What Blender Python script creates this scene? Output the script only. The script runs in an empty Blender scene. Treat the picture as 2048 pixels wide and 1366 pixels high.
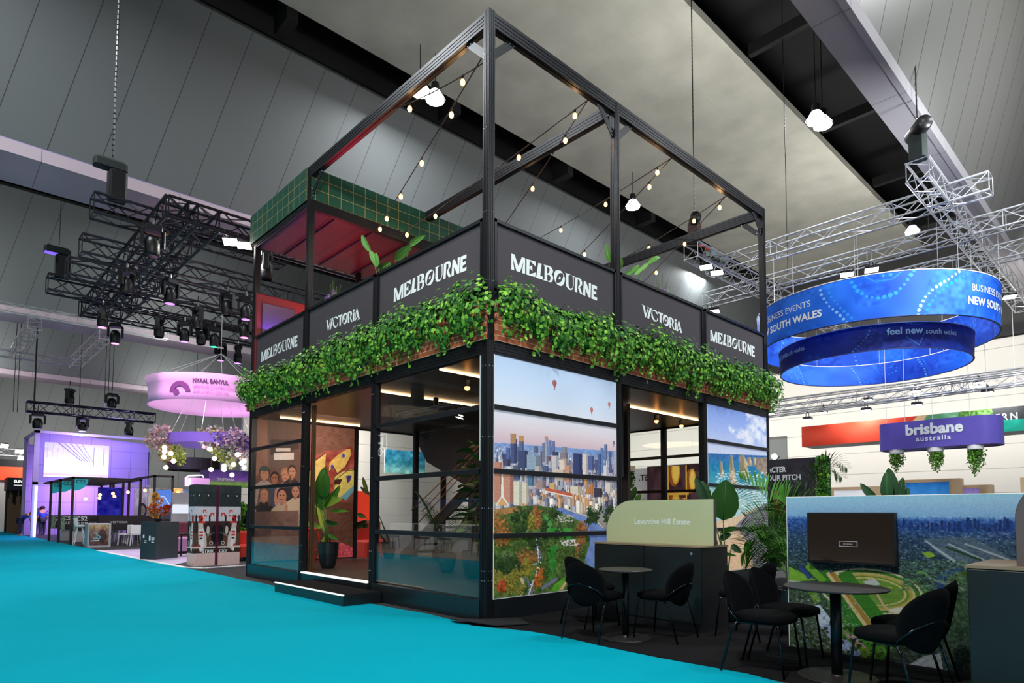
import bpy, math, random
import numpy as np
from mathutils import Vector, Matrix
S=bpy.context.scene
COL=S.collection
R=math.radians
# ---------------------------------------------------------------- camera (shift lens, 2048x1366)
FPX,PCX,PCY,PITCH,ROLL,YAW=1266.18,1032.55,957.54,.0555,.00248,.75766
CAM=np.array([-5.13762,-5.96696,1.33])
_F=np.array([math.sin(YAW)*math.cos(PITCH),math.cos(YAW)*math.cos(PITCH),math.sin(PITCH)])
_R=np.array([math.cos(YAW),-math.sin(YAW),0.]); _U=np.cross(_R,_F)
_c,_s=math.cos(ROLL),math.sin(ROLL); _R,_U=_c*_R+_s*_U,-_s*_R+_c*_U
cd=bpy.data.cameras.new('camera'); co=bpy.data.objects.new('camera',cd); COL.objects.link(co)
cd.sensor_width=36; cd.lens=FPX*36/2048; cd.clip_end=400
cd.shift_x=(1024-PCX)/2048; cd.shift_y=(PCY-683)/2048
co.matrix_world=Matrix(((_R[0],_U[0],-_F[0],CAM[0]),(_R[1],_U[1],-_F[1],CAM[1]),(_R[2],_U[2],-_F[2],CAM[2]),(0,0,0,1)))
S.camera=co
def ray(px,py): return _F+_R*(px-PCX)/FPX+_U*(PCY-py)/FPX
def onx(px,py,x): r=ray(px,py); return CAM+r*(x-CAM[0])/r[0]
def ony(px,py,y): r=ray(px,py); return CAM+r*(y-CAM[1])/r[1]
def onz(px,py,z=0.): r=ray(px,py); return CAM+r*(z-CAM[2])/r[2]
# ---------------------------------------------------------------- view, world, lights
S.view_settings.view_transform='Standard'; S.view_settings.look='None'
S.view_settings.gamma=1; S.view_settings.exposure=0.0
try: S.view_settings.use_curve_mapping=False
except Exception: pass
cy=S.cycles
cy.max_bounces=6; cy.diffuse_bounces=3; cy.glossy_bounces=4; cy.transmission_bounces=6; cy.transparent_max_bounces=12
cy.sample_clamp_indirect=4; cy.sample_clamp_direct=0; cy.caustics_reflective=False; cy.caustics_refractive=False; cy.blur_glossy=.5
W=bpy.data.worlds.new('hall_air'); S.world=W; W.use_nodes=True
W.node_tree.nodes['Background'].inputs[0].default_value=(.80,.86,.95,1); W.node_tree.nodes['Background'].inputs[1].default_value=1.0
def light(kind,loc,power,color=(1,1,1),size=1.,size_y=None,aim=None,spot=None,blend=.5,name='hall_lamp'):
    l=bpy.data.lights.new(name,kind); l.energy=power; l.color=color
    if kind=='AREA':
        l.size=size
        if size_y: l.shape='RECTANGLE'; l.size_y=size_y
        else: l.shape='DISK'
    else: l.shadow_soft_size=size
    if kind=='SPOT': l.spot_size=R(spot or 60); l.spot_blend=blend
    o=bpy.data.objects.new(name,l); COL.objects.link(o); o.location=loc
    if aim is not None:
        d=Vector(aim)-Vector(loc); o.rotation_euler=d.to_track_quat('-Z','Y').to_euler()
    return o
COOL=(.93,.97,1); WARM=(1,.72,.42)
# high bays of the hall
for x,y,p in ((-6,-3,900),(-6,8,900),(-8,19,420),(-8,36,420),(6,9.9,600),(16.2,9.6,500),(16,2,700),(27.6,2.2,600),(4,-7,450),(14,-9,700),(2,24,260),(26,12,500)):
    light('AREA',(x,y,14.6),p,COOL,1.6,name='high_bay')
# white end wall wash from the trusses; loop's last three are added fill
for y in (-6,-1,4,9,15,21,28): light('AREA',(25.5,y,6.4),205 if y<12 else 480,(1,.97,.92),1.2,aim=(34,y,4),name='truss_and_fill_wash')
light('AREA',(22,-4,9),160,(1,.97,.92),1.5,aim=(34,-2,7),name='truss_and_fill_wash')
# far-left booths
light('AREA',(1.5,34,5.4),260,(.62,.45,1),2,aim=(1.5,37,2.5),name='purple_wash')
light('AREA',(3,35.5,7.6),200,(.45,.42,1),2,aim=(3.5,36.8,4),name='purple_wash')
light('AREA',(1.5,18,5.6),260,(1,.86,1),1.5,aim=(1.5,18,0),name='booth_wash')
light('SPOT',(-2.5,8.6,7.2),1500,(1,.55,.95),.1,aim=(.2,12.0,4.6),spot=26,name='pink_spot')
# upstairs canopy
light('AREA',(1.6,6.8,5.2),60,(1,.06,.10),.8,aim=(1.2,6.6,7.2),name='red_uplight')
light('AREA',(.35,7.5,5.3),26,(.35,.12,1),.5,aim=(.4,7.3,7.2),name='violet_uplight')
light('AREA',(3.9,6.4,5.4),14,(1,.42,.32),.8,aim=(3.6,6.6,7.2),name='warm_uplight')
# planter spots
light('SPOT',(-5.5,-1,8.8),700,(1,1,.96),.25,aim=(0,4,3.9),spot=60,name='planter_spot')
light('SPOT',(3.5,-6.5,8.8),520,(1,1,.96),.25,aim=(3.6,0,3.9),spot=75,name='planter_spot')

# fill lamps added to throw light up onto the concrete slab and bulkheads
for x,y,z,p in ((11,1,9.6,540),(3,2,9.4,190),(22,1,9.5,650),(2,-5,9.5,150),(-6,27,8.8,260),(4,26,8.8,220),(-4,43,8.8,420),(8,43,8.8,300),(5,-6.5,9.8,260),(14,-7,9.8,260)):
    light('AREA',(x,y,z),p,(1,.98,.94),3.0,aim=(x+.5,y+.8,16),name='ceiling_fill')
light('AREA',(-5.5,-4.6,8.5),680,(1,.99,.95),.8,aim=(1.4,-2.8,1.7),name='table_wash')  # fill lamp added to brighten the green sign and racecourse print
light('AREA',(3,49,6.5),900,(1,.96,.9),2,aim=(3,60,7),name='far_wall_fill')  # unseen fill lamps added to lift the dark far wall
light('AREA',(-12,49,6.5),700,(1,.96,.9),2,aim=(-8,60,7),name='far_wall_fill')
light('AREA',(14,49,6.5),700,(1,.96,.9),2,aim=(14,60,7),name='far_wall_fill')
light('AREA',(2,38.6,3.2),260,(.86,.55,1),1.5,aim=(2,41.2,1.5),name='pavilion_fill')  # fill lamp added to lighten the pavilion's lower back wall
# ---------------------------------------------------------------- materials
def lin(c): return tuple(((v/255)/12.92 if v/255<=.04045 else (((v/255)+.055)/1.055)**2.4) for v in c)
MATS={}
def mat(name,c=(128,128,128),rough=.6,metal=0.,emit=None,es=1.,var=.06,scale=6.,bump=0.,spec=.5,coat=0):
    if name in MATS: return MATS[name]
    m=bpy.data.materials.new(name); m.use_nodes=True; N=m.node_tree.nodes; L=m.node_tree.links
    b=N['Principled BSDF']; l=lin(c)
    tc=N.new('ShaderNodeTexCoord'); n=N.new('ShaderNodeTexNoise'); n.inputs['Scale'].default_value=scale; n.inputs['Detail'].default_value=3
    L.new(tc.outputs['Object'],n.inputs['Vector'])
    mx=N.new('ShaderNodeMix'); mx.data_type='RGBA'
    mx.inputs[6].default_value=tuple(v*(1-var) for v in l)+(1,); mx.inputs[7].default_value=tuple(min(1,v*(1+var)) for v in l)+(1,)
    L.new(n.outputs['Fac'],mx.inputs[0]); L.new(mx.outputs[2],b.inputs['Base Color'])
    b.inputs['Roughness'].default_value=rough; b.inputs['Metallic'].default_value=metal; b.inputs['Specular IOR Level'].default_value=spec
    if coat: b.inputs['Coat Weight'].default_value=coat
    if emit is not None:
        b.inputs['Emission Color'].default_value=lin(emit)+(1,); b.inputs['Emission Strength'].default_value=es
    if bump:
        bp=N.new('ShaderNodeBump'); bp.inputs['Strength'].default_value=bump; bp.inputs['Distance'].default_value=.01
        L.new(n.outputs['Fac'],bp.inputs['Height']); L.new(bp.outputs['Normal'],b.inputs['Normal'])
    MATS[name]=m; return m
def colmat(name,rough=.6,emit=0.,spec=.3,trans=0.):
    """printed / leafy surfaces: colour comes from the mesh's own colour attribute"""
    if name in MATS: return MATS[name]
    m=bpy.data.materials.new(name); m.use_nodes=True; N=m.node_tree.nodes; L=m.node_tree.links; b=N['Principled BSDF']
    a=N.new('ShaderNodeAttribute'); a.attribute_name='Col'
    L.new(a.outputs['Color'],b.inputs['Base Color']); b.inputs['Roughness'].default_value=rough; b.inputs['Specular IOR Level'].default_value=spec
    if emit:
        L.new(a.outputs['Color'],b.inputs['Emission Color']); b.inputs['Emission Strength'].default_value=emit
    MATS[name]=m; return m
def mathn(N,L,op,a,b=None):
    n=N.new('ShaderNodeMath'); n.operation=op
    for i,v in enumerate((a,b)):
        if v is None: continue
        if isinstance(v,(int,float)): n.inputs[i].default_value=v
        else: L.new(v,n.inputs[i])
    return n.outputs[0]
def linemat(name,c,cl,lines,rough=.6,var=.08,scale=.4,spec=.3,metal=0.,fine=0.):
    """surface with seams; each seam family: (a,b,c,spacing,width): a*x+b*y+c*z modulo spacing < width"""
    m=mat(name,c,rough,metal,var=var,scale=scale,spec=spec); N=m.node_tree.nodes; L=m.node_tree.links
    g=N.new('ShaderNodeNewGeometry'); sx=N.new('ShaderNodeSeparateXYZ'); L.new(g.outputs['Position'],sx.inputs[0])
    tot=None
    for a,b,cc,sp,w in lines:
        q=mathn(N,L,'ADD',mathn(N,L,'ADD',mathn(N,L,'MULTIPLY',sx.outputs[0],a),mathn(N,L,'MULTIPLY',sx.outputs[1],b)),mathn(N,L,'MULTIPLY',sx.outputs[2],cc))
        q=mathn(N,L,'ADD',q,1000.*sp)
        q=mathn(N,L,'LESS_THAN',mathn(N,L,'MODULO',q,sp),w)
        tot=q if tot is None else mathn(N,L,'MAXIMUM',tot,q)
    b=N['Principled BSDF']; src=b.inputs['Base Color'].links[0].from_socket
    if fine:
        n2=N.new('ShaderNodeTexNoise'); n2.inputs['Scale'].default_value=fine; n2.inputs['Detail'].default_value=6
        L.new(g.outputs['Position'],n2.inputs['Vector'])
        m2=N.new('ShaderNodeMix'); m2.data_type='RGBA'; m2.blend_type='MULTIPLY'; m2.inputs[0].default_value=.5
        rp=N.new('ShaderNodeValToRGB'); rp.color_ramp.elements[0].position=.3; rp.color_ramp.elements[0].color=(.6,.6,.6,1); rp.color_ramp.elements[1].position=.65
        L.new(n2.outputs['Fac'],rp.inputs[0]); L.new(src,m2.inputs[6]); L.new(rp.outputs[0],m2.inputs[7]); src=m2.outputs[2]
    mx=N.new('ShaderNodeMix'); mx.data_type='RGBA'; L.new(tot,mx.inputs[0]); L.new(src,mx.inputs[6]); mx.inputs[7].default_value=lin(cl)+(1,)
    L.new(mx.outputs[2],b.inputs['Base Color'])
    return m
def brickmat(name,c1,c2,mortar,sx=.22,sy=.075,ax='xz',rough=.8):
    m=mat(name,c1,rough); N=m.node_tree.nodes; L=m.node_tree.links; b=N['Principled BSDF']
    g=N.new('ShaderNodeNewGeometry'); s=N.new('ShaderNodeSeparateXYZ'); L.new(g.outputs['Position'],s.inputs[0])
    c=N.new('ShaderNodeCombineXYZ'); L.new(mathn(N,L,'ADD',s.outputs[0],s.outputs[1]) if ax=='xyz' else s.outputs['XYZ'.index(ax[0].upper())],c.inputs[0]); L.new(s.outputs[2],c.inputs[1])
    t=N.new('ShaderNodeTexBrick'); L.new(c.outputs[0],t.inputs['Vector']); t.inputs['Color1'].default_value=lin(c1)+(1,); t.inputs['Color2'].default_value=lin(c2)+(1,); t.inputs['Mortar'].default_value=lin(mortar)+(1,)
    t.inputs['Scale'].default_value=1; t.inputs['Brick Width'].default_value=sx; t.inputs['Row Height'].default_value=sy; t.inputs['Mortar Size'].default_value=.006
    L.new(t.outputs['Color'],b.inputs['Base Color'])
    bp=N.new('ShaderNodeBump'); bp.inputs['Strength'].default_value=.5; bp.inputs['Distance'].default_value=.01; bp.invert=True
    L.new(t.outputs['Fac'],bp.inputs['Height']); L.new(bp.outputs['Normal'],b.inputs['Normal'])
    return m
def glassmat(name,tint=(235,240,240),boost=1.0,ior=1.5):
    if name in MATS: return MATS[name]
    m=bpy.data.materials.new(name); m.use_nodes=True; N=m.node_tree.nodes; L=m.node_tree.links; N.clear()
    o=N.new('ShaderNodeOutputMaterial'); t=N.new('ShaderNodeBsdfTransparent'); t.inputs[0].default_value=lin(tint)+(1,)
    g=N.new('ShaderNodeBsdfGlossy'); g.inputs['Roughness'].default_value=.0; lw=N.new('ShaderNodeLayerWeight'); lw.inputs[0].default_value=.5
    f=mathn(N,L,'ADD',mathn(N,L,'MULTIPLY',mathn(N,L,'POWER',lw.outputs['Facing'],5.),.96),.04)
    x=N.new('ShaderNodeMixShader'); L.new(mathn(N,L,'MINIMUM',mathn(N,L,'MULTIPLY',f,boost),1.),x.inputs[0]); L.new(t.outputs[0],x.inputs[1]); L.new(g.outputs[0],x.inputs[2]); L.new(x.outputs[0],o.inputs[0])
    MATS[name]=m; return m
M_alu=mat('black_aluminium',(34,36,40),.38,.55,scale=3)
M_blk=mat('matt_black_board',(27,29,33),.55,scale=4)
M_plinth=mat('black_gloss_plinth',(22,26,30),.28,spec=.6,scale=2)
M_panel=mat('charcoal_printed_fabric',(62,58,64),.75,scale=1.5,var=.04)
M_let=mat('pale_print_lettering',(232,240,240),.7,var=.02)
M_white=mat('white_paint',(235,235,235),.6,var=.02)
M_steel=mat('bolt_steel',(190,195,200),.3,.9)
M_silver=mat('silver_truss_aluminium',(205,207,210),.35,.75,scale=8)
M_btruss=mat('black_truss_paint',(34,33,40),.42,.3,scale=8)
M_dark=mat('dark_device_plastic',(20,21,23),.4,scale=5)
M_cable=mat('dark_cable',(30,28,28),.6)
M_carpetB=mat('charcoal_event_carpet',(24,24,26),.97,var=.25,scale=70,bump=.3,spec=.1)
M_vel=mat('black_velvet',(6,7,9),.95,var=.3,scale=9,spec=.1)
M_leg=mat('black_chrome_tube',(40,46,52),.18,.9)
M_leaf=colmat('living_leaf',.55,spec=.22)
M_print=colmat('matt_print',.55,0.,.2)
M_printE=colmat('backlit_fabric_print',.6,.34,.2)
M_glass=glassmat('clear_glass',(246,249,249),1.7)
def emat(name,c,s): return mat(name,(10,10,10),.5,emit=c,es=s,var=0)
M_lamp=emat('lamp_white_glow',(255,252,245),22)
M_bulb=emat('amber_bulb_glow',(255,158,70),14)
M_warmled=emat('warm_led_glow',(255,205,150),9)
M_coolled=emat('cool_led_strip_glow',(235,240,255),6)
# ---------------------------------------------------------------- mesh builder
class MB:
    def __init__(s): s.v=[]; s.f=[]; s.c=[]; s.cur=(1,1,1)
    def add(s,vs,fs):
        o=len(s.v); s.v+= [tuple(map(float,p)) for p in vs]; s.f+=[tuple(o+i for i in f) for f in fs]; s.c+=[s.cur]*len(vs); return s
    def col(s,c): s.cur=lin(c); return s
    def box(s,a,b):
        x0,y0,z0=a; x1,y1,z1=b
        return s.add([(x0,y0,z0),(x1,y0,z0),(x1,y1,z0),(x0,y1,z0),(x0,y0,z1),(x1,y0,z1),(x1,y1,z1),(x0,y1,z1)],[(0,3,2,1),(4,5,6,7),(0,1,5,4),(1,2,6,5),(2,3,7,6),(3,0,4,7)])
    def bbox(s,a,b,e=.01):
        """box with chamfered vertical and top edges"""
        x0,y0,z0=a; x1,y1,z1=b
        def ring(i,z): 
            x,y,X,Y=x0+i,y0+i,x1-i,y1-i; k=e
            return [(x+k,y,z),(X-k,y,z),(X,y+k,z),(X,Y-k,z),(X-k,Y,z),(x+k,Y,z),(x,Y-k,z),(x,y+k,z)]
        vs=ring(0,z0)+ring(0,z1-e)+ring(e*.7,z1); fs=[tuple(range(7,-1,-1)),tuple(range(16,24))]
        for k in (0,8):
            for i in range(8): j=(i+1)%8; fs.append((k+i,k+j,k+8+j,k+8+i))
        return s.add(vs,fs)
    def prism(s,poly,off):
        n=len(poly); o=np.array(off,float); a=[np.array(p,float) for p in poly]
        return s.add(a+[p+o for p in a],[tuple(range(n-1,-1,-1)),tuple(range(n,2*n))]+[(i,(i+1)%n,n+(i+1)%n,n+i) for i in range(n)])
    def tube(s,pts,r,n=6,cap=True,taper=None):
        P=[np.array(p,float) for p in pts]; vs=[]; m=len(P); up=np.array([0,0,1.])
        prev=None
        for i,p in enumerate(P):
            t=P[min(i+1,m-1)]-P[max(i-1,0)]; t=t/(np.linalg.norm(t)+1e-12)
            if prev is None:
                a=np.cross(t,up if abs(t[2])<.9 else np.array([1.,0,0])); 
            else: a=prev-t*np.dot(prev,t)
            a=a/(np.linalg.norm(a)+1e-12); prev=a; b=np.cross(t,a); rr=r if taper is None else r+(taper-r)*i/(m-1)
            for k in range(n): w=2*math.pi*k/n+math.pi/n; vs.append(p+rr*(a*math.cos(w)+b*math.sin(w)))
        fs=[(i*n+k,i*n+(k+1)%n,(i+1)*n+(k+1)%n,(i+1)*n+k) for i in range(m-1) for k in range(n)]
        if cap: fs+=[tuple(range(n-1,-1,-1)),tuple((m-1)*n+k for k in range(n))]
        return s.add(vs,fs)
    def lathe(s,c,prof,n=24,axis=(0,0,1)):
        ax=np.array(axis,float); ax/=np.linalg.norm(ax); a=np.cross(ax,[0,0,1] if abs(ax[2])<.9 else [1,0,0]); a/=np.linalg.norm(a); b=np.cross(ax,a); c=np.array(c,float); vs=[]
        for r,h in prof:
            for k in range(n): w=2*math.pi*k/n; vs.append(c+ax*h+r*(a*math.cos(w)+b*math.sin(w)))
        m=len(prof); fs=[(i*n+k,i*n+(k+1)%n,(i+1)*n+(k+1)%n,(i+1)*n+k) for i in range(m-1) for k in range(n)]
        if prof[0][0]>1e-4: fs.append(tuple(range(n-1,-1,-1)))
        if prof[-1][0]>1e-4: fs.append(tuple((m-1)*n+k for k in range(n)))
        return s.add(vs,fs)
    def ball(s,c,r,n=12,sq=1.):
        m=n//2; return s.lathe(c,[(max(1e-5,r*math.sin(math.pi*i/m)),-r*sq*math.cos(math.pi*i/m)) for i in range(m+1)],n)
    def ring(s,c,r,h0,h1,t=.03,n=64,flare=0.):
        pr=[(r,h0),(r+flare,h1),(r+flare-t,h1),(r-t,h0),(r,h0)]; c=np.array(c,float); vs=[]
        for rr,h in pr[:4]:
            for k in range(n): w=2*math.pi*k/n; vs.append((c[0]+rr*math.cos(w),c[1]+rr*math.sin(w),c[2]+h))
        return s.add(vs,[(i*n+k,i*n+(k+1)%n,((i+1)%4)*n+(k+1)%n,((i+1)%4)*n+k) for i in range(4) for k in range(n)])
    def quad(s,a,b,c,d): return s.add([a,b,c,d],[(0,1,2,3)])
def mesh_of(name,mb,m,off=(0,0,0),smooth=False):
    me=bpy.data.meshes.new(name); v=np.array(mb.v,dtype=np.float64).reshape(-1,3)-np.array(off)
    me.from_pydata(v.tolist(),[],mb.f); me.materials.append(m)
    if m in (M_leaf,M_print,M_printE) or m.name.startswith('print'):
        at=me.color_attributes.new('Col','FLOAT_COLOR','POINT'); c=np.ones((len(v),4),dtype=np.float32); c[:,:3]=np.array(mb.c); at.data.foreach_set('color',c.ravel())
    if smooth: me.polygons.foreach_set('use_smooth',[True]*len(me.polygons))
    me.update(); return me
def thing(name,label,cat,loc=(0,0,0),group=None):
    o=bpy.data.objects.new(name,None); o.empty_display_size=.1; COL.objects.link(o); o.location=loc; o['label']=label; o['category']=cat
    if group: o['group']=group
    return o
def part(name,mb,m,parent,label=None,smooth=False,kind=None):
    off=np.array(parent.location) if parent.parent is None else np.array(parent.parent.location)
    if parent.type=='MESH' and parent.parent is None: off=np.array(parent.location)
    o=bpy.data.objects.new(name,mesh_of(name,mb,m,off,smooth)); COL.objects.link(o); o.parent=parent
    if label: o['label']=label
    if kind: o['kind']=kind
    return o
def single(name,mb,m,label,cat,group=None,smooth=False,kind=None):
    v=np.array(mb.v); off=np.array([(v[:,0].min()+v[:,0].max())/2,(v[:,1].min()+v[:,1].max())/2,v[:,2].min()])
    o=bpy.data.objects.new(name,mesh_of(name,mb,m,off,smooth)); COL.objects.link(o); o.location=off; o['label']=label; o['category']=cat
    if group: o['group']=group
    if kind: o['kind']=kind
    return o
def struct(name,mb,m,parent=None):
    o=bpy.data.objects.new(name,mesh_of(name,mb,m)); COL.objects.link(o)
    if parent: o.parent=parent
    else: o['kind']='structure'
    return o
def dup(root,loc,rotz=0,label=None,name=None):
    r=root.copy(); COL.objects.link(r); r.location=loc; r.rotation_euler=(0,0,rotz)
    if label: r['label']=label
    for ch in list(root.children):
        c=ch.copy(); COL.objects.link(c); c.parent=r
        for g in ch.children:
            d=g.copy(); COL.objects.link(d); d.parent=c
    return r
# ---------------------------------------------------------------- curves -> meshes (lettering)
def curve_mesh(cu,fn):
    o=bpy.data.objects.new('tmp',cu); COL.objects.link(o); dg=bpy.context.evaluated_depsgraph_get(); dg.update()
    me=o.evaluated_get(dg).to_mesh(); mb=MB(); mb.add([fn(*v.co) for v in me.vertices],[tuple(p.vertices) for p in me.polygons])
    o.evaluated_get(dg).to_mesh_clear(); bpy.data.objects.remove(o); bpy.data.curves.remove(cu); return mb
def text_mb(txt,width,fn,bold=0.,ext=.004,spacing=1.,height=None):
    """lettering scaled to a total width; fn(u,v,w) -> world"""
    cu=bpy.data.curves.new('t','FONT'); cu.body=txt; cu.size=1; cu.extrude=0.; cu.offset=bold; cu.space_character=spacing; cu.resolution_u=3
    cu.fill_mode='FRONT' if hasattr(cu,'fill_mode') else 'BOTH'
    mb=curve_mesh(cu,lambda x,y,z:(x,y,z)); v=np.array(mb.v); x0,x1=v[:,0].min(),v[:,0].max(); y0,y1=v[:,1].min(),v[:,1].max()
    s=width/(x1-x0); sy=s if height is None else height/(y1-y0)
    mb.v=[tuple(map(float,fn((p[0]-x0)*s,(p[1]-y0)*sy,ext))) for p in v]; return mb
def loops_mb(gl,W,fn,ext=.004):
    out=MB()
    for loops in gl:
        cu=bpy.data.curves.new('g','CURVE'); cu.dimensions='2D'; cu.fill_mode='BOTH'
        for lp in loops:
            sp=cu.splines.new('POLY'); sp.points.add(len(lp)-1); sp.use_cyclic_u=True
            for i,(x,y) in enumerate(lp): sp.points[i].co=(x/1000,y/1000,0,1)
        m=curve_mesh(cu,lambda x,y,z:fn(x*W,y*W,ext)); out.add(m.v,m.f)
    return out
# ---------------------------------------------------------------- print painter
def _noise(h,w,cells,rng):
    ch,cw=max(2,int(cells*h/max(h,w))+2),max(2,int(cells*w/max(h,w))+2); g=rng.random((ch,cw))
    y=np.linspace(0,ch-1.001,h); x=np.linspace(0,cw-1.001,w); yi=y.astype(int); xi=x.astype(int); fy=(y-yi)[:,None]; fx=(x-xi)[None,:]
    fy=fy*fy*(3-2*fy); fx=fx*fx*(3-2*fx)
    return (g[yi][:,xi]*(1-fy)*(1-fx)+g[yi+1][:,xi]*fy*(1-fx)+g[yi][:,xi+1]*(1-fy)*fx+g[yi+1][:,xi+1]*fy*fx)
class Cv:
    def __init__(s,w,h,base=(128,128,128),seed=1,tf=None):
        s.w,s.h=w,h; s.a=np.ones((h,w,3))*np.array(base,float); s.r=np.random.default_rng(seed); s.tf=tf or (lambda p:p)
        s.Y,s.X=np.mgrid[0:h,0:w]; s.X=s.X+.5; s.Y=s.Y+.5
    def T(s,pts): return [s.tf(p) for p in pts]
    def _put(s,m,c,al=1.):
        c=np.array(c,float); s.a[m]=s.a[m]*(1-al)+c*al
    def mask(s,pts,raw=False):
        P=pts if raw else s.T(pts); m=np.zeros((s.h,s.w),bool); xs=[p[0] for p in P]; ys=[p[1] for p in P]
        x0,x1=max(0,int(min(xs))-1),min(s.w,int(max(xs))+2); y0,y1=max(0,int(min(ys))-1),min(s.h,int(max(ys))+2)
        if x1<=x0 or y1<=y0: return m
        X=s.X[y0:y1,x0:x1]; Y=s.Y[y0:y1,x0:x1]; q=np.zeros(X.shape,bool); n=len(P)
        for i in range(n):
            ax,ay=P[i]; bx,by=P[(i+1)%n]
            if ay==by: continue
            q^=((ay>Y)!=(by>Y))&(X<(bx-ax)*(Y-ay)/(by-ay)+ax)
        m[y0:y1,x0:x1]=q; return m
    def poly(s,pts,c,al=1.,raw=False,jit=0,cells=60):
        m=s.mask(pts,raw); 
        if jit:
            n=_noise(s.h,s.w,cells,s.r)-.5; cc=np.array(c,float)+n[...,None]*jit*2; s.a[m]=s.a[m]*(1-al)+cc[m]*al
        else: s._put(m,c,al)
        return m
    def ell(s,p,rx,ry,c,al=1.,raw=False,scale=1.):
        x,y=p if raw else s.tf(p); rx*=scale; ry*=scale
        x0,x1=max(0,int(x-rx-1)),min(s.w,int(x+rx+2)); y0,y1=max(0,int(y-ry-1)),min(s.h,int(y+ry+2))
        if x1<=x0 or y1<=y0: return
        m=((s.X[y0:y1,x0:x1]-x)/max(rx,.3))**2+((s.Y[y0:y1,x0:x1]-y)/max(ry,.3))**2<1
        v=s.a[y0:y1,x0:x1]; v[m]=v[m]*(1-al)+np.array(c,float)*al
    def rect(s,x0,y0,x1,y1,c,al=1.):
        x0,x1=max(0,int(x0)),min(s.w,int(x1)); y0,y1=max(0,int(y0)),min(s.h,int(y1))
        if x1>x0 and y1>y0: s.a[y0:y1,x0:x1]=s.a[y0:y1,x0:x1]*(1-al)+np.array(c,float)*al
    def line(s,pts,w,c,al=1.,raw=False):
        P=pts if raw else s.T(pts)
        for (ax,ay),(bx,by) in zip(P,P[1:]):
            d=math.hypot(bx-ax,by-ay)+1e-9; nx,ny=-(by-ay)/d*w/2,(bx-ax)/d*w/2
            s.poly([(ax+nx,ay+ny),(bx+nx,by+ny),(bx-nx,by-ny),(ax-nx,ay-ny)],c,al,True)
    def grad(s,ys,cs,m=None,tilt=0.):
        yy=s.Y+tilt*(s.X-s.w/2); o=np.stack([np.interp(yy,ys,[c[k] for c in cs]) for k in range(3)],-1)
        if m is None: s.a[:]=o
        else: s.a[m]=o[m]
    def nz(s,amp,cells,m=None,tint=(1,1,1)):
        n=(_noise(s.h,s.w,cells,s.r)-.5)[...,None]*2*amp*np.array(tint); 
        if m is None: s.a+=n
        else: s.a[m]+=n[m]
    def colors(s): 
        a=np.clip(s.a,0,255)/255; return np.where(a<=.04045,a/12.92,((a+.055)/1.055)**2.4)
def print_part(name,cv,o,du,dv,m,parent=None,r0=0.,r1=1.,label=None,curve=None,offs=None,tag=None):
    """colour grid: origin o = top left corner, du across, dv down; rows r0..r1 of the canvas"""
    c=cv.colors(); h0,h1=int(r0*cv.h),int(r1*cv.h); c=c[h0:h1]; h,w=c.shape[:2]
    u=np.linspace(0,1,w); v=np.linspace(r0,r1,h)
    if curve is None: P=np.array(o)[None,None]+u[None,:,None]*np.array(du)+v[:,None,None]*np.array(dv)
    else: P=curve(u[None,:]+0*v[:,None],v[:,None]+0*u[None,:])
    P=P.reshape(-1,3)
    idx=np.arange(h*w).reshape(h,w); q=np.stack([idx[:-1,:-1],idx[1:,:-1],idx[1:,1:],idx[:-1,1:]],-1).reshape(-1,4)
    if parent is not None: off=np.array(parent.location)
    else: off=np.zeros(3) if tag is None else P.mean(0)
    me=bpy.data.meshes.new(name); me.vertices.add(len(P)); me.vertices.foreach_set('co',(P-off).astype(np.float32).ravel())
    me.loops.add(len(q)*4); me.polygons.add(len(q)); me.loops.foreach_set('vertex_index',q.ravel().astype(np.int32)); me.polygons.foreach_set('loop_start',(np.arange(len(q))*4).astype(np.int32)); me.polygons.foreach_set('loop_total',np.full(len(q),4,dtype=np.int32))
    me.update(calc_edges=True); at=me.color_attributes.new('Col','FLOAT_COLOR','POINT'); cc=np.ones((len(P),4),np.float32); cc[:,:3]=c.reshape(-1,3); at.data.foreach_set('color',cc.ravel())
    me.materials.append(m); ob=bpy.data.objects.new(name,me); COL.objects.link(ob)
    if parent is not None: ob.parent=parent
    elif tag: ob.location=off; ob['label'],ob['category']=tag
    if label: ob['label']=label
    return ob
# ================================================================ HALL
CH=(lambda b:b)
M_slab=linemat('board_marked_concrete',(178,178,167),(168,164,150),[(0,1,0,1.25,.012),(1,0,0,2.4,.012)],.85,.12,.5,fine=.9)
M_wallp=linemat('grey_acoustic_panel',(102,107,108),(54,57,58),[(1,0,-.237,1.12,.02)],.5,.10,.12,spec=.35)
M_wallr=linemat('brushed_metal_panel',(160,160,157),(96,96,95),[(1,0,.3,1.12,.03)],.34,.08,.2,spec=.5,metal=.5)
M_litsoff=linemat('purple_lit_soffit',(184,168,178),(126,112,124),[(1,0,0,3.2,.02)],.6,.05,.3)  # purple light on the soffit is put into its colour, against teal bounce
M_edge=linemat('pale_bulkhead_edge',(168,165,170),(110,108,112),[(1,0,0,3.2,.02)],.6,.05,.3)
M_void=mat('black_roof_void',(11,11,12),.9,var=.2)
M_endw=linemat('cream_wall_panel',(226,221,212),(176,171,162),[(0,0,1,1.22,.035)],.7,.03,.15)
M_floor=mat('dark_hall_floor',(44,44,47),.8,var=.2,scale=3)
XA,XB=-60,34.3
struct('floor',MB().box((-70,-40,-.1),(60,62,-.002)),M_floor)
struct('ceiling_1',MB().box((XA,3.23,15.83),(XB,11.13,16.1)),M_slab)
struct('ceiling_2',MB().box((XA,19.2,15.83),(XB,27.1,16.1)),M_slab)
struct('ceiling_3',MB().box((XA,35.2,15.83),(XB,43.1,16.1)),M_slab)
struct('ceiling_4',MB().box((XA,-12.8,15.83),(XB,-4.9,16.1)),M_slab)
struct('roof',MB().box((XA,-30,18.4),(60,64,18.6)),M_void)
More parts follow.
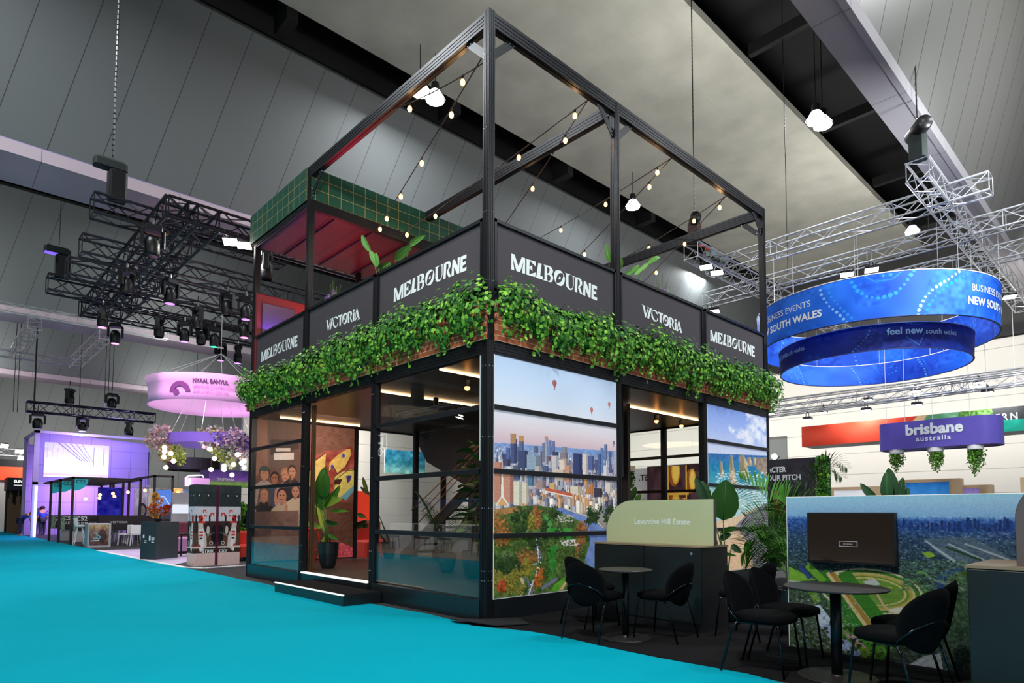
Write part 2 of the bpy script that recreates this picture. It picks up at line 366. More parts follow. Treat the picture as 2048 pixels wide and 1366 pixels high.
def bulkhead(i,y,m,mE,w):
    b=MB(); b.prism([(XA,y,15.23),(XA,y+1.7,10.33),(XA,y+1.82,10.33),(XA,y+.12,15.4)],(XB-XA,0,0)); struct('wall_bulkhead_%d'%i,b,m)
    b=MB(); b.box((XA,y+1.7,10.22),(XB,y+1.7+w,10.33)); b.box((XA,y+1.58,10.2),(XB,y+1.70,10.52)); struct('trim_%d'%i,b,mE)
    b=MB(); b.box((XA,y+1.6+w,10.33),(XB,y+1.7+w,18)); struct('wall_recess_%d'%i,b,M_void)
bulkhead(1,12.03,M_wallp,M_litsoff,1.75); bulkhead(2,28.03,M_wallp,M_litsoff,1.7); bulkhead(3,44.0,M_wallp,M_litsoff,1.7); bulkhead(4,-3.85,M_wallr,M_edge,.55)
struct('trim_lavender_cove',MB().box((XA,12.03+1.62,10.52),(XB,12.03+1.69,10.56)),mat('lavender_cove',(150,140,190),.5))
# black crossing beams in the roof slots and purlins
b=MB()
for x in range(-16,34,6):
    b.box((x,11.2,15.5),(x+.35,12.1,16.6)); b.box((x,-1.7,16.3),(x+.2,3.3,16.7))
b.box((XA,.6,16.7),(XB,.8,16.9)); struct('beam_black_roof',b,M_void)
struct('wall_far',MB().box((-70,60,0),(60,60.3,18.4)),M_wallp)
struct('wall_end',MB().box((XB,-40,0),(XB+.4,60,10.33)),M_endw)
struct('wall_end_upper',MB().box((XB+3,-40,9),(XB+3.3,60,18.4)),mat('grey_upper_wall',(92,92,90),.7,var=.1,scale=.3))
struct('trim_end',MB().box((XB-.05,-40,10.25),(XB+3,60,10.33)),M_void)
b=MB(); b.box((XB-.06,11.05,4.2),(XB+.0,12.15,6.2)); w=struct('window_1',b,mat('grey_roller_shutter',(96,102,100),.5)); struct('window_frame',MB().box((XB-.09,11.05,6.1),(XB-.06,12.15,6.25)),M_dark,w)
# shade-black slots between white wall top and roof seen through the trusses: dark duct boxes
# ---------------------------------------------------------------- carpets
M_teal=mat('teal_aisle_carpet',(0,160,182),.95,var=.05,scale=1.2,bump=.05,spec=.05)
edge=[(-.62,59.9),(-.62,44),(-.5,36),(-.42,25),(-.40,14),(-.33,8.0),(-.36,7.1),(-.30,6.4),(-.33,5.5),(-.27,4.0),(-.23,2.6),(-.2,1.6),(-.16,1.0),(-.21,.45),(-.29,-.1),(-.22,-.35),(-.05,-.8),(-.02,-1.3),(-.08,-1.9),(-.1,-2.6),(-.05,-3.4),(-.12,-3.7),(-.1,-5),(-.1,-14)]
b=MB(); n=len(edge); vs=[(x,y,.006) for x,y in edge]+[(-6.3,y,.006) for x,y in edge]; b.add(vs,[(i,i+1,n+i+1,n+i) for i in range(n-1)]); b.add([(x,y,0) for x,y in edge],[]) ; k=len(vs)
b.f+=[(i,k+i,k+i+1,i+1) for i in range(n-1)]
single('aisle_carpet',b,M_teal,'bright teal carpet running down the aisle beside the dark two-storey stand','carpet')
single('stand_carpet',MB().box((-.06,-6.5,-.001),(8.2,-.02,.004)),M_carpetB,'charcoal carpet under the black tables and chairs','carpet')
b=MB(); b.prism([(-.42,10.2,-.001),(-.42,21.0,-.001),(6,21.0,-.001),(6,9.2,-.001),(.4,10.0,-.001)],(0,0,.006)); single('booth_carpet',b,mat('grey_booth_carpet',(62,60,66),.95,var=.15,scale=60),'dark grey carpet under the racing car display columns','carpet')
b=MB(); b.prism([(-.36,11.9,.006),(-.46,20.4,.006),(4.5,20.4,.006),(4.5,17.6,.006),(1.2,15.0,.006),(.5,13.0,.006)],(0,0,.006)); single('lavender_flooring',b,mat('lavender_white_floor',(205,190,222),.4),'pale lavender floor around the dark grey reception plinth','flooring')
b=MB(); pts=[(-.43,20.6),(-.40,14.5),(-.33,10.9),(-.05,10.35),(3.2,10.9)]
for (ax,ay),(bx,by) in zip(pts,pts[1:]):
    d=math.hypot(bx-ax,by-ay); nx,ny=-(by-ay)/d*.07,(bx-ax)/d*.07
    b.prism([(ax-nx,ay-ny,.004),(bx-nx,by-ny,.004),(bx+nx,by+ny,.004),(ax+nx,ay+ny,.004)],(0,0,.012))
single('edge_strip',b,M_white,'white edging strip along the carpet in front of the racing car columns','floor strip')
# ---------------------------------------------------------------- high bay lamps in the roof slots
hb=[((5.62,9.77),'upper-left one of the pair above the frame corner'),((6.18,9.75),'lower-right, larger one of the pair above the frame corner'),((15.9,1.93),'left one of the pair in the wide black roof slot'),((16.33,1.88),'right one of the pair in the wide black roof slot'),((16.36,9.62),'seen beside the middle upper post'),((27.64,2.2),'farthest along the wide black roof slot')]
for (x,y),lb in hb:
    t=thing('high_bay_lamp','round high bay lamp, '+lb,'ceiling lamp',(x,y,14.3),'high bay lamps in the roof slots')
    lh=part('lamp_housing',MB().lathe((x,y,14.3),[(.12,.55),(.14,.3),(.32,.02),(.32,0)][::-1],20),M_dark,t)
    part('lamp_lens',MB().lathe((x,y,14.29),[(.001,-.02),(.28,-.01),(.28,.02)],20),emat('high_bay_glow',(255,255,250),60),lh)
    part('hanger',MB().tube([(x,y,14.85),(x,y,18.4)],.015,5),M_dark,t)
GM=[[[(2,116),(34,118),(74,39),(110,120),(145,121),(145,0),(111,-2),(127,87),(91,-2),(55,-3),(16,87),(33,-3),(0,-5)]],[[(159,120),(256,126),(258,87),(193,117),(191,66),(220,88),(223,42),(191,57),(188,9),(259,42),(253,4),(159,-2)]],[[(287,124),(324,128),(309,29),(339,29),(335,4),(263,2)]],[[(343,127),(409,134),(438,128),(454,109),(451,90),(433,74),(451,67),(456,46),(445,18),(425,6),(339,3),(356,13),(357,120)],[(385,120),(406,120),(414,106),(408,79),(385,67)],[(385,57),(411,62),(425,45),(419,22),(403,11),(385,11)]],[[(505,127),(543,132),(574,115),(593,82),(588,50),(567,18),(543,6),(507,7),(478,26),(465,56),(467,90),(481,115)],[(540,112),(568,117),(574,100),(562,66),(543,39),(510,22),(490,22),(489,47),(502,81),(521,103)],[(524,79),(542,80),(539,58),(516,56)]],[[(592,130),(663,131),(635,118),(636,39),(648,18),(665,15),(686,29),(691,54),(688,124),(669,129),(720,129),(700,121),(699,48),(686,16),(665,3),(632,4),(609,22),(604,47),(607,126)]],[[(717,126),(758,133),(792,126),(805,106),(804,82),(783,61),(775,59),(810,0),(780,2),(754,42),(758,63),(775,75),(775,106),(763,115),(749,115),(740,4),(711,3)]],[[(828,124),(855,122),(893,57),(891,122),(919,123),(912,-2),(884,0),(846,65),(845,0),(813,0)]],[[(927,120),(998,119),(998,90),(954,92),(953,68),(988,70),(988,46),(954,44),(952,20),(1000,23),(997,-5),(923,-3)]]]
GV=[[[(0,167),(88,162),(69,152),(99,62),(152,156),(123,164),(182,162),(167,156),(95,4),(76,3),(28,153)]],[[(190,162),(238,163),(171,4),(126,6)]],[[(283,161),(326,160),(365,143),(385,111),(351,113),(326,135),(296,144),(267,142),(251,124),(253,86),(272,48),(304,20),(337,13),(360,27),(367,59),(390,56),(377,23),(343,-1),(304,-5),(258,15),(227,51),(224,88),(238,125)]],[[(385,153),(506,153),(502,119),(472,128),(466,-6),(423,-3),(425,131),(391,126)]],[[(553,147),(601,148),(642,125),(662,90),(657,34),(632,-2),(591,-14),(550,-2),(514,30),(501,74),(509,114),(526,135)],[(580,115),(614,120),(627,99),(620,58),(591,21),(557,9),(530,18),(527,44),(545,83)],[(579,84),(600,78),(589,66),(595,54),(568,52),(565,71)]],[[(659,137),(726,140),(767,126),(784,98),(769,63),(748,51),(799,-26),(761,-21),(723,43),(738,70),(731,112),(711,124),(697,125),(712,-17),(670,-15)]],[[(805,99),(852,97),(845,-25),(803,-23)]],[[(829,146),(848,140),(856,126),(844,107),(825,104),(806,112),(803,128)]],[[(902,129),(927,128),(1000,-31),(927,-34),(957,-23),(939,16),(877,-28),(856,-24),(853,-8)],[(905,90),(929,34),(889,-2),(882,13)]]]
# ================================================================ THE TWO-STOREY STAND
P_=.11; ZT=7.88; X1,X2=2.69,7.72; Y1,Y2=5.19,7.83
ZM=(2.685,1.87,1.053)
def post_mb(x,y,z0,z1,w=P_):
    b=MB(); b.box((x,y,z0),(x+w,y+w,z1)); g=.006
    for i in (.22,.5,.78):   # ribs of the slotted profile on all four sides
        for (a,c) in (((x+w*i-.007,y-g),(x+w*i+.007,y+w+g)),((x-g,y+w*i-.007),(x+w+g,y+w*i+.007))):
            b.box((a[0],a[1],z0+.01),(c[0],c[1],z1-.004))
    return b
fr=thing('post_and_beam_stand','black ribbed aluminium post-and-beam frame of the two-storey Melbourne stand','exhibition frame',(0,0,0))
def beam_mb(a,b_,h=.2,w=.11):
    (x0,y0,z),(x1,y1,_)=a,b_; m=MB(); d=.012
    if abs(x1-x0)>abs(y1-y0): 
        m.box((x0,y0,z),(x1,y0+w,z+h))
        for k in (.25,.5,.75): m.box((x0,y0-.006,z+h*k-.008),(x1,y0+w+.006,z+h*k+.008))
        m.box((x0,y0+w/2-.01,z-.006),(x1,y0+w/2+.01,z+h+.006))
    else:
        m.box((x0,y0,z),(x0+w,y1,z+h))
        for k in (.25,.5,.75): m.box((x0-.006,y0,z+h*k-.008),(x0+w+.006,y1,z+h*k+.008))
        m.box((x0+w/2-.01,y0,z-.006),(x0+w/2+.01,y1,z+h+.006))
    return m
for nm,x,y,z0,z1 in (('corner_post',0,0,0,ZT+.02),('post',0,2.69,0,3.5),('post',0,Y1-.05,0,ZT),('post',0,Y2-P_,0,7.35),('post',X1-.05,0,0,ZT),('post',5.2,0,0,3.5),('post',X2,0,0,ZT),
    ('post',X2,2.5,0,3.5),('post',X2,Y2-P_,0,ZT-.6),('post',2.45,Y2-P_,0,7.35),('post',5.1,Y2-P_,0,3.5),('post',5.1,Y1-.05,3.5,7.35),('post',2.64,2.6,0,3.5),('post',3.85,7.2,0,3.5)):
    part(nm,post_mb(x,y,z0,z1),M_alu,fr)
zb=ZT-.2
for a,c in (((0,.11,zb),(0,Y1-.05,zb)),((.11,0,zb),(X1-.05,0,zb)),((X1+.06,0,zb),(X2,0,zb)),((X1-.05,.11,zb),(X1-.05,Y1+.05,zb)),((X2,.11,zb),(X2,Y2,zb)),((X1,Y1+.02,zb-.01),(X2,Y1+.02,zb-.01)),
    ((0,.11,3.36),(0,Y2-.1,3.36)),((.11,0,3.36),(X2,0,3.36)),((X2,.11,3.36),(X2,Y2-.1,3.36)),((.11,Y2-P_,3.36),(X2,Y2-P_,3.36)),
    ((0,Y1+.06,7.1),(0,Y2,7.1)),((.11,Y1-.05,7.06),(5.2,Y1-.05,7.06))):
    part('beam',beam_mb(a,c,.2 if a[2]>3.5 else .17),M_alu,fr)
# diagonal brace plates with bolt heads
def brace(p,dirx,diry,L=.42):
    x,y,z=p; b=MB(); t=.012; d=np.array([dirx,diry,0.]); n=np.array([-diry,dirx,0.])*t
    A=np.array([x,y,z]); w=.11
    q=[A+d*.0+np.array([0,0,-L]),A+d*.0+np.array([0,0,-L+w*1.35]),A+d*L+np.array([0,0,w*.0]),A+d*(L-w*1.35)+np.array([0,0,0])]
    q=[q[0],q[1],q[3],q[2]]; q=[q[0],q[3],q[2],q[1]]
    b.prism(q,n); o=part('brace_plate',b,M_alu,fr)
    bb=MB()
    for k in (q[0]+d*.03+np.array([0,0,.05]),q[0]+d*.03+np.array([0,0,.11]),q[1]-d*.05-np.array([0,0,.03]),q[1]-d*.12-np.array([0,0,.03])):
        bb.ball(k,.011,6); bb.ball(k+n,.011,6)
    ob=bpy.data.objects.new('bolt',mesh_of('bolt',bb,M_steel,(0,0,0))); COL.objects.link(ob); ob.parent=o
brace((.05,.115,zb),0,1); brace((.115,.05,zb),1,0); brace((X1-.055,.05,zb),-1,0); brace((X1+.065,.05,zb),1,0); brace((.05,Y1-.055,zb),0,-1); brace((X2-.005,.05,zb),-1,0); brace((X2+.05,.12,zb),0,1)
brace((.05,.115,4.55),0,1,.3); brace((.115,.05,4.55),1,0,.3)
# bolt heads up the corner post
b=MB()
for z in (.62,.5,1.4,2.3,3.2,4.3,5.2,6.3,7.3):
    for dx,dy in ((-.004,.03),(-.004,.08),(.03,-.004),(.085,-.004)): b.ball((dx,dy,z),.008,6)
for x,y in ((5.14+.0,0),): pass
for yy in (2.72,2.77,5.16,5.21):
    for z in (.45,.75,2.2,3.2): b.ball((-.005,yy,z),.008,6)
part('bolt',b,M_steel,fr)
part('light_slot',MB().box((-.012,.118,2.0),(.0,.132,3.34)),mat('white_edge_profile',(200,206,204),.4),fr)
# raised floor + ground floor ceiling
pf=thing('stand_platform','black raised floor platform carrying the glass-fronted stand','platform',(3.9,3.9,0))
part('deck',MB().box((.1,.1,.02),(X2,Y2-.05,.27)),mat('dark_timber_deck',(46,38,36),.5,var=.2,scale=2),pf)
M_ceil=linemat('dark_ceiling_tile',(64,52,47),(12,10,10),[(.7,.7,0,.62,.02),(1,0,0,1.25,.02),(0,1,0,.42,.012)],.32,.08,1.,spec=.6)
cl=thing('stand_ceiling','dark glossy tiled ceiling panel over the ground floor room','ceiling panel',(3.9,3.9,3.4))
part('tile_board',MB().box((.12,.12,3.38),(X2-.02,Y2-.12,3.44)),M_ceil,cl)
part('upper_deck',MB().box((.12,.12,3.46),(X2-.02,Y2-.12,3.7)),M_blk,cl)
for i,(x0,x1,y) in enumerate(((-.0+.15,1.1,1.2),(2.1,2.9,1.22),(3.2,4.3,1.22),(4.6,7.2,1.22),(.3,1.0,3.2),(1.3,3.4,3.2),(.4,2.3,7.2))):
    part('light_strip',MB().box((x0,y-.012,3.355),(x1,y+.012,3.378)),M_warmled,cl)
for i,(x,y,lb) in enumerate(((.85,1.45,'bright ceiling spot just inside the corner glass'),(5.8,1.42,'nearer of the two ceiling spots above the side opening'),(6.78,1.45,'farther of the two ceiling spots above the side opening'),(1.4,3.0,'dark ceiling spot inside the large glass wall'),(2.1,2.0,'dark ceiling spot nearer the staircase'))):
    t=thing('ceiling_spot',lb,'spotlight',(x,y,3.2)); on=i<3
    part('can',MB().lathe((x,y,3.25),[(.045,0),(.05,.1),(.02,.12)],14),M_dark,t); part('arm',MB().tube([(x,y,3.37),(x+.03,y,3.34),(x+.03,y,3.3)],.008,5),M_dark,t)
    part('lamp',MB().ball((x,y,3.235),.042,12),M_bulb if on else M_dark,t)
    if on: light('SPOT',(x,y,3.22),60,WARM,.04,aim=(x,y+.4,0),spot=110,name='stand_spot')
light('AREA',(1.6,4.4,3.3),40,WARM,1.5,aim=(1.6,4.4,0),name='stand_glow'); light('AREA',(1.2,6.2,3.3),75,(1,.66,.5),1.0,aim=(1.3,7.8,1.5),name='stand_glow'); light('AREA',(5,4,3.3),24,WARM,1.8,aim=(5,4,0),name='stand_glow')
# ---- glazed walls on the aisle side
def glazed(y0,y1,label):
    t=thing('glazed_wall',label,'glass wall',(.05,(y0+y1)/2,0))
    part('plinth',MB().bbox((-.02,y0,.0),(.06,y1,.262),.006),M_plinth,t)
    zs=[.27]+[z for z in ZM[::-1]]+[3.36]
    for i in range(4):
        part('glass_pane',MB().box((.028,y0+.01,zs[i]+(.03 if i else 0)),(.036,y1-.01,zs[i+1]-.03)),M_glass,t)
    for z in ZM: part('mullion',MB().bbox((.0,y0,z-.033),(.06,y1,z+.033),.008),M_alu,t)
    part('side_rail',MB().box((.0,y0,.26),(.06,y0+.025,3.36)),M_alu,t); part('side_rail',MB().box((.0,y1-.025,.26),(.06,y1,3.36)),M_alu,t)
    return t
glazed(.115,2.685,'large clear glass wall between the front corner post and the doorway'); glazed(Y1+.065,Y2-.115,'narrow-looking clear glass wall at the far end in front of the group photo')
def glazed_back(x0,x1,y,ax,label):
    t=thing('glazed_wall',label,'glass wall',((x0+x1)/2,y,0) if ax=='x' else (y,(x0+x1)/2,0))
    bx=(lambda a,b,z0,z1,d0,d1: MB().box((a,y+d0,z0),(b,y+d1,z1))) if ax=='x' else (lambda a,b,z0,z1,d0,d1: MB().box((y+d0,a,z0),(y+d1,b,z1)))
    part('glass_pane',bx(x0,x1,.3,3.36,.03,.036),M_glass,t)
    for z in ZM: part('mullion',bx(x0,x1,z-.033,z+.033,0,.06),M_alu,t)
    part('plinth',bx(x0,x1,0,.3,0,.06),M_plinth,t)
glazed_back(.115,2.45,X2,'y','far glass wall with dark bars seen through the side opening')
glazed_back(2.62,5.05,X2,'y','bare far glass wall behind the staircase')
# ---- doorway threshold, jambs and step
t=thing('door_threshold','white-edged threshold of the doorway into the dark stand','threshold',(.05,3.95,0))
part('riser',MB().box((-.01,2.81,.0),(.1,5.13,.25)),M_plinth,t); part('white_nosing',MB().bbox((-.03,2.81,.25),(.06,5.13,.275),.004),mat('white_nosing_strip',(245,245,242),.5,emit=(255,255,250),es=.6),t)
t=thing('door_frame','brown-tinted open folding door frame at the left of the doorway','door frame',(.2,5.1,.27))
for x in (.115,.155): part('door_stile',MB().bbox((x,5.06,.28),(x+.035,5.12,3.33),.006),mat('bronze_door_rail',(92,66,44),.35,.5),t)
t=thing('entry_step','low black step with a white front edge before the doorway','step',(-.35,3.55,0))
part('step_box',MB().bbox((-.66,2.36,.0),(-.04,4.74,.158),.004),M_plinth,t)
part('step_tread',MB().box((-.655,2.365,.158),(-.04,4.735,.165)),M_carpetB,t); part('white_nosing',MB().bbox((-.668,2.36,.150),(-.64,4.74,.168),.003),MATS['white_nosing_strip'],t)
t=thing('loose_carpet_offcut','black rumpled carpet offcut lying at the foot of the corner post','carpet offcut',(-.1,-.1,0))
b=MB(); b.prism([(-.28,.35,.02),(-.36,.15,.05),(-.16,-.38,.02),(.25,-.5,.01),(.45,-.1,.012),(.0,.0,.03)],(0,0,.012)); part('cloth',b,M_blk,t)
# ---- balustrade panels with lettering
def balus(ax,a,b_,word,width,centre,label,zc=4.66):
    t=thing('balustrade_panel',label,'balustrade panel',((a+b_)/2,.05,4.2) if ax=='x' else (.05,(a+b_)/2,4.2)); z0,z1=4.05,5.13
    def bx(u0,u1,d0,d1,za,zb_): return MB().box((u0,d0,za),(u1,d1,zb_)) if ax=='x' else MB().box((d0,u0,za),(d1,u1,zb_))
    pb=part('panel_board',bx(a+.03,b_-.03,.03,.06,z0,z1-.04),M_panel,t)
    for u0,u1,za,zb_ in ((a,b_,z1-.045,z1),(a,b_,z0+.13,z0+.165),(a,a+.035,z0,z1),(b_-.035,b_,z0,z1)): part('panel_frame',bx(u0,u1,-.005,.07,za,zb_),M_alu,t)
    gl,hh=(GM,.245) if word=='M' else (GV,.215)
    if ax=='x': fn=lambda u,v,w:(centre-width/2+u,.03-w,zc-hh*.5*width/(1.77 if word=='M' else 1.22)+v)
    else: fn=lambda u,v,w:(.03-w,centre+width/2-u,zc-hh*.5*width/(1.77 if word=='M' else 1.22)+v)
    part('lettering',loops_mb(gl,width,fn),M_let,pb)
balus('x',.115,X1-.05,'M',1.776,1.317,'charcoal MELBOURNE panel facing the tables, right beside the corner post',4.68)
balus('x',X1+.065,5.22,'V',1.21,3.95,'charcoal VICTORIA panel on the tables side, past the middle upper post',4.665)
balus('x',5.3,X2-.005,'M',1.78,6.41,'charcoal MELBOURNE panel at the far right end of the tables side',4.70)
balus('y',.115,2.68,'M',1.76,1.34,'charcoal MELBOURNE panel facing the aisle, left beside the corner post',4.68)
balus('y',2.75,Y1-.055,'V',1.21,3.843,'charcoal VICTORIA panel facing the aisle, before the second tall post',4.665)
balus('y',Y1+.065,Y2-.115,'M',1.75,6.466,'charcoal MELBOURNE panel at the far left end of the aisle side',4.65)
# ---- planters with ivy
M_brick=brickmat('orange_brick_print',(170,92,54),(150,72,42),(196,150,118),.21,.068,'xyz')
LEAF=[(0,0),(-.5,.22),(-.34,.5),(-.42,.78),(-.14,.74),(0,1.05),(.14,.74),(.42,.78),(.34,.5),(.5,.22)]
def leaf(b,p,d,nrm,s,c,fold=.12):
    d=d/np.linalg.norm(d); sd=np.cross(d,nrm); sd/=np.linalg.norm(sd)+1e-9; nn=np.cross(sd,d); b.cur=c
    vs=[p+s*(sd*x+d*y+nn*(fold*abs(x)*-1.2-.12*y*y)) for x,y in LEAF]; 
    b.add(vs,[(0,5,4,3,2,1),(0,9,8,7,6,5)])
GREENS=[lin(c) for c in ((46,104,32),(72,136,40),(108,170,54),(32,82,40),(54,112,52),(136,190,70),(88,150,46))]
def ivy(fn,L,seed):
    r=np.random.default_rng(seed); b=MB(); nclump=max(3,int(L/.31))
    for k in range(nclump):
        s0=(k+.5)/nclump*L+r.normal(0,.04); zc=3.95+r.uniform(-.09,.11); rad=r.uniform(.21,.33); light_=r.random()
        for i in range(340):
            v=r.normal(0,1,3); v/=np.linalg.norm(v); rr=rad*r.uniform(.55,1.05)
            s=s0+v[0]*rr*.9; o=max(-.04,.10+v[1]*rr*.75); z=zc+v[2]*rr*1.15
            if z>zc+.2 and r.random()<.3: z+=r.uniform(0,.08)
            p=np.array(fn(s,o,z)); nrm=np.array(fn(s+v[0]*.1,o+abs(v[1])*.14+.05,z+v[2]*.1+.04))-p; nrm/=np.linalg.norm(nrm)+1e-9
            d=r.normal(0,1,3)*.6+np.array([0,0,-.45 if v[2]<.5 else .7]); d-=nrm*np.dot(d,nrm)*.8
            g=np.array(GREENS[int(r.integers(0,7))])*(r.uniform(.8,1.25)); leaf(b,p,d,nrm,r.uniform(.04,.075),tuple(g))
        for j in range(6):
            s=s0+r.uniform(-.18,.18); o=.1+r.uniform(0,.16); z=zc-.1; zl=r.uniform(.15,.42); ph=r.uniform(0,6)
            for q in range(int(zl/.028)):
                z-=.028; p=np.array(fn(s+.03*math.sin(ph+q*.5),max(.02,o-.012*q),z)); nrm=np.array(fn(s+r.normal(0,.4),o+1,z+r.uniform(-.2,.5)))-p; nrm/=np.linalg.norm(nrm)
                g=np.array(GREENS[[2,5,6,1,2,5,4][int(r.integers(0,7))]])*r.uniform(.9,1.2); leaf(b,p,r.normal(0,.6,3)+np.array([0,0,-.6]),nrm,r.uniform(.035,.062),tuple(g))
    return b
def planter(ax,a,b_,seed,label):
    t=thing('ivy_planter',label,'planter',((a+b_)/2,-.05,3.53) if ax=='x' else (-.05,(a+b_)/2,3.53))
    bx=MB().box((a,-.03,3.53),(b_,.03,4.05)) if ax=='x' else MB().box((-.03,a,3.53),(.03,b_,4.05))
    part('brick_front',bx,M_brick,t)
    tr=MB().box((a,.03,3.53),(b_,.10,3.6)) if ax=='x' else MB().box((.03,a,3.53),(.10,b_,3.6)); part('trough',tr,M_blk,t)
    L=b_-a; f=(lambda s,o,z:(a+s,-.03-o,z)) if ax=='x' else (lambda s,o,z:(-.03-o,a+s,z))
    part('ivy_foliage',ivy(f,L,seed),M_leaf,t)
planter('x',.12,2.66,1,'brick-fronted ivy planter over the Melbourne skyline mural'); planter('x',2.70,5.22,2,'brick-fronted ivy planter over the side opening'); planter('x',5.25,X2+.15,3,'brick-fronted ivy planter over the coastal rock mural')
planter('y',.0,2.68,4,'brick-fronted ivy planter over the large glass wall beside the corner post'); planter('y',2.72,Y1,5,'brick-fronted ivy planter over the doorway'); planter('y',Y1+.03,Y2+.12,6,'brick-fronted ivy planter at the far left end of the stand')
# ---- green tiled canopy
M_gtile=linemat('green_lattice_tile',(22,74,58),(150,140,84),[(1,1,0,.262,.010),(0,0,1,.213,.010)],.5,.1,3)
ca=thing('canopy','dark green gridded canopy over the upstairs lounge','canopy',(2.6,6.5,7.25))
part('fascia',MB().box((-.02,Y1+.06,7.25),(.02,Y2+.2,ZT)),M_gtile,ca); part('fascia',MB().box((.02,Y1-.06,7.25),(5.2,Y1-.02,ZT-.02)),M_gtile,ca)
part('fascia',MB().box((.02,Y2+.16,7.25),(5.2,Y2+.2,ZT)),M_gtile,ca); part('fascia',MB().box((5.16,Y1,7.25),(5.2,Y2+.2,ZT)),M_gtile,ca)
M_soff=linemat('red_lit_coffered_soffit',(74,34,36),(26,9,10),[(1,0,0,.62,.02),(0,1,0,.62,.02)],.4,.05,2.,spec=.5)  # dark red base carries the glow of the red uplighting
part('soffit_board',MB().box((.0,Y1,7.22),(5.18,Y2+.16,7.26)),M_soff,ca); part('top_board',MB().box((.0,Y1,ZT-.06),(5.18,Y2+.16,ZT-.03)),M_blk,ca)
b=MB()
for x in (.7,1.55,2.4,3.25,4.1): b.box((x,Y1+.1,7.19),(x+.03,Y2+.1,7.22))
part('rib',b,M_blk,ca)
t=thing('lounge_screen','screen glowing faint violet on a red partition upstairs','screen wall',(.6,7.7,4.0))
part('partition',MB().bbox((.0,7.62,4.0),(1.25,7.70,6.08),.02),mat('red_partition',(104,8,18),.5),t)
part('screen',MB().bbox((.12,7.585,4.9),(.86,7.62,5.88),.006),mat('dim_violet_screen',(40,24,52),.25,emit=(110,50,120),es=.12),t)
# ---- festoon strings
def festoon(a,b_,ts,sag,label):
    a,b_=np.array(a,float),np.array(b_,float); f=lambda k:a+(b_-a)*k+np.array([0,0,-sag*4*k*(1-k)])
    t=thing('festoon_string',label,'string lights',tuple(a),'festoon strings under the roof frame')
    part('cable',MB().tube([f(k/24) for k in range(25)],.009,5),M_cable,t)
    for k in ts:
        p=f(k); so=part('bulb_socket',MB().lathe(p,[(.016,-.055),(.018,0),(.01,.01)][::-1],8),M_dark,t); part('bulb',MB().lathe(p+np.array([0,0,-.10]),[(.001,-.045),(.025,-.035),(.036,0),(.028,.03),(.014,.048)],10),M_bulb,so)
        light('POINT',tuple(p+np.array([0,0,-.16])),5.0,(1,.6,.28),.03,name='festoon_glow')
def tfor(a,b_,px,py):
    """fraction along a-b_ that projects nearest to a pixel"""
    best=(9e9,0)
    for i in range(401):
        p=np.array(a)+(np.array(b_)-np.array(a))*i/400; q=p-CAM; z=q@_F; d=(PCX+FPX*(q@_R)/z-px)**2+(PCY-FPX*(q@_U)/z-py)**2
        if d<best[0]: best=(d,i/400)
    return best[1]
def fs(a,b_,pix,sag,label): festoon(a,b_,[tfor(a,b_,x,y-8) for x,y in pix],sag,label)
A1=(2.1,.1,7.68); A2=(4.4,.1,7.68); A3=(6.35,.1,7.68)
fs((.1,.1,7.5),tuple(ony(752,462,5.1)),[(927,237),(872,337),(830,405),(793,446),(766,460)],.03,'festoon string from the front corner down to the green canopy')
fs((.45,.1,7.68),(.06,2.35,7.68),[(917,134),(819,207)],.08,'short festoon string across the front corner of the roof frame')
fs(A1,tuple(ony(800,470,5.1)),[(1156,236),(1059,336),(888,451),(813,466)],.05,'upper festoon string from the beam beside the middle post to the canopy')
fs(A1,tuple(ony(1000,462,4.6)),[(1131,276),(1064,372)],.03,'lower festoon string from the beam beside the middle post')
fs(A2,tuple(ony(1060,486,5.0)),[(1315,342),(1216,411),(1126,464)],.05,'upper festoon string hung midway along the far beam')
fs(A2,tuple(ony(1110,560,4.6)),[(1301,373),(1164,502)],.03,'lower festoon string hung midway along the far beam')
fs(A3,tuple(ony(1225,528,5.0)),[(1389,440),(1298,492)],.05,'upper festoon string hung near the far right corner of the frame')
fs(A3,tuple(ony(1250,600,4.6)),[(1438,412),(1369,485),(1309,540)],.03,'lower festoon string hung near the far right corner of the frame')
# ================================================================ MURALS
def tfx(x0,x1,z0,z1,w,h,plane,axis):
    """map a point seen at a pixel on the print's own plane into canvas coordinates"""
    def f(p):
        q=(ony if axis=='y' else onx)(p[0],p[1],plane)
        u=(q[0]-x0)/(x1-x0) if axis=='y' else (q[1]-x0)/(x1-x0)
        return (u*w,(z1-q[2])/(z1-z0)*h)
    return f
def crop(ox,oy,s): return lambda *P:[(ox+x/s,oy+y/s) for x,y in P]
# ---- Melbourne skyline
w,h=400,560; x0,x1,z0,z1=.125,2.63,.275,3.46
cv=Cv(w,h,(190,200,215),3,tfx(x0,x1,z0,z1,w,h,0,'y'))
yh=cv.T([(1110,893)])[0][1]; yb=h
hl=[cv.T([(986,884)])[0],cv.T([(1240,903)])[0]]
cv.grad([0,h*.14,h*.24,yh-40,yh-6,yh],[(168,190,220),(186,202,222),(204,208,218),(206,196,202),(196,172,180),(190,168,182)])
cv.nz(6,5)
for p,rx,ry,c in (((1110,766),7,10,(150,84,80)),((1184,819),5,8,(172,98,78)),((1219,808),5,8,(176,112,108)),((1228,885),4,6,(110,100,130))):
    x,y=cv.tf(p); cv.ell((x,y),rx,ry*.8,c,raw=True); cv.poly([(x-rx*.8,y+ry*.3),(x+rx*.8,y+ry*.3),(x+1,y+ry*1.35),(x-1,y+ry*1.35)],c,raw=True); cv.ell((x-rx*.3,y-ry*.2),rx*.3,ry*.6,[v+30 for v in c],.6,True); cv.rect(x-1,y+ry*1.5,x+2,y+ry*1.8,(60,50,60))
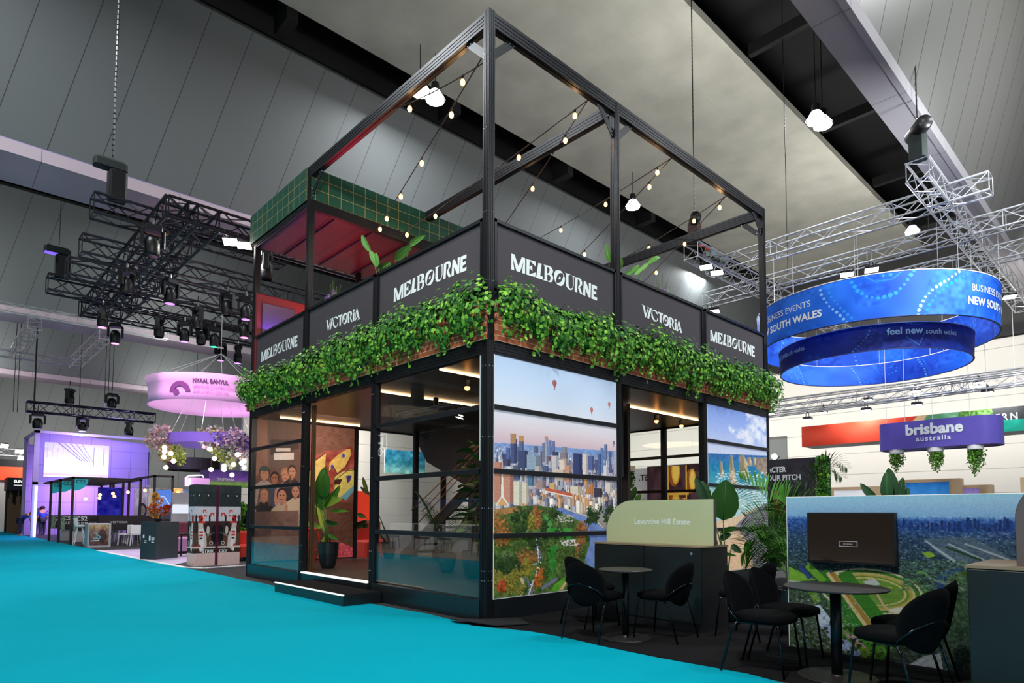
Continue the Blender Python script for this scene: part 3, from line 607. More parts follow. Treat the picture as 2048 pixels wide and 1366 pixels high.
# land under the horizon
m=cv.mask([(980,884),(1245,903),(1245,1230),(980,1230)]); cv.grad([yh,yh+14,yh+40,yh+110,yh+200],[(112,142,190),(120,140,180),(150,156,180),(170,164,170),(120,120,110)],m); cv.nz(16,90,m)
r=cv.r
def blocks(ya,yb,n,wr,hr,cols,x0=0,x1=None):
    x1=x1 or w
    Y=np.sort(r.uniform(ya,yb,n))
    for y in Y:
        x=r.uniform(x0,x1); k=.6+.9*(y-ya)/(yb-ya+1); bw=r.uniform(*wr)*k; bh=r.uniform(*hr)*k; c=np.array(cols[int(r.integers(0,len(cols)))],float)*r.uniform(.85,1.12)
        cv.rect(x,y-bh,x+bw,y,c); cv.rect(x+bw*.62,y-bh,x+bw,y,c*.72)
        if bh>10:
            for q in np.arange(y-bh+2,y,3): cv.rect(x,q,x+bw,q+1,c*.8,.5)
PAL=[(206,202,200),(182,178,186),(150,140,150),(224,214,200),(190,150,120),(110,116,140),(160,160,176),(214,186,160),(90,92,120)]
blocks(yh+14,yh+50,500,(3,7),(2,6),[(186,190,206),(150,160,190),(120,134,170),(206,204,210)])
C3=crop(980,820,7.189)
def tower(xa,ya,xb,yb_,c,cap=None,capy=None,lines=True):
    P=cv.T(C3((xa,ya),(xb,ya+(xb-xa)*.08),(xb,yb_),(xa,yb_))); cv.poly(P,c,raw=True); cx=(P[0][0]+P[1][0])/2
    cv.poly([(cx+ (P[1][0]-cx)*.35,P[1][1]),P[1],P[2],(cx+(P[1][0]-cx)*.35,P[2][1])],[v*.76 for v in c],raw=True)
    if lines:
        for q in np.arange(P[0][1]+2,P[3][1],3.1): cv.rect(P[0][0],q,P[1][0],q+1,[v*.82 for v in c],.45)
    if cap:
        Q=cv.T(C3((xa,ya),(xb,ya+4),(xb,capy),(xa,capy))); cv.poly(Q,cap,.85,raw=True)
blocks(yh+40,yh+105,260,(5,11),(9,26),[(120,124,150),(96,104,136),(160,160,176),(190,186,190),(84,88,120)])
for a in ((302,335,382,760,(70,80,120),(176,132,84),480),(380,415,395,760,(50,58,90)),(395,525,425,740,(86,100,140)),(425,362,492,640,(92,100,134),(196,136,78),450),(410,575,552,830,(62,72,108)),(180,620,300,800,(70,70,100)),(240,535,300,700,(78,96,150)),(632,512,698,610,(92,102,122)),
    (755,470,792,740,(120,126,150)),(792,375,842,780,(150,156,176),(186,120,90),415),(846,430,890,640,(96,116,170)),(903,445,942,600,(104,110,150)),(820,660,880,780,(120,90,104)),(725,590,758,800,(112,110,128)),
    (893,640,990,915,(190,184,184)),(1012,600,1125,700,(130,120,128)),(1042,525,1112,610,(130,132,140)),(1040,690,1120,940,(176,150,140)),(905,590,990,650,(60,70,96)),
    (1203,615,1330,930,(52,62,104)),(1338,625,1412,940,(206,196,188)),(1412,655,1500,860,(84,96,146)),(1510,705,1590,860,(82,84,120)),(1595,540,1640,900,(92,122,170)),(1560,630,1600,900,(70,92,140)),(1647,490,1690,860,(96,112,156)),(1716,590,1750,900,(90,90,124)),(1785,585,1832,920,(160,162,186)),(1635,790,1700,940,(206,204,206)),(1675,720,1690,800,(210,210,215)),
    (535,640,725,850,(136,152,170)),(770,790,850,880,(80,92,130)),(845,725,890,830,(166,174,190)),(650,800,745,900,(176,170,166)),(340,790,450,1000,(78,88,112)),(250,800,345,860,(196,196,200))): tower(*a)
cv.ell(cv.T(C3((1040,800)))[0],9,16,(206,190,176),raw=True)
blocks(yh+105,yh+165,380,(6,13),(8,26),PAL+[(210,150,96),(232,226,214)])
for a in ((70,740,200,1330,(176,120,100)),(200,840,345,1330,(184,128,108)),(345,1020,470,1366,(204,200,180)),(470,1040,560,1340,(206,196,176)),(960,850,1100,1010,(200,180,160)),(1100,790,1165,1050,(196,140,116)),(550,850,640,1090,(84,112,136)),(1360,960,1410,1080,(200,150,96)),(680,1000,800,1130,(150,130,130)),(860,1050,960,1140,(196,160,112)),(1160,1090,1320,1200,(206,194,172)),(1380,1100,1470,1210,(176,124,84)),(1500,1120,1620,1250,(60,56,70)),(1660,1030,1760,1180,(206,196,190)),(1450,1050,1490,1200,(190,120,60))): tower(*a)
cv.line(C3((800,1140),(1190,1225)),9,(176,84,62)); cv.line(C3((800,1165),(1190,1250)),3,(220,200,190))
# theatre spire
cv.poly(C3((178,700),(186,700),(205,1240),(280,1366),(90,1366),(165,1240)),(214,206,196))
cv.poly(C3((110,1366),(178,1250),(270,1366)),(196,150,96))
# parkland, river, roads
C4=crop(980,990,6.355)
pk=cv.mask(C4((0,190),(340,140),(620,130),(860,170),(1180,250),(1480,440),(1700,440),(1700,1500),(0,1500)))
cv.grad([0,h],[(60,84,42),(64,88,40)],pk); cv.nz(24,60,pk,(1,1,.6)); cv.nz(18,150,pk,(1,1,.7))
for P,c in (((( 20,190),(330,150),(380,200),(30,290)),(150,106,62)),(((680,250),(760,290),(800,370),(760,440),(680,330)),(56,124,52)),(((700,420),(1040,420),(1030,580),(740,480)),(54,130,50)),(((740,640),(880,650),(860,800),(800,1060),(750,1060)),(40,112,40)),(((820,1140),(960,1040),(960,1150),(860,1240),(770,1240)),(78,140,40)),(((240,340),(360,330),(360,480),(240,500)),(60,126,54)),(((500,900),(600,880),(570,1010),(510,1100)),(44,110,44))): cv.poly(C4(*P),c,jit=14)
cv.poly(C4((840,165),(930,160),(1050,205),(1200,255),(1340,330),(1440,400),(1500,480),(1480,620),(1335,600),(1330,1000),(1210,830),(1270,640),(1275,560),(1240,470),(1150,330),(1000,260),(870,215)),(96,120,172)); 
cv.line(C4((950,165),(1080,215),(1220,262),(1360,330),(1440,410)),3,(190,176,150))
rv=cv.mask(C4((840,165),(1050,205),(1340,330),(1500,480),(1480,620),(1335,600),(1330,1000),(1210,830),(1275,600),(1150,330))); cv.nz(14,40,rv)
cv.poly(C4((590,500),(620,500),(680,850),(640,960),(560,1180),(530,1320),(440,1320),(540,1150),(600,950)),(92,90,112)); cv.line(C4((600,530),(625,840),(600,980),(490,1280)),1.4,(220,216,210))
cv.line(C4((400,910),(560,880),(690,850)),3,(150,146,150)); cv.line(C4((440,1010),(490,1080),(510,1160)),7,(86,88,110)); cv.line(C4((660,1190),(860,1060)),8,(96,100,124)); cv.line(C4((180,760),(270,830)),8,(124,116,120)); cv.line(C4((380,1010),(430,1120),(400,1290)),8,(178,160,124)); cv.line(C4((970,1110),(890,1230)),8,(176,150,110))
def trees(pts,rr,c,n=5):
    for (x,y) in pts:
        X,Y_=cv.tf(C4((x,y))[0])
        for k in range(n*9):
            q=r.normal(0,.45,2); cc=np.array(c)*r.uniform(.62,1.25)-q[1]*12; cv.ell((X+q[0]*rr,Y_+q[1]*rr*1.05),rr*.2,rr*.18,cc,.85,raw=True)
G1,G2,G3,OR,YE=(34,56,24),(58,80,32),(84,100,38),(124,82,38),(112,106,36)
trees([(x,y) for x,y in r.uniform((40,300),(560,900),(44,2))],13,G2); trees([(x,y) for x,y in r.uniform((30,800),(420,1010),(26,2))],13,G1); trees([(420,400),(340,280),(460,260),(400,440),(520,540),(560,600),(700,380),(680,470),(640,620),(700,620),(800,240),(860,240),(880,480)],15,G1)
trees([(60,320),(100,360),(150,430),(190,470),(110,500),(200,540),(150,560)],17,OR); trees([(590,200),(600,300),(610,360),(590,240)],13,(140,84,46)); trees([(540,290),(530,340),(550,400)],12,YE); trees([(1150,400),(1190,470),(1170,560),(1150,620),(1110,700),(1200,420),(1130,660)],15,(124,80,44)); trees([(430,790),(480,780),(530,800),(490,840)],17,OR); trees([(480,880),(480,930),(490,980)],15,YE); trees([(640,930),(620,1060),(610,1110),(640,1010)],13,(150,84,32)); trees([(700,700),(720,800),(700,900),(740,980),(660,860),(690,650),(900,700),(950,760),(1000,700),(880,800),(1040,720),(1160,760),(1190,690)],13,G2); trees([(x,y) for x,y in r.uniform((40,1000),(430,1200),(22,2))],12,(110,104,40)); trees([(x,y) for x,y in r.uniform((1240,170),(1600,330),(20,2))],11,G1); trees([(150,1170),(170,1150)],12,(150,60,34))
for x,y in r.uniform((900,570),(1120,640),(40,2)): cv.ell(cv.tf(C4((x,y))[0]),3,1.6,(190,184,180),raw=True)
for x,y in r.uniform((860,250),(1060,340),(34,2)): cv.ell(cv.tf(C4((x,y))[0]),3,1.6,(170,164,160),raw=True)
for k in range(26):
    y=r.uniform(560,1240); x=(600+(y-520)*.13 if y<900 else 640-(y-900)*.42)+r.uniform(-14,14); cv.ell(cv.tf(C4((x,y))[0]),1.3,1.2,(225,225,232),raw=True)
cv.nz(7,260,cv.Y>yh+12)
ZB=(1.0,(3.46-ZM[0])/(3.46-.275),(3.46-ZM[1])/(3.46-.275),(3.46-ZM[2])/(3.46-.275))
def mural_wall(cv,x0,x1,label,mt):
    t=thing('mural_wall',label,'printed wall',((x0+x1)/2,.04,0))
    part('plinth',MB().box((x0,.0,0),(x1,.06,.262)),M_plinth,t)
    part('backing',MB().box((x0-.01,.012,.262),(x1+.01,.06,3.47)),M_white,t)
    rs=[0,ZB[1],ZB[2],ZB[3],1.]
    for i in range(4): print_part('print_panel',cv,(x0,.008,3.46),(x1-x0,0,0),(0,0,-(3.46-.275)),mt,t,rs[i],rs[i+1])
    for z in ZM: part('mullion',MB().bbox((x0-.01,-.012,z-.033),(x1+.01,.03,z+.033),.008),M_alu,t)
    part('edge_trim',MB().box((x0-.012,.0,.262),(x0,.02,3.47)),M_white,t)
    return t
mural_wall(cv,x0,x1,'tall city skyline mural with hot air balloons on the wall beside the corner post',M_printE)
# ---- coastal rock stacks
w,h=330,460; x0,x1=5.33,7.80
cv=Cv(w,h,(120,150,210),8,tfx(x0,x1,z0,z1,w,h,0,'y')); r=cv.r; C5=crop(1180,850,3.938); C2=crop(1200,700,5.389)
yh=cv.T(C5((1000,238)))[0][1]
cv.grad([0,h*.16,yh],[(112,140,208),(150,172,222),(200,206,222)])
for x,y,s in [(1580,640,30),(1640,690,46),(1700,760,60),(1760,800,60),(1640,820,56),(1560,900,60),(1700,900,70),(1800,860,60),(1500,930,40),(1410,850,26),(1440,870,24),(1620,960,80),(1780,980,80),(1820,720,40),(1680,620,40),(1600,700,30)]:
    X,Y_=cv.tf(C2((x,y))[0])
    for k in range(30): q=r.normal(0,.4,2); v=r.uniform(.9,1.03); cv.ell((X+q[0]*s*.5,Y_+q[1]*s*.4),s*.13,s*.11,np.array((226,228,238))*v,.3,raw=True)
m=cv.mask([(1400,905),(1560,912),(1560,1200),(1400,1200)]); cv.grad([yh,yh+30,yh+75,yh+120],[(52,104,160),(30,120,160),(70,150,170),(130,180,186)],m); cv.nz(14,60,m)
cv.poly(C5((1310,255),(1425,250),(1425,420),(1380,400),(1310,340)),(136,122,110),jit=20)
for P in (((1030,280),(1045,285),(1058,405),(1028,405)),((1110,232),(1122,232),(1150,400),(1165,470),(1100,470),(1095,400)),((1180,235),(1215,233),(1245,300),(1258,425),(1175,415)),((1240,252),(1270,252),(1280,320),(1245,320)),((1285,255),(1310,255),(1310,320),(1285,318))):
    m=cv.poly(C5(*P),(176,160,132),jit=26,cells=50); Q=cv.T(C5(*P)); cx=sum(p[0] for p in Q)/len(Q)
    m2=m&(cv.X<cx); cv.a[m2]*=.78
for k in range(160):
    x,y=r.uniform((1000,360),(1420,470)); cv.ell(cv.tf(C5((x,y))[0]),r.uniform(2,9),1.2,(216,232,232),.7,raw=True)
cv.poly(C5((940,480),(1430,440),(1430,640),(1150,720),(1000,760)),(170,200,200),.6,jit=20)
for k in range(260):
    x,y=r.uniform((1000,470),(1420,740)); cv.ell(cv.tf(C5((x,y))[0]),r.uniform(3,12),1.6,(228,234,232),.55,raw=True)
cv.poly(C5((980,760),(1150,720),(1430,600),(1430,1300),(960,1300)),(204,178,148),jit=10)
cv.poly(C5((1150,790),(1240,700),(1430,590),(1430,1300),(1290,1130),(1270,960),(1200,860)),(124,116,130),jit=8)
cv.poly(C5((1060,960),(1180,830),(1260,960),(1290,1150),(1000,1150)),(206,172,138),jit=10)
cv.nz(6,220)
mural_wall(cv,x0,x1,'tall mural of pale rock stacks in blue surf at the right end of the stand',M_printE)
# ---- racecourse print on the screen wall
w,h=470,320; y0,y1,za,zb_=-3.15,-5.45,.0,1.51
cv=Cv(w,h,(60,80,110),5,tfx(y0,y1,za,zb_,w,h,1.33,'x')); r=cv.r; C6=crop(1540,950,3.283)
yh=cv.T(C6((900,270)))[0][1]; g=lambda y:cv.T(C6((900,y)))[0][1]
cv.grad([0,yh-30,yh,yh+8,g(340),g(420),g(600),g(800),h],[(142,196,216),(150,190,216),(124,168,208),(52,92,160),(40,76,140),(44,70,100),(36,60,66),(50,76,50),(34,46,40)])
m=cv.Y>yh; cv.nz(22,120,m); cv.nz(16,260,m)
for k in range(2600):
    y=r.uniform(g(300),g(640)); x=r.uniform(0,w); t=(y-yh)/(g(640)-yh); c=(150,176,206) if r.random()<.5 else (26,40,60); cv.rect(x,y,x+r.uniform(1,3+3*t),y+1,c,.55)
for k in range(80):
    x=cv.T(C6((r.uniform(850,1570),0)))[0][0]; y=g(350)+r.uniform(-4,6); hh=r.uniform(4,17)*(1.25 if r.random()<.2 else 1); cv.rect(x,y-hh,x+r.uniform(2,5),y,np.array((30,58,120))*r.uniform(.7,1.2))
cv.poly(C6((1000,420),(1300,400),(1570,540),(1570,640),(1280,600),(1100,520)),(96,112,124),.6,jit=20)
for a in (((1010,430),(1290,620)),((1160,450),(1400,560)),((1060,470),(1230,590)),((1270,450),(1570,560))): cv.line(C6(*a),3,(170,182,190),.7); 
for a in (((1140,470),(1380,560)),): cv.line(C6(*a),4,(34,62,40))
cv.poly(C6((1070,780),(1075,690),(1120,640),(1210,610),(1260,620),(1170,660),(1150,720),(1150,790)),(28,60,120)); cv.poly(C6((1160,690),(1200,640),(1290,620),(1290,760),(1160,770)),(62,92,44),jit=20); cv.line(C6((1040,680),(1270,745)),4,(130,136,140))
cv.poly(C6((985,510),(1040,500),(1080,530),(1030,545)),(120,160,50)); cv.poly(C6((930,620),(1000,630),(1040,660),(950,640)),(90,140,50))
def ellc(cx,cy,rx,ry,rot=0,n=40): return [(cx+rx*math.cos(a)*math.cos(rot)-ry*math.sin(a)*math.sin(rot),cy+rx*math.cos(a)*math.sin(rot)+ry*math.sin(a)*math.cos(rot)) for a in [2*math.pi*i/n for i in range(n)]]
cv.poly(C6((380,690),(560,640),(750,640),(950,690),(1060,780),(1020,900),(900,1010),(830,1100),(700,1250),(560,1180),(420,1000),(360,800)),(62,116,34),jit=12)
for rx,ry,c in ((340,150,(190,186,160)),(322,138,(60,120,34)),(290,122,(176,160,104)),(270,110,(160,152,70)),(250,100,(90,130,50)),(232,92,(186,172,110)),(215,84,(96,134,52))):
    cv.poly(C6(*ellc(660,765,rx,ry,.12)),c,jit=8)
cv.line(C6((640,680),(740,860),(860,960)),4,(186,160,120)); cv.poly(C6((600,700),(680,680),(720,720),(640,730)),(170,180,176))
cv.poly(C6((770,880),(870,865),(860,910),(790,900)),(196,190,176))
cv.line(C6((560,740),(800,740)),3,(150,160,60)); 
for dx,c,wd in ((0,(46,110,30),26),(26,(196,176,130),7),(44,(150,120,50),9),(62,(190,180,150),5),(90,(52,112,34),26)): cv.line(C6((330+dx*1.6,640),(640+dx*1.6,1080-dx*.3)),wd,c)
cv.poly(C6((120,600),(200,640),(300,690),(150,700),(120,690)),(110,160,50),jit=10); cv.line(C6((240,590),(350,700)),14,(96,150,46)); cv.line(C6((190,600),(260,680)),8,(40,64,120))
cv.line(C6((120,695),(700,770)),3,(170,170,160)); cv.poly(C6((130,760),(280,820),(620,1300),(120,1150)),(54,70,52),jit=30,cells=120)
for P,c in ((((240,760),(300,760),(330,830),(290,850)),(90,130,50)),(((270,870),(320,850),(390,940),(380,990),(320,990)),(176,190,206)),(((320,990),(380,980),(470,1060),(600,1170),(560,1200),(420,1110)),(130,146,180)),(((470,1020),(560,1060),(640,1150),(560,1150)),(140,120,110)),(((540,1100),(700,1180),(640,1240)),(96,130,40))): cv.poly(C6(*P),c,jit=22,cells=120)
for k in range(500):
    x,y=r.uniform((130,760),(560,1200)); cv.rect(*(lambda q:(q[0],q[1],q[0]+r.uniform(1,5),q[1]+r.uniform(1,3)))(cv.tf(C6((x,y))[0])),np.array((150,160,170))*r.uniform(.3,1.2),.7)
for k in range(240):
    x,y=r.uniform((120,1000),(900,1300)); cv.ell(cv.tf(C6((x,y))[0]),r.uniform(2,5),r.uniform(2,4),np.array((40,56,26))*r.uniform(.5,1.3),.8,raw=True)
for k in range(900):
    x,y=r.uniform((850,560),(1280,760)); cv.ell(cv.tf(C6((x,y))[0]),r.uniform(1,3),1.2,np.array((60,84,70))*r.uniform(.4,1.9),.6,raw=True)
cv.poly(C6((900,1250),(1000,1190),(1110,1170),(1130,1300),(1040,1290)),(120,126,130),jit=16,cells=120)
cv.nz(9,300)
t=thing('screen_wall','low partition printed with an aerial view of a racecourse behind the round table','printed partition',(1.38,-4.3,0))
part('backing',MB().bbox((1.332,-5.5,.0),(1.43,-3.15,1.51),.004),M_white,t); print_part('racecourse_print',cv,(1.329,-3.16,1.505),(0,-2.3,0),(0,0,-1.5),M_print,t)
t=thing('television','flat black television with a small no-signal box on the racecourse print','television',(1.3,-3.77,.88))
part('housing',MB().bbox((1.262,-4.165,.868),(1.326,-3.385,1.352),.006),M_dark,t); part('screen_glass',MB().box((1.258,-4.148,.888),(1.262,-3.402,1.335)),mat('reflection_brown_screen',(46,36,31),.12,spec=1.,coat=1),t)  # brown screen base stands for the hall's reflection
b=MB()
for a in ((-3.845,-3.84,1.03,1.08),(-3.685,-3.68,1.03,1.08),(-3.845,-3.68,1.03,1.034),(-3.845,-3.68,1.076,1.08)): b.box((1.2565,a[0],a[2]),(1.258,a[1],a[3]))
mb_=part('message_box',b,emat('screen_text_glow',(200,200,205),.6),t); part('message_text',text_mb('NO SIGNAL',.085,lambda u,v,w:(1.2575-w*.2,-3.72-u,1.049+v)),MATS['screen_text_glow'],mb_)
# ---- lane photo inside (group of people before a graffiti wall)
w,h=420,540; x0,x1,za,zb_=.12,2.47,.3,3.36
cv=Cv(w,h,(110,84,76),9,tfx(x0,x1,za,zb_,w,h,7.72,'y')); r=cv.r; C7=crop(490,790,3.903)
cv.grad([0,h*.5,h],[(128,100,90),(120,84,76),(90,66,58)]); cv.nz(8,30)
for k,y in enumerate(np.arange(-260,h+60,9.)):
    for x in np.arange(210,w,22): cv.line([(x+(k%2)*11,y+(x-210)*.12+60),(x+(k%2)*11+20,y+(x-210)*.12+62)],1.2,(60,44,40),.5,raw=True)
cv.poly(C7((20,160),(180,200),(200,560),(80,640),(10,640)),(176,132,112),.8); cv.poly(C7((175,210),(420,190),(420,640),(180,560)),(112,98,92),.8)
cv.poly(C7((200,350),(420,350),(420,420),(200,470)),(60,52,52),.7)
cv.poly(C7((496,520),(560,470),(640,430),(720,440),(820,400),(880,480),(866,700),(800,830),(640,860),(496,840)),(150,72,68),.85,jit=34,cells=30)
cv.poly(C7((500,600),(540,520),(600,470),(632,450),(625,560),(580,640),(560,780),(500,720)),(206,196,120),jit=14)
cv.poly(C7((660,530),(720,470),(790,425),(822,420),(825,470),(780,560),(720,610),(690,560),(655,600)),(212,196,112),jit=14); cv.poly(C7((700,640),(760,600),(830,580),(880,590),(866,700),(800,800),(720,810),(690,740)),(204,206,120),jit=14)
cv.poly(C7((740,800),(866,690),(866,730),(790,820)),(90,170,206),.9); cv.line(C7((660,930),(760,900),(866,850)),5,(210,80,110))
for p in ((768,475),(680,560)): cv.ell(cv.tf(C7(p)[0]),7,9,(70,90,170),raw=True)
cv.poly(C7((788,635),(810,628),(832,632),(820,670),(800,690)),(60,60,140)); cv.poly(C7((700,660),(760,655),(740,700),(690,700)),(60,40,36))
cv.line(C7((655,600),(690,560),(720,615),(780,565),(830,480)),3,(50,36,34)); cv.line(C7((500,600),(540,520),(632,450)),3,(50,36,34)); cv.line(C7((690,740),(720,650),(800,590),(870,585)),3,(50,36,34))
cv.poly(C7((720,1130),(866,1200),(866,1260),(560,1275),(600,1120)),(196,84,100),jit=30,cells=120)
cv.poly(C7((496,800),(700,820),(866,860),(866,1200),(720,1140),(500,1120)),(88,60,50),.8,jit=10)
def guy(hx,hy,s,hair,skin,top,rx=1.,cap=None):
    X,Y_=cv.tf(C7((hx,hy))[0]); s*=1.55
    cv.poly([(X-s*1.7*rx,Y_+s*7),(X-s*1.55*rx,Y_+s*2.1),(X-s*.5,Y_+s*1.2),(X+s*.5,Y_+s*1.2),(X+s*1.55*rx,Y_+s*2.1),(X+s*1.7*rx,Y_+s*7)],top,raw=True); cv.rect(X-s*.3,Y_+s*.6,X+s*.3,Y_+s*1.5,[v*.9 for v in skin])
    cv.ell((X,Y_-s*.15),s*.88,s*1.15,hair,raw=True); cv.ell((X,Y_+s*.12),s*.7,s*.98,skin,raw=True)
    if cap: cv.ell((X,Y_-s*.75),s*.85,s*.45,cap,raw=True)
    cv.rect(X-s*.4,Y_-s*.1,X-s*.12,Y_+s*.05,(50,36,34)); cv.rect(X+s*.12,Y_-s*.1,X+s*.4,Y_+s*.05,(50,36,34)); cv.rect(X-s*.28,Y_+s*.55,X+s*.28,Y_+s*.68,(170,80,74))
    for sx in (-1,1): cv.line([(X+sx*s*1.5*rx,Y_+s*2.5),(X+sx*s*1.65*rx,Y_+s*4.6),(X+sx*s*.9,Y_+s*5.8)],s*.55,skin,raw=True)
SK=(206,150,124)
guy(153,612,15,(60,50,46),SK,(190,178,176),1.1,(70,90,80)); guy(232,650,13,(40,30,30),(176,120,96),(70,80,110),.9); guy(318,625,15,(170,130,90),SK,(176,160,170)); guy(368,600,14,(70,50,40),SK,(50,52,60),1.1)
guy(150,775,15,(110,70,50),SK,(40,36,38)); guy(290,785,16,(60,40,46),SK,(206,190,170)); guy(395,750,14,(90,66,50),SK,(222,206,184),1.1)
for hx,hy in ((150,775),(318,625)):
    X,Y_=cv.tf(C7((hx,hy))[0]); cv.line([(X-18,Y_),(X-22,Y_+44)],9,(120,80,56),.8,raw=True); cv.line([(X+18,Y_),(X+21,Y_+44)],9,(120,80,56),.8,raw=True)
cv.poly(C7((20,915),(420,900),(420,1300),(20,1300)),(126,96,92),.85,jit=12)
cv.poly(C7((240,415),(355,415),(355,440),(240,442)),(235,235,235)); cv.poly(C7((226,455),(382,450),(382,505),(226,508)),(240,240,240))
cv.nz(6,240)
t=thing('lane_photo_wall','large interior photo of a smiling group and a yellow graffiti brick lane','printed wall',(1.3,7.71,.27)); part('backing',MB().box((.1,7.725,.27),(2.48,7.76,3.36)),M_blk,t)
print_part('lane_print',cv,(x0,7.72,3.36),(x1-x0,0,0),(0,0,-(3.36-.3)),M_print,t)
# ================================================================ FURNITURE
def chair_root():
    t=thing('shell_chair','x','chair',(0,0,0),'black velvet shell chairs around the two round tables')
    # faces +x; seat pad
    b=MB(); n=28; prof=[(.86,-.035),(.98,-.02),(1.,.0),(.97,.025),(.8,.04),(.001,.045)]
    vs=[];
    for rr,hh in prof:
        for k in range(n):
            w=2*math.pi*k/n; cx,sy=math.cos(w),math.sin(w); e=.8; X=.25*rr*abs(cx)**e*(1 if cx>0 else -1)+.03; Y=.245*rr*abs(sy)**e*(1 if sy>0 else -1); vs.append((X,Y,.455+hh))
    m=len(prof); b.add(vs,[(i*n+k,i*n+(k+1)%n,(i+1)*n+(k+1)%n,(i+1)*n+k) for i in range(m-1) for k in range(n)]+[tuple(range(n-1,-1,-1)),tuple((m-1)*n+k for k in range(n))])
    part('seat',b,M_vel,t,smooth=True)
    # curved oval back shell
    b=MB(); nu,nv=18,14; vs=[]
    for side in (0,1):
        for j in range(nv+1):
            v=.5-.5*math.cos(math.pi*j/nv); z=.36+v*.465; hw=.272*max(0.0,1-abs(2*v-1)**2.3)**.5; hw=max(hw,.02)
            for i in range(nu+1):
                u=-1+2*i/nu; y=u*hw; bend=.10*(y/.27)**2; tilt=-.10*(v-.2); x=-.225+bend+tilt-(.032*math.sqrt(max(0,1-u*u))*(1-abs(2*v-1)**6) if side else 0)
                vs.append((x,y,z))
    W_=nu+1; o=(nv+1)*W_; fs=[]
    for j in range(nv):
        for i in range(nu): a=j*W_+i; fs.append((a,a+1,a+W_+1,a+W_)); fs.append((o+a,o+a+W_,o+a+W_+1,o+a+1))
    for j in range(nv):
        a=j*W_; fs.append((a,a+W_,o+a+W_,o+a)); a+=nu; fs.append((a,o+a,o+a+W_,a+W_))
    for i in range(nu): fs.append((i,o+i,o+i+1,i+1)); a=nv*W_+i; fs.append((a,a+1,o+a+1,o+a))
    b.add(vs,fs); part('backrest',b,M_vel,t,smooth=True)
    for sy in (-1,1):
        part('leg',MB().tube([(.15,sy*.17,.44),(.20,sy*.215,.41),(.245,sy*.235,0)],.0095,8),M_leg,t,smooth=True)
        part('leg',MB().tube([(-.12,sy*.235,.44),(-.17,sy*.245,.36),(-.27,sy*.25,0)],.0095,8),M_leg,t,smooth=True)
    arc=[(-.12,-.24,.44),(-.17,-.243,.49),(-.225,-.20,.545),(-.268,-.1,.585),(-.285,0,.60),(-.268,.1,.585),(-.225,.20,.545),(-.17,.243,.49),(-.12,.24,.44)]
    part('back_hoop',MB().tube(arc,.0095,8),M_leg,t,label='shiny tube hoop round the back',smooth=True)
    part('seat_rail',MB().tube([(-.12,-.235,.42),(.15,-.17,.42),(.15,.17,.42),(-.12,.235,.42)],.008,6),M_leg,t)
    return t
ch=chair_root()
spots=[(.19,-1.58,0,'black shell chair nearest the teal carpet, back turned to it, at the farther table'),(.80,-1.0,-.25,'black shell chair half hidden behind the front-left chair, before the skyline mural'),(.76,-2.06,math.pi/2+.12,'black shell chair at the right side of the farther round table, before the cabinet'),
    (.17,-3.43,-math.pi/2+.12,'front one of the two paired black chairs left of the nearer table'),(.72,-3.40,-math.pi/2+.1,'rear one of the two side-by-side black chairs left of the nearer table'),(1.50,-2.62,math.pi*.5,'black chair back showing just past the right end of the green-signed cabinet'),
    (.06,-4.50,1.3,'large dark chair at the right side of the nearer round table, seat toward it'),(.68,-4.42,1.62,'black chair mostly hidden between the right chair, the print and the near cabinet')]
for i,(x,y,a,lb) in enumerate(spots):
    if i==0: ch.location=(x,y,.004); ch.rotation_euler=(0,0,a); ch['label']=lb
    else: dup(ch,(x,y,.004),a,lb)
def table(x,y,r,label):
    k=1.08 if r<.35 else 1.2; t=thing('round_table',label,'table',(x,y,.004),'round black pedestal tables')
    part('tabletop',MB().lathe((x,y,.72),[(r-.006,0),(r,.006),(r,.014),(r-.004,.018)],64),mat('black_linoleum_top',(44,42,42),.35,spec=.5),t,smooth=False)
    part('column',MB().lathe((x,y,.004),[(.036*(1 if r<.35 else 1.2),.01),(.036*(1 if r<.35 else 1.2),.716)],24),mat('black_powder_column',(20,28,32),.35,.4),t,smooth=True); part('base_disc',MB().lathe((x,y,.004),[(k*.245,0),(k*.25,.004),(k*.245,.009),(.05,.012),(.04,.03)],48),mat('black_base_disc',(40,38,38),.45),t)
table(.46,-1.77,.29,'round black pedestal table before the cabinet with the pale green sign'); table(.40,-3.95,.395,'nearer round black pedestal table in front of the racecourse print')
def cabinet(x,y0,y1,d,label,keyside=True,hh=.97):
    """x front plane, y0>y1"""
    t=thing('service_cabinet',label,'cabinet',(x+d/2,(y0+y1)/2,0)); M=mat('dark_laminate',(24,29,31),.4,spec=.5,scale=2)
    part('body',MB().box((x+.004,y1,.0),(x+d,y0,hh-.02)),M,t); ym=(y0+y1)/2
    for a,c in ((y0-.005,ym+.008),(ym-.008,y1+.005)): dr=part('door',MB().bbox((x-.014,c,.10),(x+.004,a,hh-.03),.003),M,t)
    part('worktop',MB().box((x-.02,y1-.01,hh-.02),(x+d+.01,y0+.01,hh)),mat('taupe_top_ply_edge',(140,122,98),.35),t)
    if keyside: part('lock',MB().lathe((x-.016,y1+.12,.88),[(.016,0),(.016,.004),(.006,.006)][::-1],16,(-1,0,0)),M_steel,dr,label='round silver lock')
    return t
cabinet(1.3,-.655,-2.2,.58,'low black two-door cabinet behind the farther round table')
cabinet(.40,-4.86,-6.3,.9,'large near black cabinet cut by the right frame edge',False)
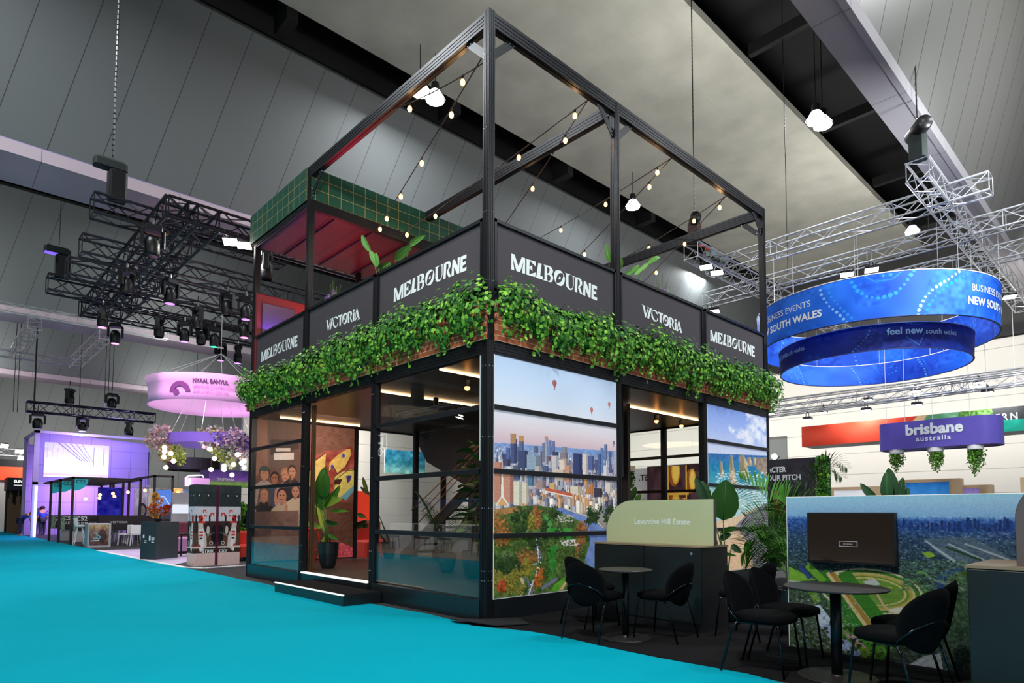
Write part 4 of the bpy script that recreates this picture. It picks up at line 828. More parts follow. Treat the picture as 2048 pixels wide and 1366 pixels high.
def sign(x,y0,y1,z0,z1,rad,th,m,label,txt=None):
    t=thing('countertop_sign',label,'sign',(x+th/2,(y0+y1)/2,z0)); pts=[(y0-.0,z0),(y0,z1-rad)]+[(y0-rad+rad*math.cos(a),z1-rad+rad*math.sin(a)) for a in np.linspace(0,math.pi/2,16)][1:]+[(y1,z1),(y1,z0)]
    part('sign_board',MB().prism([(x,p,q) for p,q in pts],(th,0,0)),mat('dark_sign_edge',(70,66,68),.5),t)
    sf=part('sign_face',MB().prism([(x-.003,p,q) for p,q in [(y0-.004,z0)]+[(p-.004 if i<18 else p,q-.004) for i,(p,q) in enumerate(pts[1:-1])]+[(y1,z0)]],(.0028,0,0)),m,t)
    if txt: part('lettering',text_mb(txt,.80,lambda u,v,w:(x-.0035-w*.4,-1.108-u,1.205+v),.022),mat('pale_mint_letters',(232,244,240),.6),sf)
sign(1.55,-.648,-2.212,.97,1.512,.42,.07,mat('sage_green_face',(192,200,156),.7,var=.02),'pale sage green sign with one rounded corner standing on the low black cabinet','Levantine Hill Estate')
sign(.52,-5.13,-6.2,.97,1.60,.30,.12,mat('taupe_sign_face',(96,84,84),.5),'taupe sign with a rounded corner on the near right cabinet')
# ================================================================ PLANTS
def blade(b,p,d,L,wd,c,droop=.5,n=7,roll=0.,shape=None,split=0,rng=None):
    """broad leaf with a folded midrib; d start direction"""
    p=np.array(p,float); d=np.array(d,float); d/=np.linalg.norm(d); P=[p.copy()]; D=[d.copy()]
    for i in range(n):
        d=d+np.array([0,0,-droop/n]); d/=np.linalg.norm(d); p=p+d*L/n; P.append(p.copy()); D.append(d.copy())
    side=np.cross(D[0],[0,0,1.]); 
    if np.linalg.norm(side)<.05: side=np.array([1.,0,0])
    side/=np.linalg.norm(side); nr=np.cross(side,D[0]); side=side*math.cos(roll)+nr*math.sin(roll)
    vs=[]; 
    for i in range(n+1):
        t=i/n; ww=wd*(math.sin(math.pi*min(1,t*.93+.07))**.65) if shape is None else wd*shape(t); s=side-D[i]*np.dot(side,D[i]); s/=np.linalg.norm(s); u=np.cross(s,D[i])
        vs+= [P[i]-s*ww*.5+u*ww*.14,P[i]-s*ww*.25+u*ww*.03,P[i],P[i]+s*ww*.25+u*ww*.03,P[i]+s*ww*.5+u*ww*.14]
    b.cur=c; fs=[(i*5+k,i*5+k+1,(i+1)*5+k+1,(i+1)*5+k) for i in range(n) for k in range(4)]
    if split and rng is not None: fs=[f for f in fs if not ((f[0]%5 in (0,3)) and rng.random()<split)]
    b.add(vs,fs); return P
def pot(x,y,z,r,hh,m,t):
    part('pot',MB().lathe((x,y,z),[(r*.55,0),(r*.72,hh*.12),(r*.95,hh*.55),(r,hh),(r*.93,hh),(r*.88,hh*.8),(.001,hh*.8)],32),m,t,smooth=False)
    part('soil',MB().lathe((x,y,z+hh*.82),[(r*.9,0),(.001,.01)],20),mat('dark_soil',(38,28,22),.9),t)
M_pot=mat('black_glazed_pot',(24,30,34),.3,spec=.6); M_stem=mat('green_stem',(70,96,40),.5)
def banana(name,x,y,z,H,n,seed,label,potr=.0,poth=0,wmax=.26,az=None,cols=((58,104,34),(84,130,44),(40,84,34))):
    r=np.random.default_rng(seed); t=thing(name,label,'potted plant' if potr else 'plant',(x,y,z)); 
    if potr: pot(x,y,z,potr,poth,M_pot,t)
    lf=MB(); st=MB(); z0=z+poth*.8
    for k in range(n):
        a=(az[k] if az else 2.4*k+r.uniform(-.3,.3)); hh=H*r.uniform(.45,1)-poth*.5 if not az else H*[1,.8,.9,.62,.7,.5,.85,.6][k%8]; lean=r.uniform(.1,.32); base=np.array([x+.05*math.cos(a),y+.05*math.sin(a),z0]); top=base+np.array([math.cos(a)*hh*lean,math.sin(a)*hh*lean,hh*.62])
        mid=(base+top)/2+np.array([0,0,hh*.04]); st.tube([base,mid,top],.012,6,taper=.006)
        c=np.array(lin(cols[k%len(cols)]))*r.uniform(.85,1.15); blade(lf,top,(math.cos(a)*.45,math.sin(a)*.45,.9),hh*.55,wmax*r.uniform(.8,1.1),tuple(c),r.uniform(.5,1.4),9,r.uniform(-.5,.5),split=.04,rng=r)
    part('stem',st,M_stem,t,smooth=True); part('leaves',lf,M_leaf,t,smooth=False); return t
def palm(x,y,z,H,n,seed,label,potr=0,poth=0,spread=1.,name='potted_palm',c0=(60,96,42)):
    r=np.random.default_rng(seed); t=thing(name,label,'potted plant' if potr else 'plant',(x,y,z)); lf=MB(); st=MB()
    if potr: pot(x,y,z,potr,poth,M_pot,t)
    for k in range(n):
        a=2.4*k+r.uniform(-.4,.4); el=r.uniform(.75,1.35); L=H*r.uniform(.75,1.1); p=np.array([x,y,z+poth*.8]); d=np.array([math.cos(a)*math.cos(el)*spread,math.sin(a)*math.cos(el)*spread,math.sin(el)]); d/=np.linalg.norm(d); P=[p.copy()]; D=[d.copy()]; m=16; dr=r.uniform(.7,1.5)
        for i in range(m): d=d+np.array([0,0,-dr/m*(i/m*1.6)]); d/=np.linalg.norm(d); p=p+d*L/m; P.append(p.copy()); D.append(d.copy())
        st.tube(P,.008,5,taper=.003); c=np.array(lin(c0))*r.uniform(.8,1.3)
        for i in range(5,m+1):
            for q in (0,.5):
                if i==m and q: continue
                pp=P[i]+(P[min(i+1,m)]-P[i])*q; s=np.cross(D[i],[0,0,1.]); s/=np.linalg.norm(s)+1e-9; ll=L*.24*math.sin(math.pi*(i-3)/(m-1))**.6+.03
                for sg in (-1,1): blade(lf,pp,s*sg*.8+D[i]*.75+np.array([0,0,.12]),ll,.026,tuple(c*r.uniform(.85,1.15)),.7,3)
    part('frond_stem',st,M_stem,t); part('fronds',lf,M_leaf,t); return t
def blade2(b,p0,p1,wd,c,nrm,bend=.06,cup=.12,rag=0):
    """paddle leaf from p0 to p1 facing nrm"""
    p0,p1,nrm=[np.array(q,float) for q in (p0,p1,nrm)]; L=np.linalg.norm(p1-p0); d=(p1-p0)/L; s_=np.cross(d,nrm); s_/=np.linalg.norm(s_); u=np.cross(s_,d); n=12; vs=[]
    for i in range(n+1):
        t=i/n; w_=wd*.5*(math.sin(math.pi*t**.8)**.6 if 0<t<1 else .04); m=p0+d*L*t+u*bend*L*math.sin(math.pi*t); k=1-rag*(i%3==0)
        vs+=[m-s_*w_*k+u*w_*cup*2,m-s_*w_*.5+u*w_*cup*.6,m,m+s_*w_*.5+u*w_*cup*.6,m+s_*w_*k+u*w_*cup*2]
    b.cur=c; b.add(vs,[(i*5+k,i*5+k+1,(i+1)*5+k+1,(i+1)*5+k) for i in range(n) for k in range(4)]); b.cur=tuple(min(1,v*2.2) for v in c); b.tube([p0+u*.004,p0+d*L*.5+u*(bend*L+.004),p0+d*L*.97+u*.01],.006,5,taper=.002)
def paddle(name,base,potr,poth,pf,px2w,items,label,cols=((46,92,34),(70,116,42),(36,76,38)),seed=1,off=.12):
    """pf maps a pixel to the plant's plane; items: stem-top pixel, tip pixel, width in pixels"""
    r=np.random.default_rng(seed); t=thing(name,label,'potted plant',base); pot(*base,potr,poth,M_pot,t); lf=MB(); st=MB(); z0=base[2]+poth*.8
    for k,(x0_,y0_,x1_,y1_,w_) in enumerate(items):
        o=r.uniform(-off,off); v=np.array([.69,.72,0])*o; A=np.array(pf(x0_,y0_))+v; B=np.array(pf(x1_,y1_))+v*1.5; q=np.array([base[0],base[1],z0]); q[:2]+=r.uniform(-.05,.05,2)
        st.tube([q,q*.5+A*.5+np.array([0,0,.05]),A],.013,6,taper=.006); nr=CAM-A+r.normal(0,.5,3)*np.linalg.norm(CAM-A)*.35
        blade2(lf,A,B,w_*px2w(A),tuple(np.array(lin(cols[k%len(cols)]))*r.uniform(.85,1.2)),nr,r.uniform(.02,.10),r.uniform(.08,.22),.05)
    part('stem',st,M_stem,t,smooth=True); part('leaves',lf,M_leaf,t,smooth=True); return t
def PW(sc): return lambda A: np.dot(A-CAM,_F)/FPX/sc
def cr(ox,oy,s_): return lambda x,y:(ox+x/s_,oy+y/s_)
k_=cr(490,790,3.903); paddle('potted_strelitzia',(.72,5.55,.272),.20,.50,lambda x,y:onx(*k_(x,y),.72),PW(3.903),[(600,900,622,560,125),(592,870,455,680,85),(640,860,770,815,80),(620,800,650,610,95),(640,885,762,705,60),(600,1040,470,998,50),(640,985,745,1000,50),(655,905,805,908,28),(615,1100,605,1205,50),(660,1090,738,1130,32),(590,1000,500,760,60),(610,1060,560,840,55)],'broad-leaved plant in a rounded black pot just inside the doorway',((56,104,34),(84,132,44),(128,150,50)))
k2=cr(490,790,3.903); paddle('potted_strelitzia',(3.0,7.0,.272),.18,.4,lambda x,y:onx(*k2(x,y),2.6),PW(3.903),[(960,770,920,640,34),(985,780,915,720,30),(950,960,880,930,40),(960,980,840,1040,50),(975,1010,930,1030,36)],'dim broad-leaved plant cut by the right edge of the doorway',((50,70,36),(40,56,34)))
def ficus(x,y,z,H,seed,label):
    r=np.random.default_rng(seed); t=thing('potted_fiddle_fig',label,'potted plant',(x,y,z)); pot(x,y,z,.22,.45,M_pot,t); lf=MB(); st=MB(); st.tube([(x,y,z+.35),(x+.03,y,z+H*.5),(x,y+.04,z+H*.9)],.02,7,taper=.012); part('trunk',st,mat('fig_trunk',(110,86,62),.7),t)
    for k in range(34):
        a=2.4*k; hz=z+.55+ (H-.5)*k/34; c=np.array(lin([(62,102,40),(86,126,52),(52,88,40)][k%3]))*r.uniform(.8,1.2); blade(lf,(x+.05*math.cos(a),y+.05*math.sin(a),hz),(math.cos(a),math.sin(a),.5),r.uniform(.28,.42),r.uniform(.17,.25),tuple(c),.9,6,r.uniform(-.4,.4))
    part('leaves',lf,M_leaf,t)
ficus(1.55,2.1,.272,2.2,4,'tall fiddle-leaf fig behind the large glass wall')
palm(1.9,3.3,.272,1.15,8,6,'feathery palm behind the large glass wall, beside the fig',.17,.35)
k3=cr(1370,920,3.446); paddle('potted_strelitzia',(2.3,-2.0,.004),.18,.4,lambda x,y:onx(*k3(x,y),2.25),PW(3.446),[(255,415,268,138,190),(140,300,62,122,66),(172,290,122,142,62),(252,500,372,465,42),(246,545,328,512,46),(330,585,402,642,48),(250,640,350,660,22)],'tall plant with one big upright paddle leaf right of the pale green sign',((40,84,30),(30,60,38),(44,76,44)),3,.06)
def frond(lf,st,P,ll,c,rng,wd=.026,skip=.12):
    P=[np.array(p,float) for p in P]; m=30; Q=[]
    for i in range(m+1):
        t=i/m*(len(P)-1); k=min(len(P)-2,int(t)); u=t-k; a=P[max(k-1,0)]; b_=P[k]; c_=P[k+1]; d_=P[min(k+2,len(P)-1)]; Q.append(.5*((2*b_)+(-a+c_)*u+(2*a-5*b_+4*c_-d_)*u*u+(-a+3*b_-3*c_+d_)*u**3))
    st.tube(Q,.008,5,taper=.002)
    for i in range(int(m*skip)+1,m+1):
        d_=Q[min(i+1,m)]-Q[i-1]; d_/=np.linalg.norm(d_); v=Q[i]-CAM; v/=np.linalg.norm(v); s_=np.cross(d_,v); s_/=np.linalg.norm(s_)+1e-9; L=ll*math.sin(math.pi*min(1,(i+4)/(m+5)))**.5+.02
        for sg in (-1,1): blade(lf,Q[i],s_*sg*.75+d_*.75+v*rng.uniform(-.3,.3)+np.array([0,0,.05]),L*rng.uniform(.85,1.1),wd,tuple(np.array(lin(c))*rng.uniform(.7,1.3)),.55,4)
def fpalm(base,potr,poth,pf,fr,ll,label,seed,c=(60,110,42),wd=.026):
    r=np.random.default_rng(seed); t=thing('potted_palm',label,'potted plant',base); pot(*base,potr,poth,M_pot,t); lf=MB(); st=MB(); q=(base[0],base[1],base[2]+poth*.8)
    for f in fr: v=np.array([.69,.72,0])*r.uniform(-.15,.15); frond(lf,st,[q]+[np.array(pf(*a))+v for a in f],ll,c,r,wd,.25)
    part('frond_stem',st,M_stem,t); part('fronds',lf,M_leaf,t)
fpalm((2.0,-2.88,.004),.22,.5,lambda x,y:onx(*k3(x,y),1.9),[[(720,600),(680,450),(600,330),(500,215),(372,140)],[(710,620),(600,560),(480,530),(400,560)],[(720,640),(650,480),(560,420),(440,400)],[(730,560),(740,420),(700,330),(640,270)],[(700,720),(620,700),(540,760)],[(700,700),(600,620),(470,600),(380,640)],[(740,700),(680,640),(600,600),(520,560)],[(690,780),(640,740),(580,730),(520,770)]],.37,'arching feathery palm in a dark pot left of the racecourse print',12,(70,126,42),.028)
k4=cr(1560,740,4.197); paddle('potted_strelitzia',(2.1,-3.95,.004),.2,.45,lambda x,y:onx(*k4(x,y),2.0),PW(4.197),[(965,1120,962,815,120),(905,1120,900,850,95),(800,1110,640,955,66),(1080,1100,1136,985,50),(1000,1130,1030,900,70)],'plant whose dark paddle leaves rise over the top of the racecourse print',((36,74,44),(44,84,50)),4,.08)
palm(6.2,.95,.272,1.15,7,41,'palm inside the side opening against the bright far wall',.18,.35,1.1); 
k5=cr(1230,840,8.04); paddle('potted_strelitzia',(4.7,1.3,.272),.17,.35,lambda x,y:ony(*k5(x,y),1.3),PW(8.04),[(200,1300,150,1060,90),(230,1300,310,1080,110),(330,1330,400,1190,90),(120,1330,90,1150,60)],'leafy plant inside the side opening beside the skyline mural',((70,110,36),(56,96,36)))

# upstairs plants and flowers
k7=cr(450,300,3.4145); paddle('potted_strelitzia',(.5,2.9,3.71),.2,.4,lambda x,y:onx(*k7(x,y),.48),PW(3.4145),[(1050,800,985,680,48),(992,690,930,573,44),(1052,815,1130,765,66),(1160,745,1280,640,62),(1255,650,1368,578,44),(1045,800,1030,700,30)],'green plant poking above the aisle balustrade beneath the canopy edge',((96,150,70),(80,132,60)),5,.03)
k8=cr(1080,180,2.97); paddle('potted_strelitzia',(3.1,.5,3.71),.2,.4,lambda x,y:ony(*k8(x,y),.45),PW(2.97),[(410,1020,395,918,34),(478,1065,478,985,40),(530,1095,590,1040,26),(590,1080,645,1030,26),(640,1030,715,988,30),(560,1100,610,1055,26),(500,1095,560,1070,24)],'plant behind the middle upper post above the tables-side balustrade',((84,138,56),(110,156,76)),6,.03)
def bouquet(x,y,z,seed,label):
    r=np.random.default_rng(seed); t=thing('flower_bouquet',label,'flowers',(x,y,z)); part('vase',MB().lathe((x,y,z),[(.06,0),(.09,.1),(.07,.22),(.05,.24)],16),M_dark,t); b=MB(); s=MB()
    for k in range(150):
        v=r.normal(0,1,3); v/=np.linalg.norm(v); p=np.array([x,y,z+.42])+v*np.array([.16,.16,.2])*r.uniform(.6,1); c=[(120,70,170),(150,100,200),(90,130,70),(120,150,120),(170,130,190)][k%5]; leaf(b,p,v+r.normal(0,.3,3),np.cross(v,[.3,.2,1]),.05,tuple(np.array(lin(c))))
    for k in range(8): a=k*.8; s.tube([(x,y,z+.2),(x+.1*math.cos(a),y+.1*math.sin(a),z+.65+.1*(k%3))],.004,4)
    part('blooms',b,M_leaf,t); part('stem',s,M_stem,t)
bouquet(.25,4.55,4.75,1,'purple and teal flower bouquet above the aisle-side VICTORIA panel'); bouquet(4.25,.25,4.68,2,'purple flower bouquet above the tables-side VICTORIA panel'); bouquet(6.55,.25,4.55,3,'small purple flowers over the rail of the far right panel')
for x,y,lb in ((.25,4.55,'under the aisle-side bouquet'),(4.25,.25,'under the tables-side bouquet'),(6.55,.25,'at the far right bouquet')):
    single('flower_stand',MB().box((x-.15,y-.15,3.7),(x+.15,y+.15,4.545 if x>6 else (4.675 if x>4 else 4.745))),M_blk,'black box pedestal upstairs '+lb,'pedestal')
# staircase inside
t=thing('staircase','black staircase with copper handrails inside the glass room','staircase',(3.6,4.2,.27))
n=15; b=MB(); zs_=lambda y:.27+(6.55-y)*.645
for i in range(n):
    yy=6.5-i*.3; b.box((3.1,yy-.31,zs_(yy)+.12),(3.95,yy,zs_(yy)+.17))
part('tread',b,M_blk,t)
for x in (3.05,3.95): part('stringer',MB().prism([(x,6.6,.28),(x,6.6,.42),(x,2.05,3.30),(x,1.7,3.30),(x,6.3,.28)],(.04,0,0)),M_blk,t)
M_cop=mat('copper_tube',(214,150,104),.25,.9)
for dz,ya,yb_ in ((.12,5.9,2.6),(.40,5.9,2.6),(.56,5.7,2.6),(.85,6.1,2.6)): part('handrail',MB().tube([(3.02,ya,zs_(ya)+dz),(3.02,yb_,min(3.33,zs_(yb_)+dz))],.011,6),M_cop,t)
single('black_bulkhead',MB().prism([(4.05,7.6,3.36),(4.05,7.0,2.62),(4.05,5.5,2.0),(4.05,1.0,2.0),(4.05,1.0,3.36)],(.08,0,0)),M_blk,'black angular bulkhead hanging over the staircase inside the stand','bulkhead')
single('brown_partition',MB().box((4.25,1.0,.272),(4.33,5.6,3.36)),mat('dark_brown_partition',(58,48,46),.5),'dark brown partition behind the staircase inside the stand','partition')
M_red=mat('red_orange_upholstery',(196,50,34),.7); ra,rb_=ony(706,1000,9.6)[0],ony(756,1000,9.6)[0]
t=thing('lounge_sofa','red-orange sofa seen through the doorway at its right edge','sofa',(ra+.5,9.3,0))
part('seat',MB().bbox((ra,8.9,.12),(rb_,9.5,.62),.05),M_red,t); part('backrest',MB().bbox((ra,9.4,.5),(rb_,9.6,1.15),.05),M_red,t); part('foot',MB().box((ra+.1,9.0,0),(rb_-.1,9.5,.12)),M_dark,t)
single('red_light_panel',MB().bbox((ra,9.64,0),(rb_,9.7,1.95),.01),mat('red_panel',(210,60,40),.5,emit=(230,60,30),es=.5),'glowing orange-red panel behind the red sofa','panel')
t=thing('bar_stool','red metal stool behind the doorway plant','stool',(1.0,6.9,.27)); part('seat',MB().lathe((1.0,6.9,.98),[(.16,0),(.17,.02),(.16,.04)],20),M_red,t)
for sx in (-1,1):
    for sy in (-1,1): part('leg',MB().tube([(1+sx*.1,6.9+sy*.1,.98),(1+sx*.18,6.9+sy*.18,.272)],.012,6),M_red,t)
part('footrest',MB().tube([(1+.15*math.cos(k*math.pi/8),6.9+.15*math.sin(k*math.pi/8),.55) for k in range(17)],.008,5),M_red,t)
# ================================================================ TRUSSES AND HANGING RIGS
def truss_mb(a,b_,s=.29,r=.025,step=.5,rb=.011,n=6):
    a,b_=np.array(a,float),np.array(b_,float); L=np.linalg.norm(b_-a); t=(b_-a)/L; sd=np.cross(t,[0,0,1.]); sd/=np.linalg.norm(sd); up=np.array([0,0,1.]); b=MB(); h=s/2
    cs=[sd*h+up*h,-sd*h+up*h,-sd*h-up*h,sd*h-up*h]
    for c in cs: b.tube([a+c,b_+c],r,n)
    k=max(1,int(round(L/step)))
    for i in range(k):
        p,q=a+t*L*i/k,a+t*L*(i+1)/k
        for j in range(4):
            c,d=cs[j],cs[(j+1)%4]; b.tube([p+(c if i%2 else d),q+(d if i%2 else c)],rb,4,False)
    for e in [0,k]+list(range(4,k,6)):
        p=a+t*L*e/k
        for j in range(4): b.tube([p+cs[j],p+cs[(j+1)%4]],rb,4,False)
    return b
def truss(a,b_,label,m=None,s=.29,group=None,step=.5,r=.025,rb=.011):
    return single('lighting_truss',truss_mb(a,b_,s,r,step,rb),m or M_silver,label,'truss',group)
def chain(x,y,z0,z1,label,r=.02):
    b=MB(); b.tube([(x,y,z0),(x,y,z1)],r*.7,5); n=min(150,int((z1-z0)/.12))
    for i in range(n): z=z0+(i+.5)*(z1-z0)/n; b.lathe((x,y,z-.02),[(r*.5,-.03),(r,0),(r*.5,.03)],5)
    return single('rigging_chain',b,M_dark,label,'chain')
def flood(x,y,z,aim,label,s=.3,power=0,top=None):
    t=thing('flood_light',label,'flood light',(x,y,z)); d=Vector(aim)-Vector((x,y,z)); q=d.to_track_quat('-Z','Y').to_matrix()
    def tr(b): b.v=[tuple(Vector((x,y,z))+q@Vector(p)) for p in b.v]; return b
    hs=part('housing',tr(MB().bbox((-s*.5,-s*.35,.0),(s*.5,s*.35,.10),.02)),M_dark,t); part('lens',tr(MB().box((-s*.46,-s*.31,-.01),(s*.46,s*.31,0))),M_lamp,hs)
    part('yoke',MB().tube([(x-s*.5,y,z),(x-s*.4,y,z+.25),(x+s*.4,y,z+.25),(x+s*.5,y,z)],.012,5),M_dark,t)
    if top: part('drop_pole',MB().tube([(x,y,z+.24),(x,y,top)],.015,5),M_dark,t)
    if power: light('AREA',(x+d.normalized().x*.1,y+d.normalized().y*.1,z+d.normalized().z*.1),power,(1,.98,.95),s,aim=aim,name='flood_beam')
    return t
# rig above the blue rings
truss((9.9,-2.35,8.6),(22.5,-2.35,8.6),'long silver truss running away at the upper right with a hoist on its near end',s=.42)
truss((10.1,3.15,8.6),(22.5,3.15,8.6),'silver truss whose near end shows behind the far right corner post of the stand',s=.42)
truss((11.7,3.5,8.6),(11.7,-3.3,8.6),'nearest cross truss above the blue rings, topmost of the parallel three',s=.4)
truss((14.1,5.0,8.6),(14.1,-5.2,8.6),'middle cross truss directly above the blue rings with two lit floods',s=.4)
truss((16.5,3.5,8.6),(16.5,-5.2,8.6),'farthest cross truss, partly hidden by the top of the upper blue ring',s=.4)
def hoist(x,y,z,m,label):
    t=thing('chain_hoist',label,'chain hoist',(x,y,z)); part('motor',MB().lathe((x-.3,y-.22,z+.62),[(.14,0),(.16,.05),(.16,.6),(.14,.65)],16,(.8,.6,0)),M_dark,t,smooth=True)
    part('chain_bag',MB().bbox((x-.15,y-.15,z),(x+.15,y+.15,z+.6),.04),m,t); part('hook',MB().tube([(x,y,z+.72),(x,y,z+.9)],.03,6),M_steel,t)
hoist(10.0,-2.35,8.85,mat('green_black_bag',(22,34,32),.7),'dark hoist with a cylinder motor on the near end of the upper right truss')
hoist(10.3,3.15,8.85,mat('brown_hoist_cover',(58,34,26),.7),'brown covered hoist above the truss seen under the roof frame')
chain(10.0,-2.35,9.75,18.4,'chain hanging to the hoist at the upper right truss end'); chain(10.3,3.15,9.75,18.4,'chain hanging to the brown covered hoist',.022)
chain(14.1,-4.3,8.8,18.4,'chain at the right going up from the middle cross truss'); chain(14.1,2.2,8.8,18.4,'thin chain rising above the middle cross truss left of the rings',.014); chain(16.5,-1.0,8.8,18.4,'thin chain rising from the farthest cross truss',.012)
hoist(14.1,-4.3,8.0,M_dark,'black hoist hanging under the middle cross truss at the right')
t=thing('rigging_box','red and grey electrical distribution box on the truss end under the roof frame','power box',(11.0,3.3,8.82)); part('box_body',MB().bbox((11.3,3.2,8.83),(12.3,3.4,9.1),.02),mat('grey_power_box',(120,132,132),.5),t); part('clamp',MB().tube([(10.6,3.2,8.9),(11.1,3.3,9.1),(11.25,3.3,9.0)],.05,6),mat('red_plastic',(190,50,36),.5),t)
for x,y,z,lb,p in ((14.1,.5,8.25,'left one of two bright floods over the upper blue ring',60),(14.1,-.15,8.2,'right one of two bright floods over the upper blue ring',60),(14.1,4.7,8.15,'upper flood of the glaring pair left of the blue ring',90),(14.1,4.95,7.95,'lower flood of the glaring pair left of the blue ring',0),(20,-2.35,8.3,'bright flood at the far end of the upper right truss',90),(17.5,3.0,8.0,'flood glowing between the two blue rings',30),(10.9,3.15,8.35,'left small bright flood on the truss behind the frame post',0),(11.5,3.15,8.35,'right small bright flood on the truss behind the frame post',0)):
    flood(x,y,z,(x-1.5,y-.6,0),lb,.36,p,8.45)
light('AREA',(9.8,-4.8,8.6),420,(.95,.98,1),.8,aim=(13,-1.5,6.4),name='ring_wash')
# ---- blue rings
def ring_paint(W_,H_,seed,dark,ups):
    cv=Cv(W_,H_,(20,90,205),seed); r=cv.r
    b1=[(26,92,214),(16,70,190),(60,120,235),(30,110,235),(20,70,180)] if not dark else [(10,30,110),(8,24,84),(12,44,140),(6,20,70)]  # darker blues paint the shade on the lower ring's outer face
    xs=np.linspace(0,W_,13); cols=[b1[int(r.integers(0,len(b1)))] for _ in xs]; cols[-1]=cols[0]
    cv.a=np.stack([np.interp(cv.X+cv.Y*.7,xs,[c[k] for c in cols]) for k in range(3)],-1)
    cv.nz(20 if not dark else 10,40,None,(.6,.8,1)); n=_noise(H_,W_,26,r); n2=_noise(H_,W_,200,r); cv.a+=((n>.55)*(n2-.5)*46)[...,None]*np.array([.5,.8,1])
    return cv
def dots(cv,pts,rad,c,n,al=.95):
    P=[np.array(p,float) for p in pts]; L=[0]
    for a,b_ in zip(P,P[1:]): L.append(L[-1]+np.linalg.norm(b_-a))
    for i in range(n):
        d=L[-1]*i/(n-1); k=min(len(P)-2,max(0,np.searchsorted(L,d)-1)); p=P[k]+(P[k+1]-P[k])*((d-L[k])/(L[k+1]-L[k]+1e-9)); f=.9+.2*math.sin(i); cv.ell((p[0],p[1]),rad*f,rad*f,c,al,raw=True)
RC=(13.98,-.10)
W1,H1=1300,72
def ang(px,py,z,Rr):   # angle round the ring of a point on the near side
    best=(9e9,0)
    for i in range(720):
        a=2*math.pi*i/720; p=np.array([RC[0]+Rr*math.cos(a),RC[1]+Rr*math.sin(a),z]); q=p-CAM; zz=q@_F; x,y=PCX+FPX*(q@_R)/zz,PCY-FPX*(q@_U)/zz
        n_=np.dot(q[:2],[math.cos(a),math.sin(a)])
        if n_<0 and abs(x-px)<best[0]: best=(abs(x-px),a)
    return best[1]
def rings(z0,z1,R0,fl,seed,dark,label,name):
    t=thing('ring_banner',label,'hanging ring sign',(RC[0],RC[1],z0)); sc=2*math.pi*R0/W1; H_=int((z1-z0)/sc*1.0); 
    ia=2*math.pi
    def paint(inner):
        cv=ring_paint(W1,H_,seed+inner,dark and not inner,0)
        def pa(px,py): 
            a=ang(px,py,(z0+z1)/2,R0); x=(a/ia)*W1; return x
        if not inner:
            f=lambda pts:[(pa(x,0),y*H_) for x,y in pts]; hi=(130,190,240); mid=(40,140,240)
            if not dark:
                dots(cv,f([(1641,.0),(1645,.25),(1660,.55),(1680,.8),(1693,1.)]),2.5,hi,11); dots(cv,f([(1656,.0),(1662,.3),(1680,.62),(1709,1.)]),2.5,mid,11)
                dots(cv,f([(1704,.1),(1716,.32),(1735,.5),(1760,.56),(1790,.5),(1812,.28),(1828,.0)]),3.2,(40,150,245),15)
                cv.line(f([(1728,.0),(1750,.17),(1785,.17),(1806,.0)]),1.6,(40,140,240)); dots(cv,f([(1768,.06),(1782,.06)]),2.6,(40,150,245),2)
                dots(cv,f([(1835,1.),(1838,.85),(1850,.62),(1868,.42),(1890,.26),(1917,.04)]),2.6,(170,215,245),14); dots(cv,f([(1850,1.),(1856,.8),(1872,.58),(1900,.32),(1934,.08)]),2.4,(30,150,240),13)
            else:
                dots(cv,f([(1742,.1),(1735,.4),(1722,.7),(1705,.95)]),1.9,(70,140,200),9,.8); dots(cv,f([(1752,.1),(1745,.4),(1732,.7),(1716,.95)]),1.9,(24,70,160),9,.8)
                dots(cv,f([(1640,.4),(1655,.7),(1675,.72),(1692,.45),(1702,.2)]),2.,(20,60,150),11,.8); dots(cv,f([(1928,.1),(1934,.5),(1945,.95)]),1.6,(60,120,190),11,.8)
                cv.line(f([(1810,.05),(1836,.1),(1852,.0)]),1.2,(40,110,180)); cv.line(f([(1812,.55),(1838,.9),(1850,.4)]),1.2,(40,110,180))
        else:
            for k in range(8):
                x=W1*(k+.3)/8; dots(cv,[(x,0),(x+18,H_*.5),(x+26,H_)],2.1,(120,200,240),9,.8); dots(cv,[(x+12,0),(x+28,H_*.5),(x+36,H_)],2.,(30,120,220),9,.8)
                dots(cv,[(x+60,0),(x+70,H_*.5),(x+90,H_*.62),(x+110,H_*.5),(x+120,0)],2.2,(30,130,230),12,.8); cv.line([(x+70,0),(x+80,H_*.25),(x+100,H_*.25),(x+110,0)],1.2,(30,120,220),raw=True)
        return cv
    for inner in (0,1):
        def cur(u,v,inner=inner):
            a=u*2*math.pi; a=-a if inner else a; rr=R0+fl*(1-v)-(.03 if inner else 0)
            return np.stack([RC[0]+rr*np.cos(a),RC[1]+rr*np.sin(a),z1+(z0-z1)*v],-1)
        cv=paint(inner)
        if inner: cv.a=cv.a*1.0
        print_part('inner_print' if inner else 'outer_print',cv,None,None,None,M_print,t,curve=cur)
    part('top_rim',MB().ring((RC[0],RC[1],z1),R0+fl+.012,0,.02,.05,96),M_white,t); part('bottom_rim',MB().ring((RC[0],RC[1],z0-.015),R0+.01,0,.015,.045,96),mat('navy_rim',(16,40,110),.5),t)
    def onring(px,w,zc,txt,bold,m):
        a0=ang(px,0,zc,R0)
        part('lettering',text_mb(txt,w,lambda u,v,e:(RC[0]+(R0+fl*(zc+v-z0)/(z1-z0)+e*2)*math.cos(a0+(u-w/2)/R0),RC[1]+(R0+fl*(zc+v-z0)/(z1-z0)+e*2)*math.sin(a0+(u-w/2)/R0),zc+v),bold),m,t)
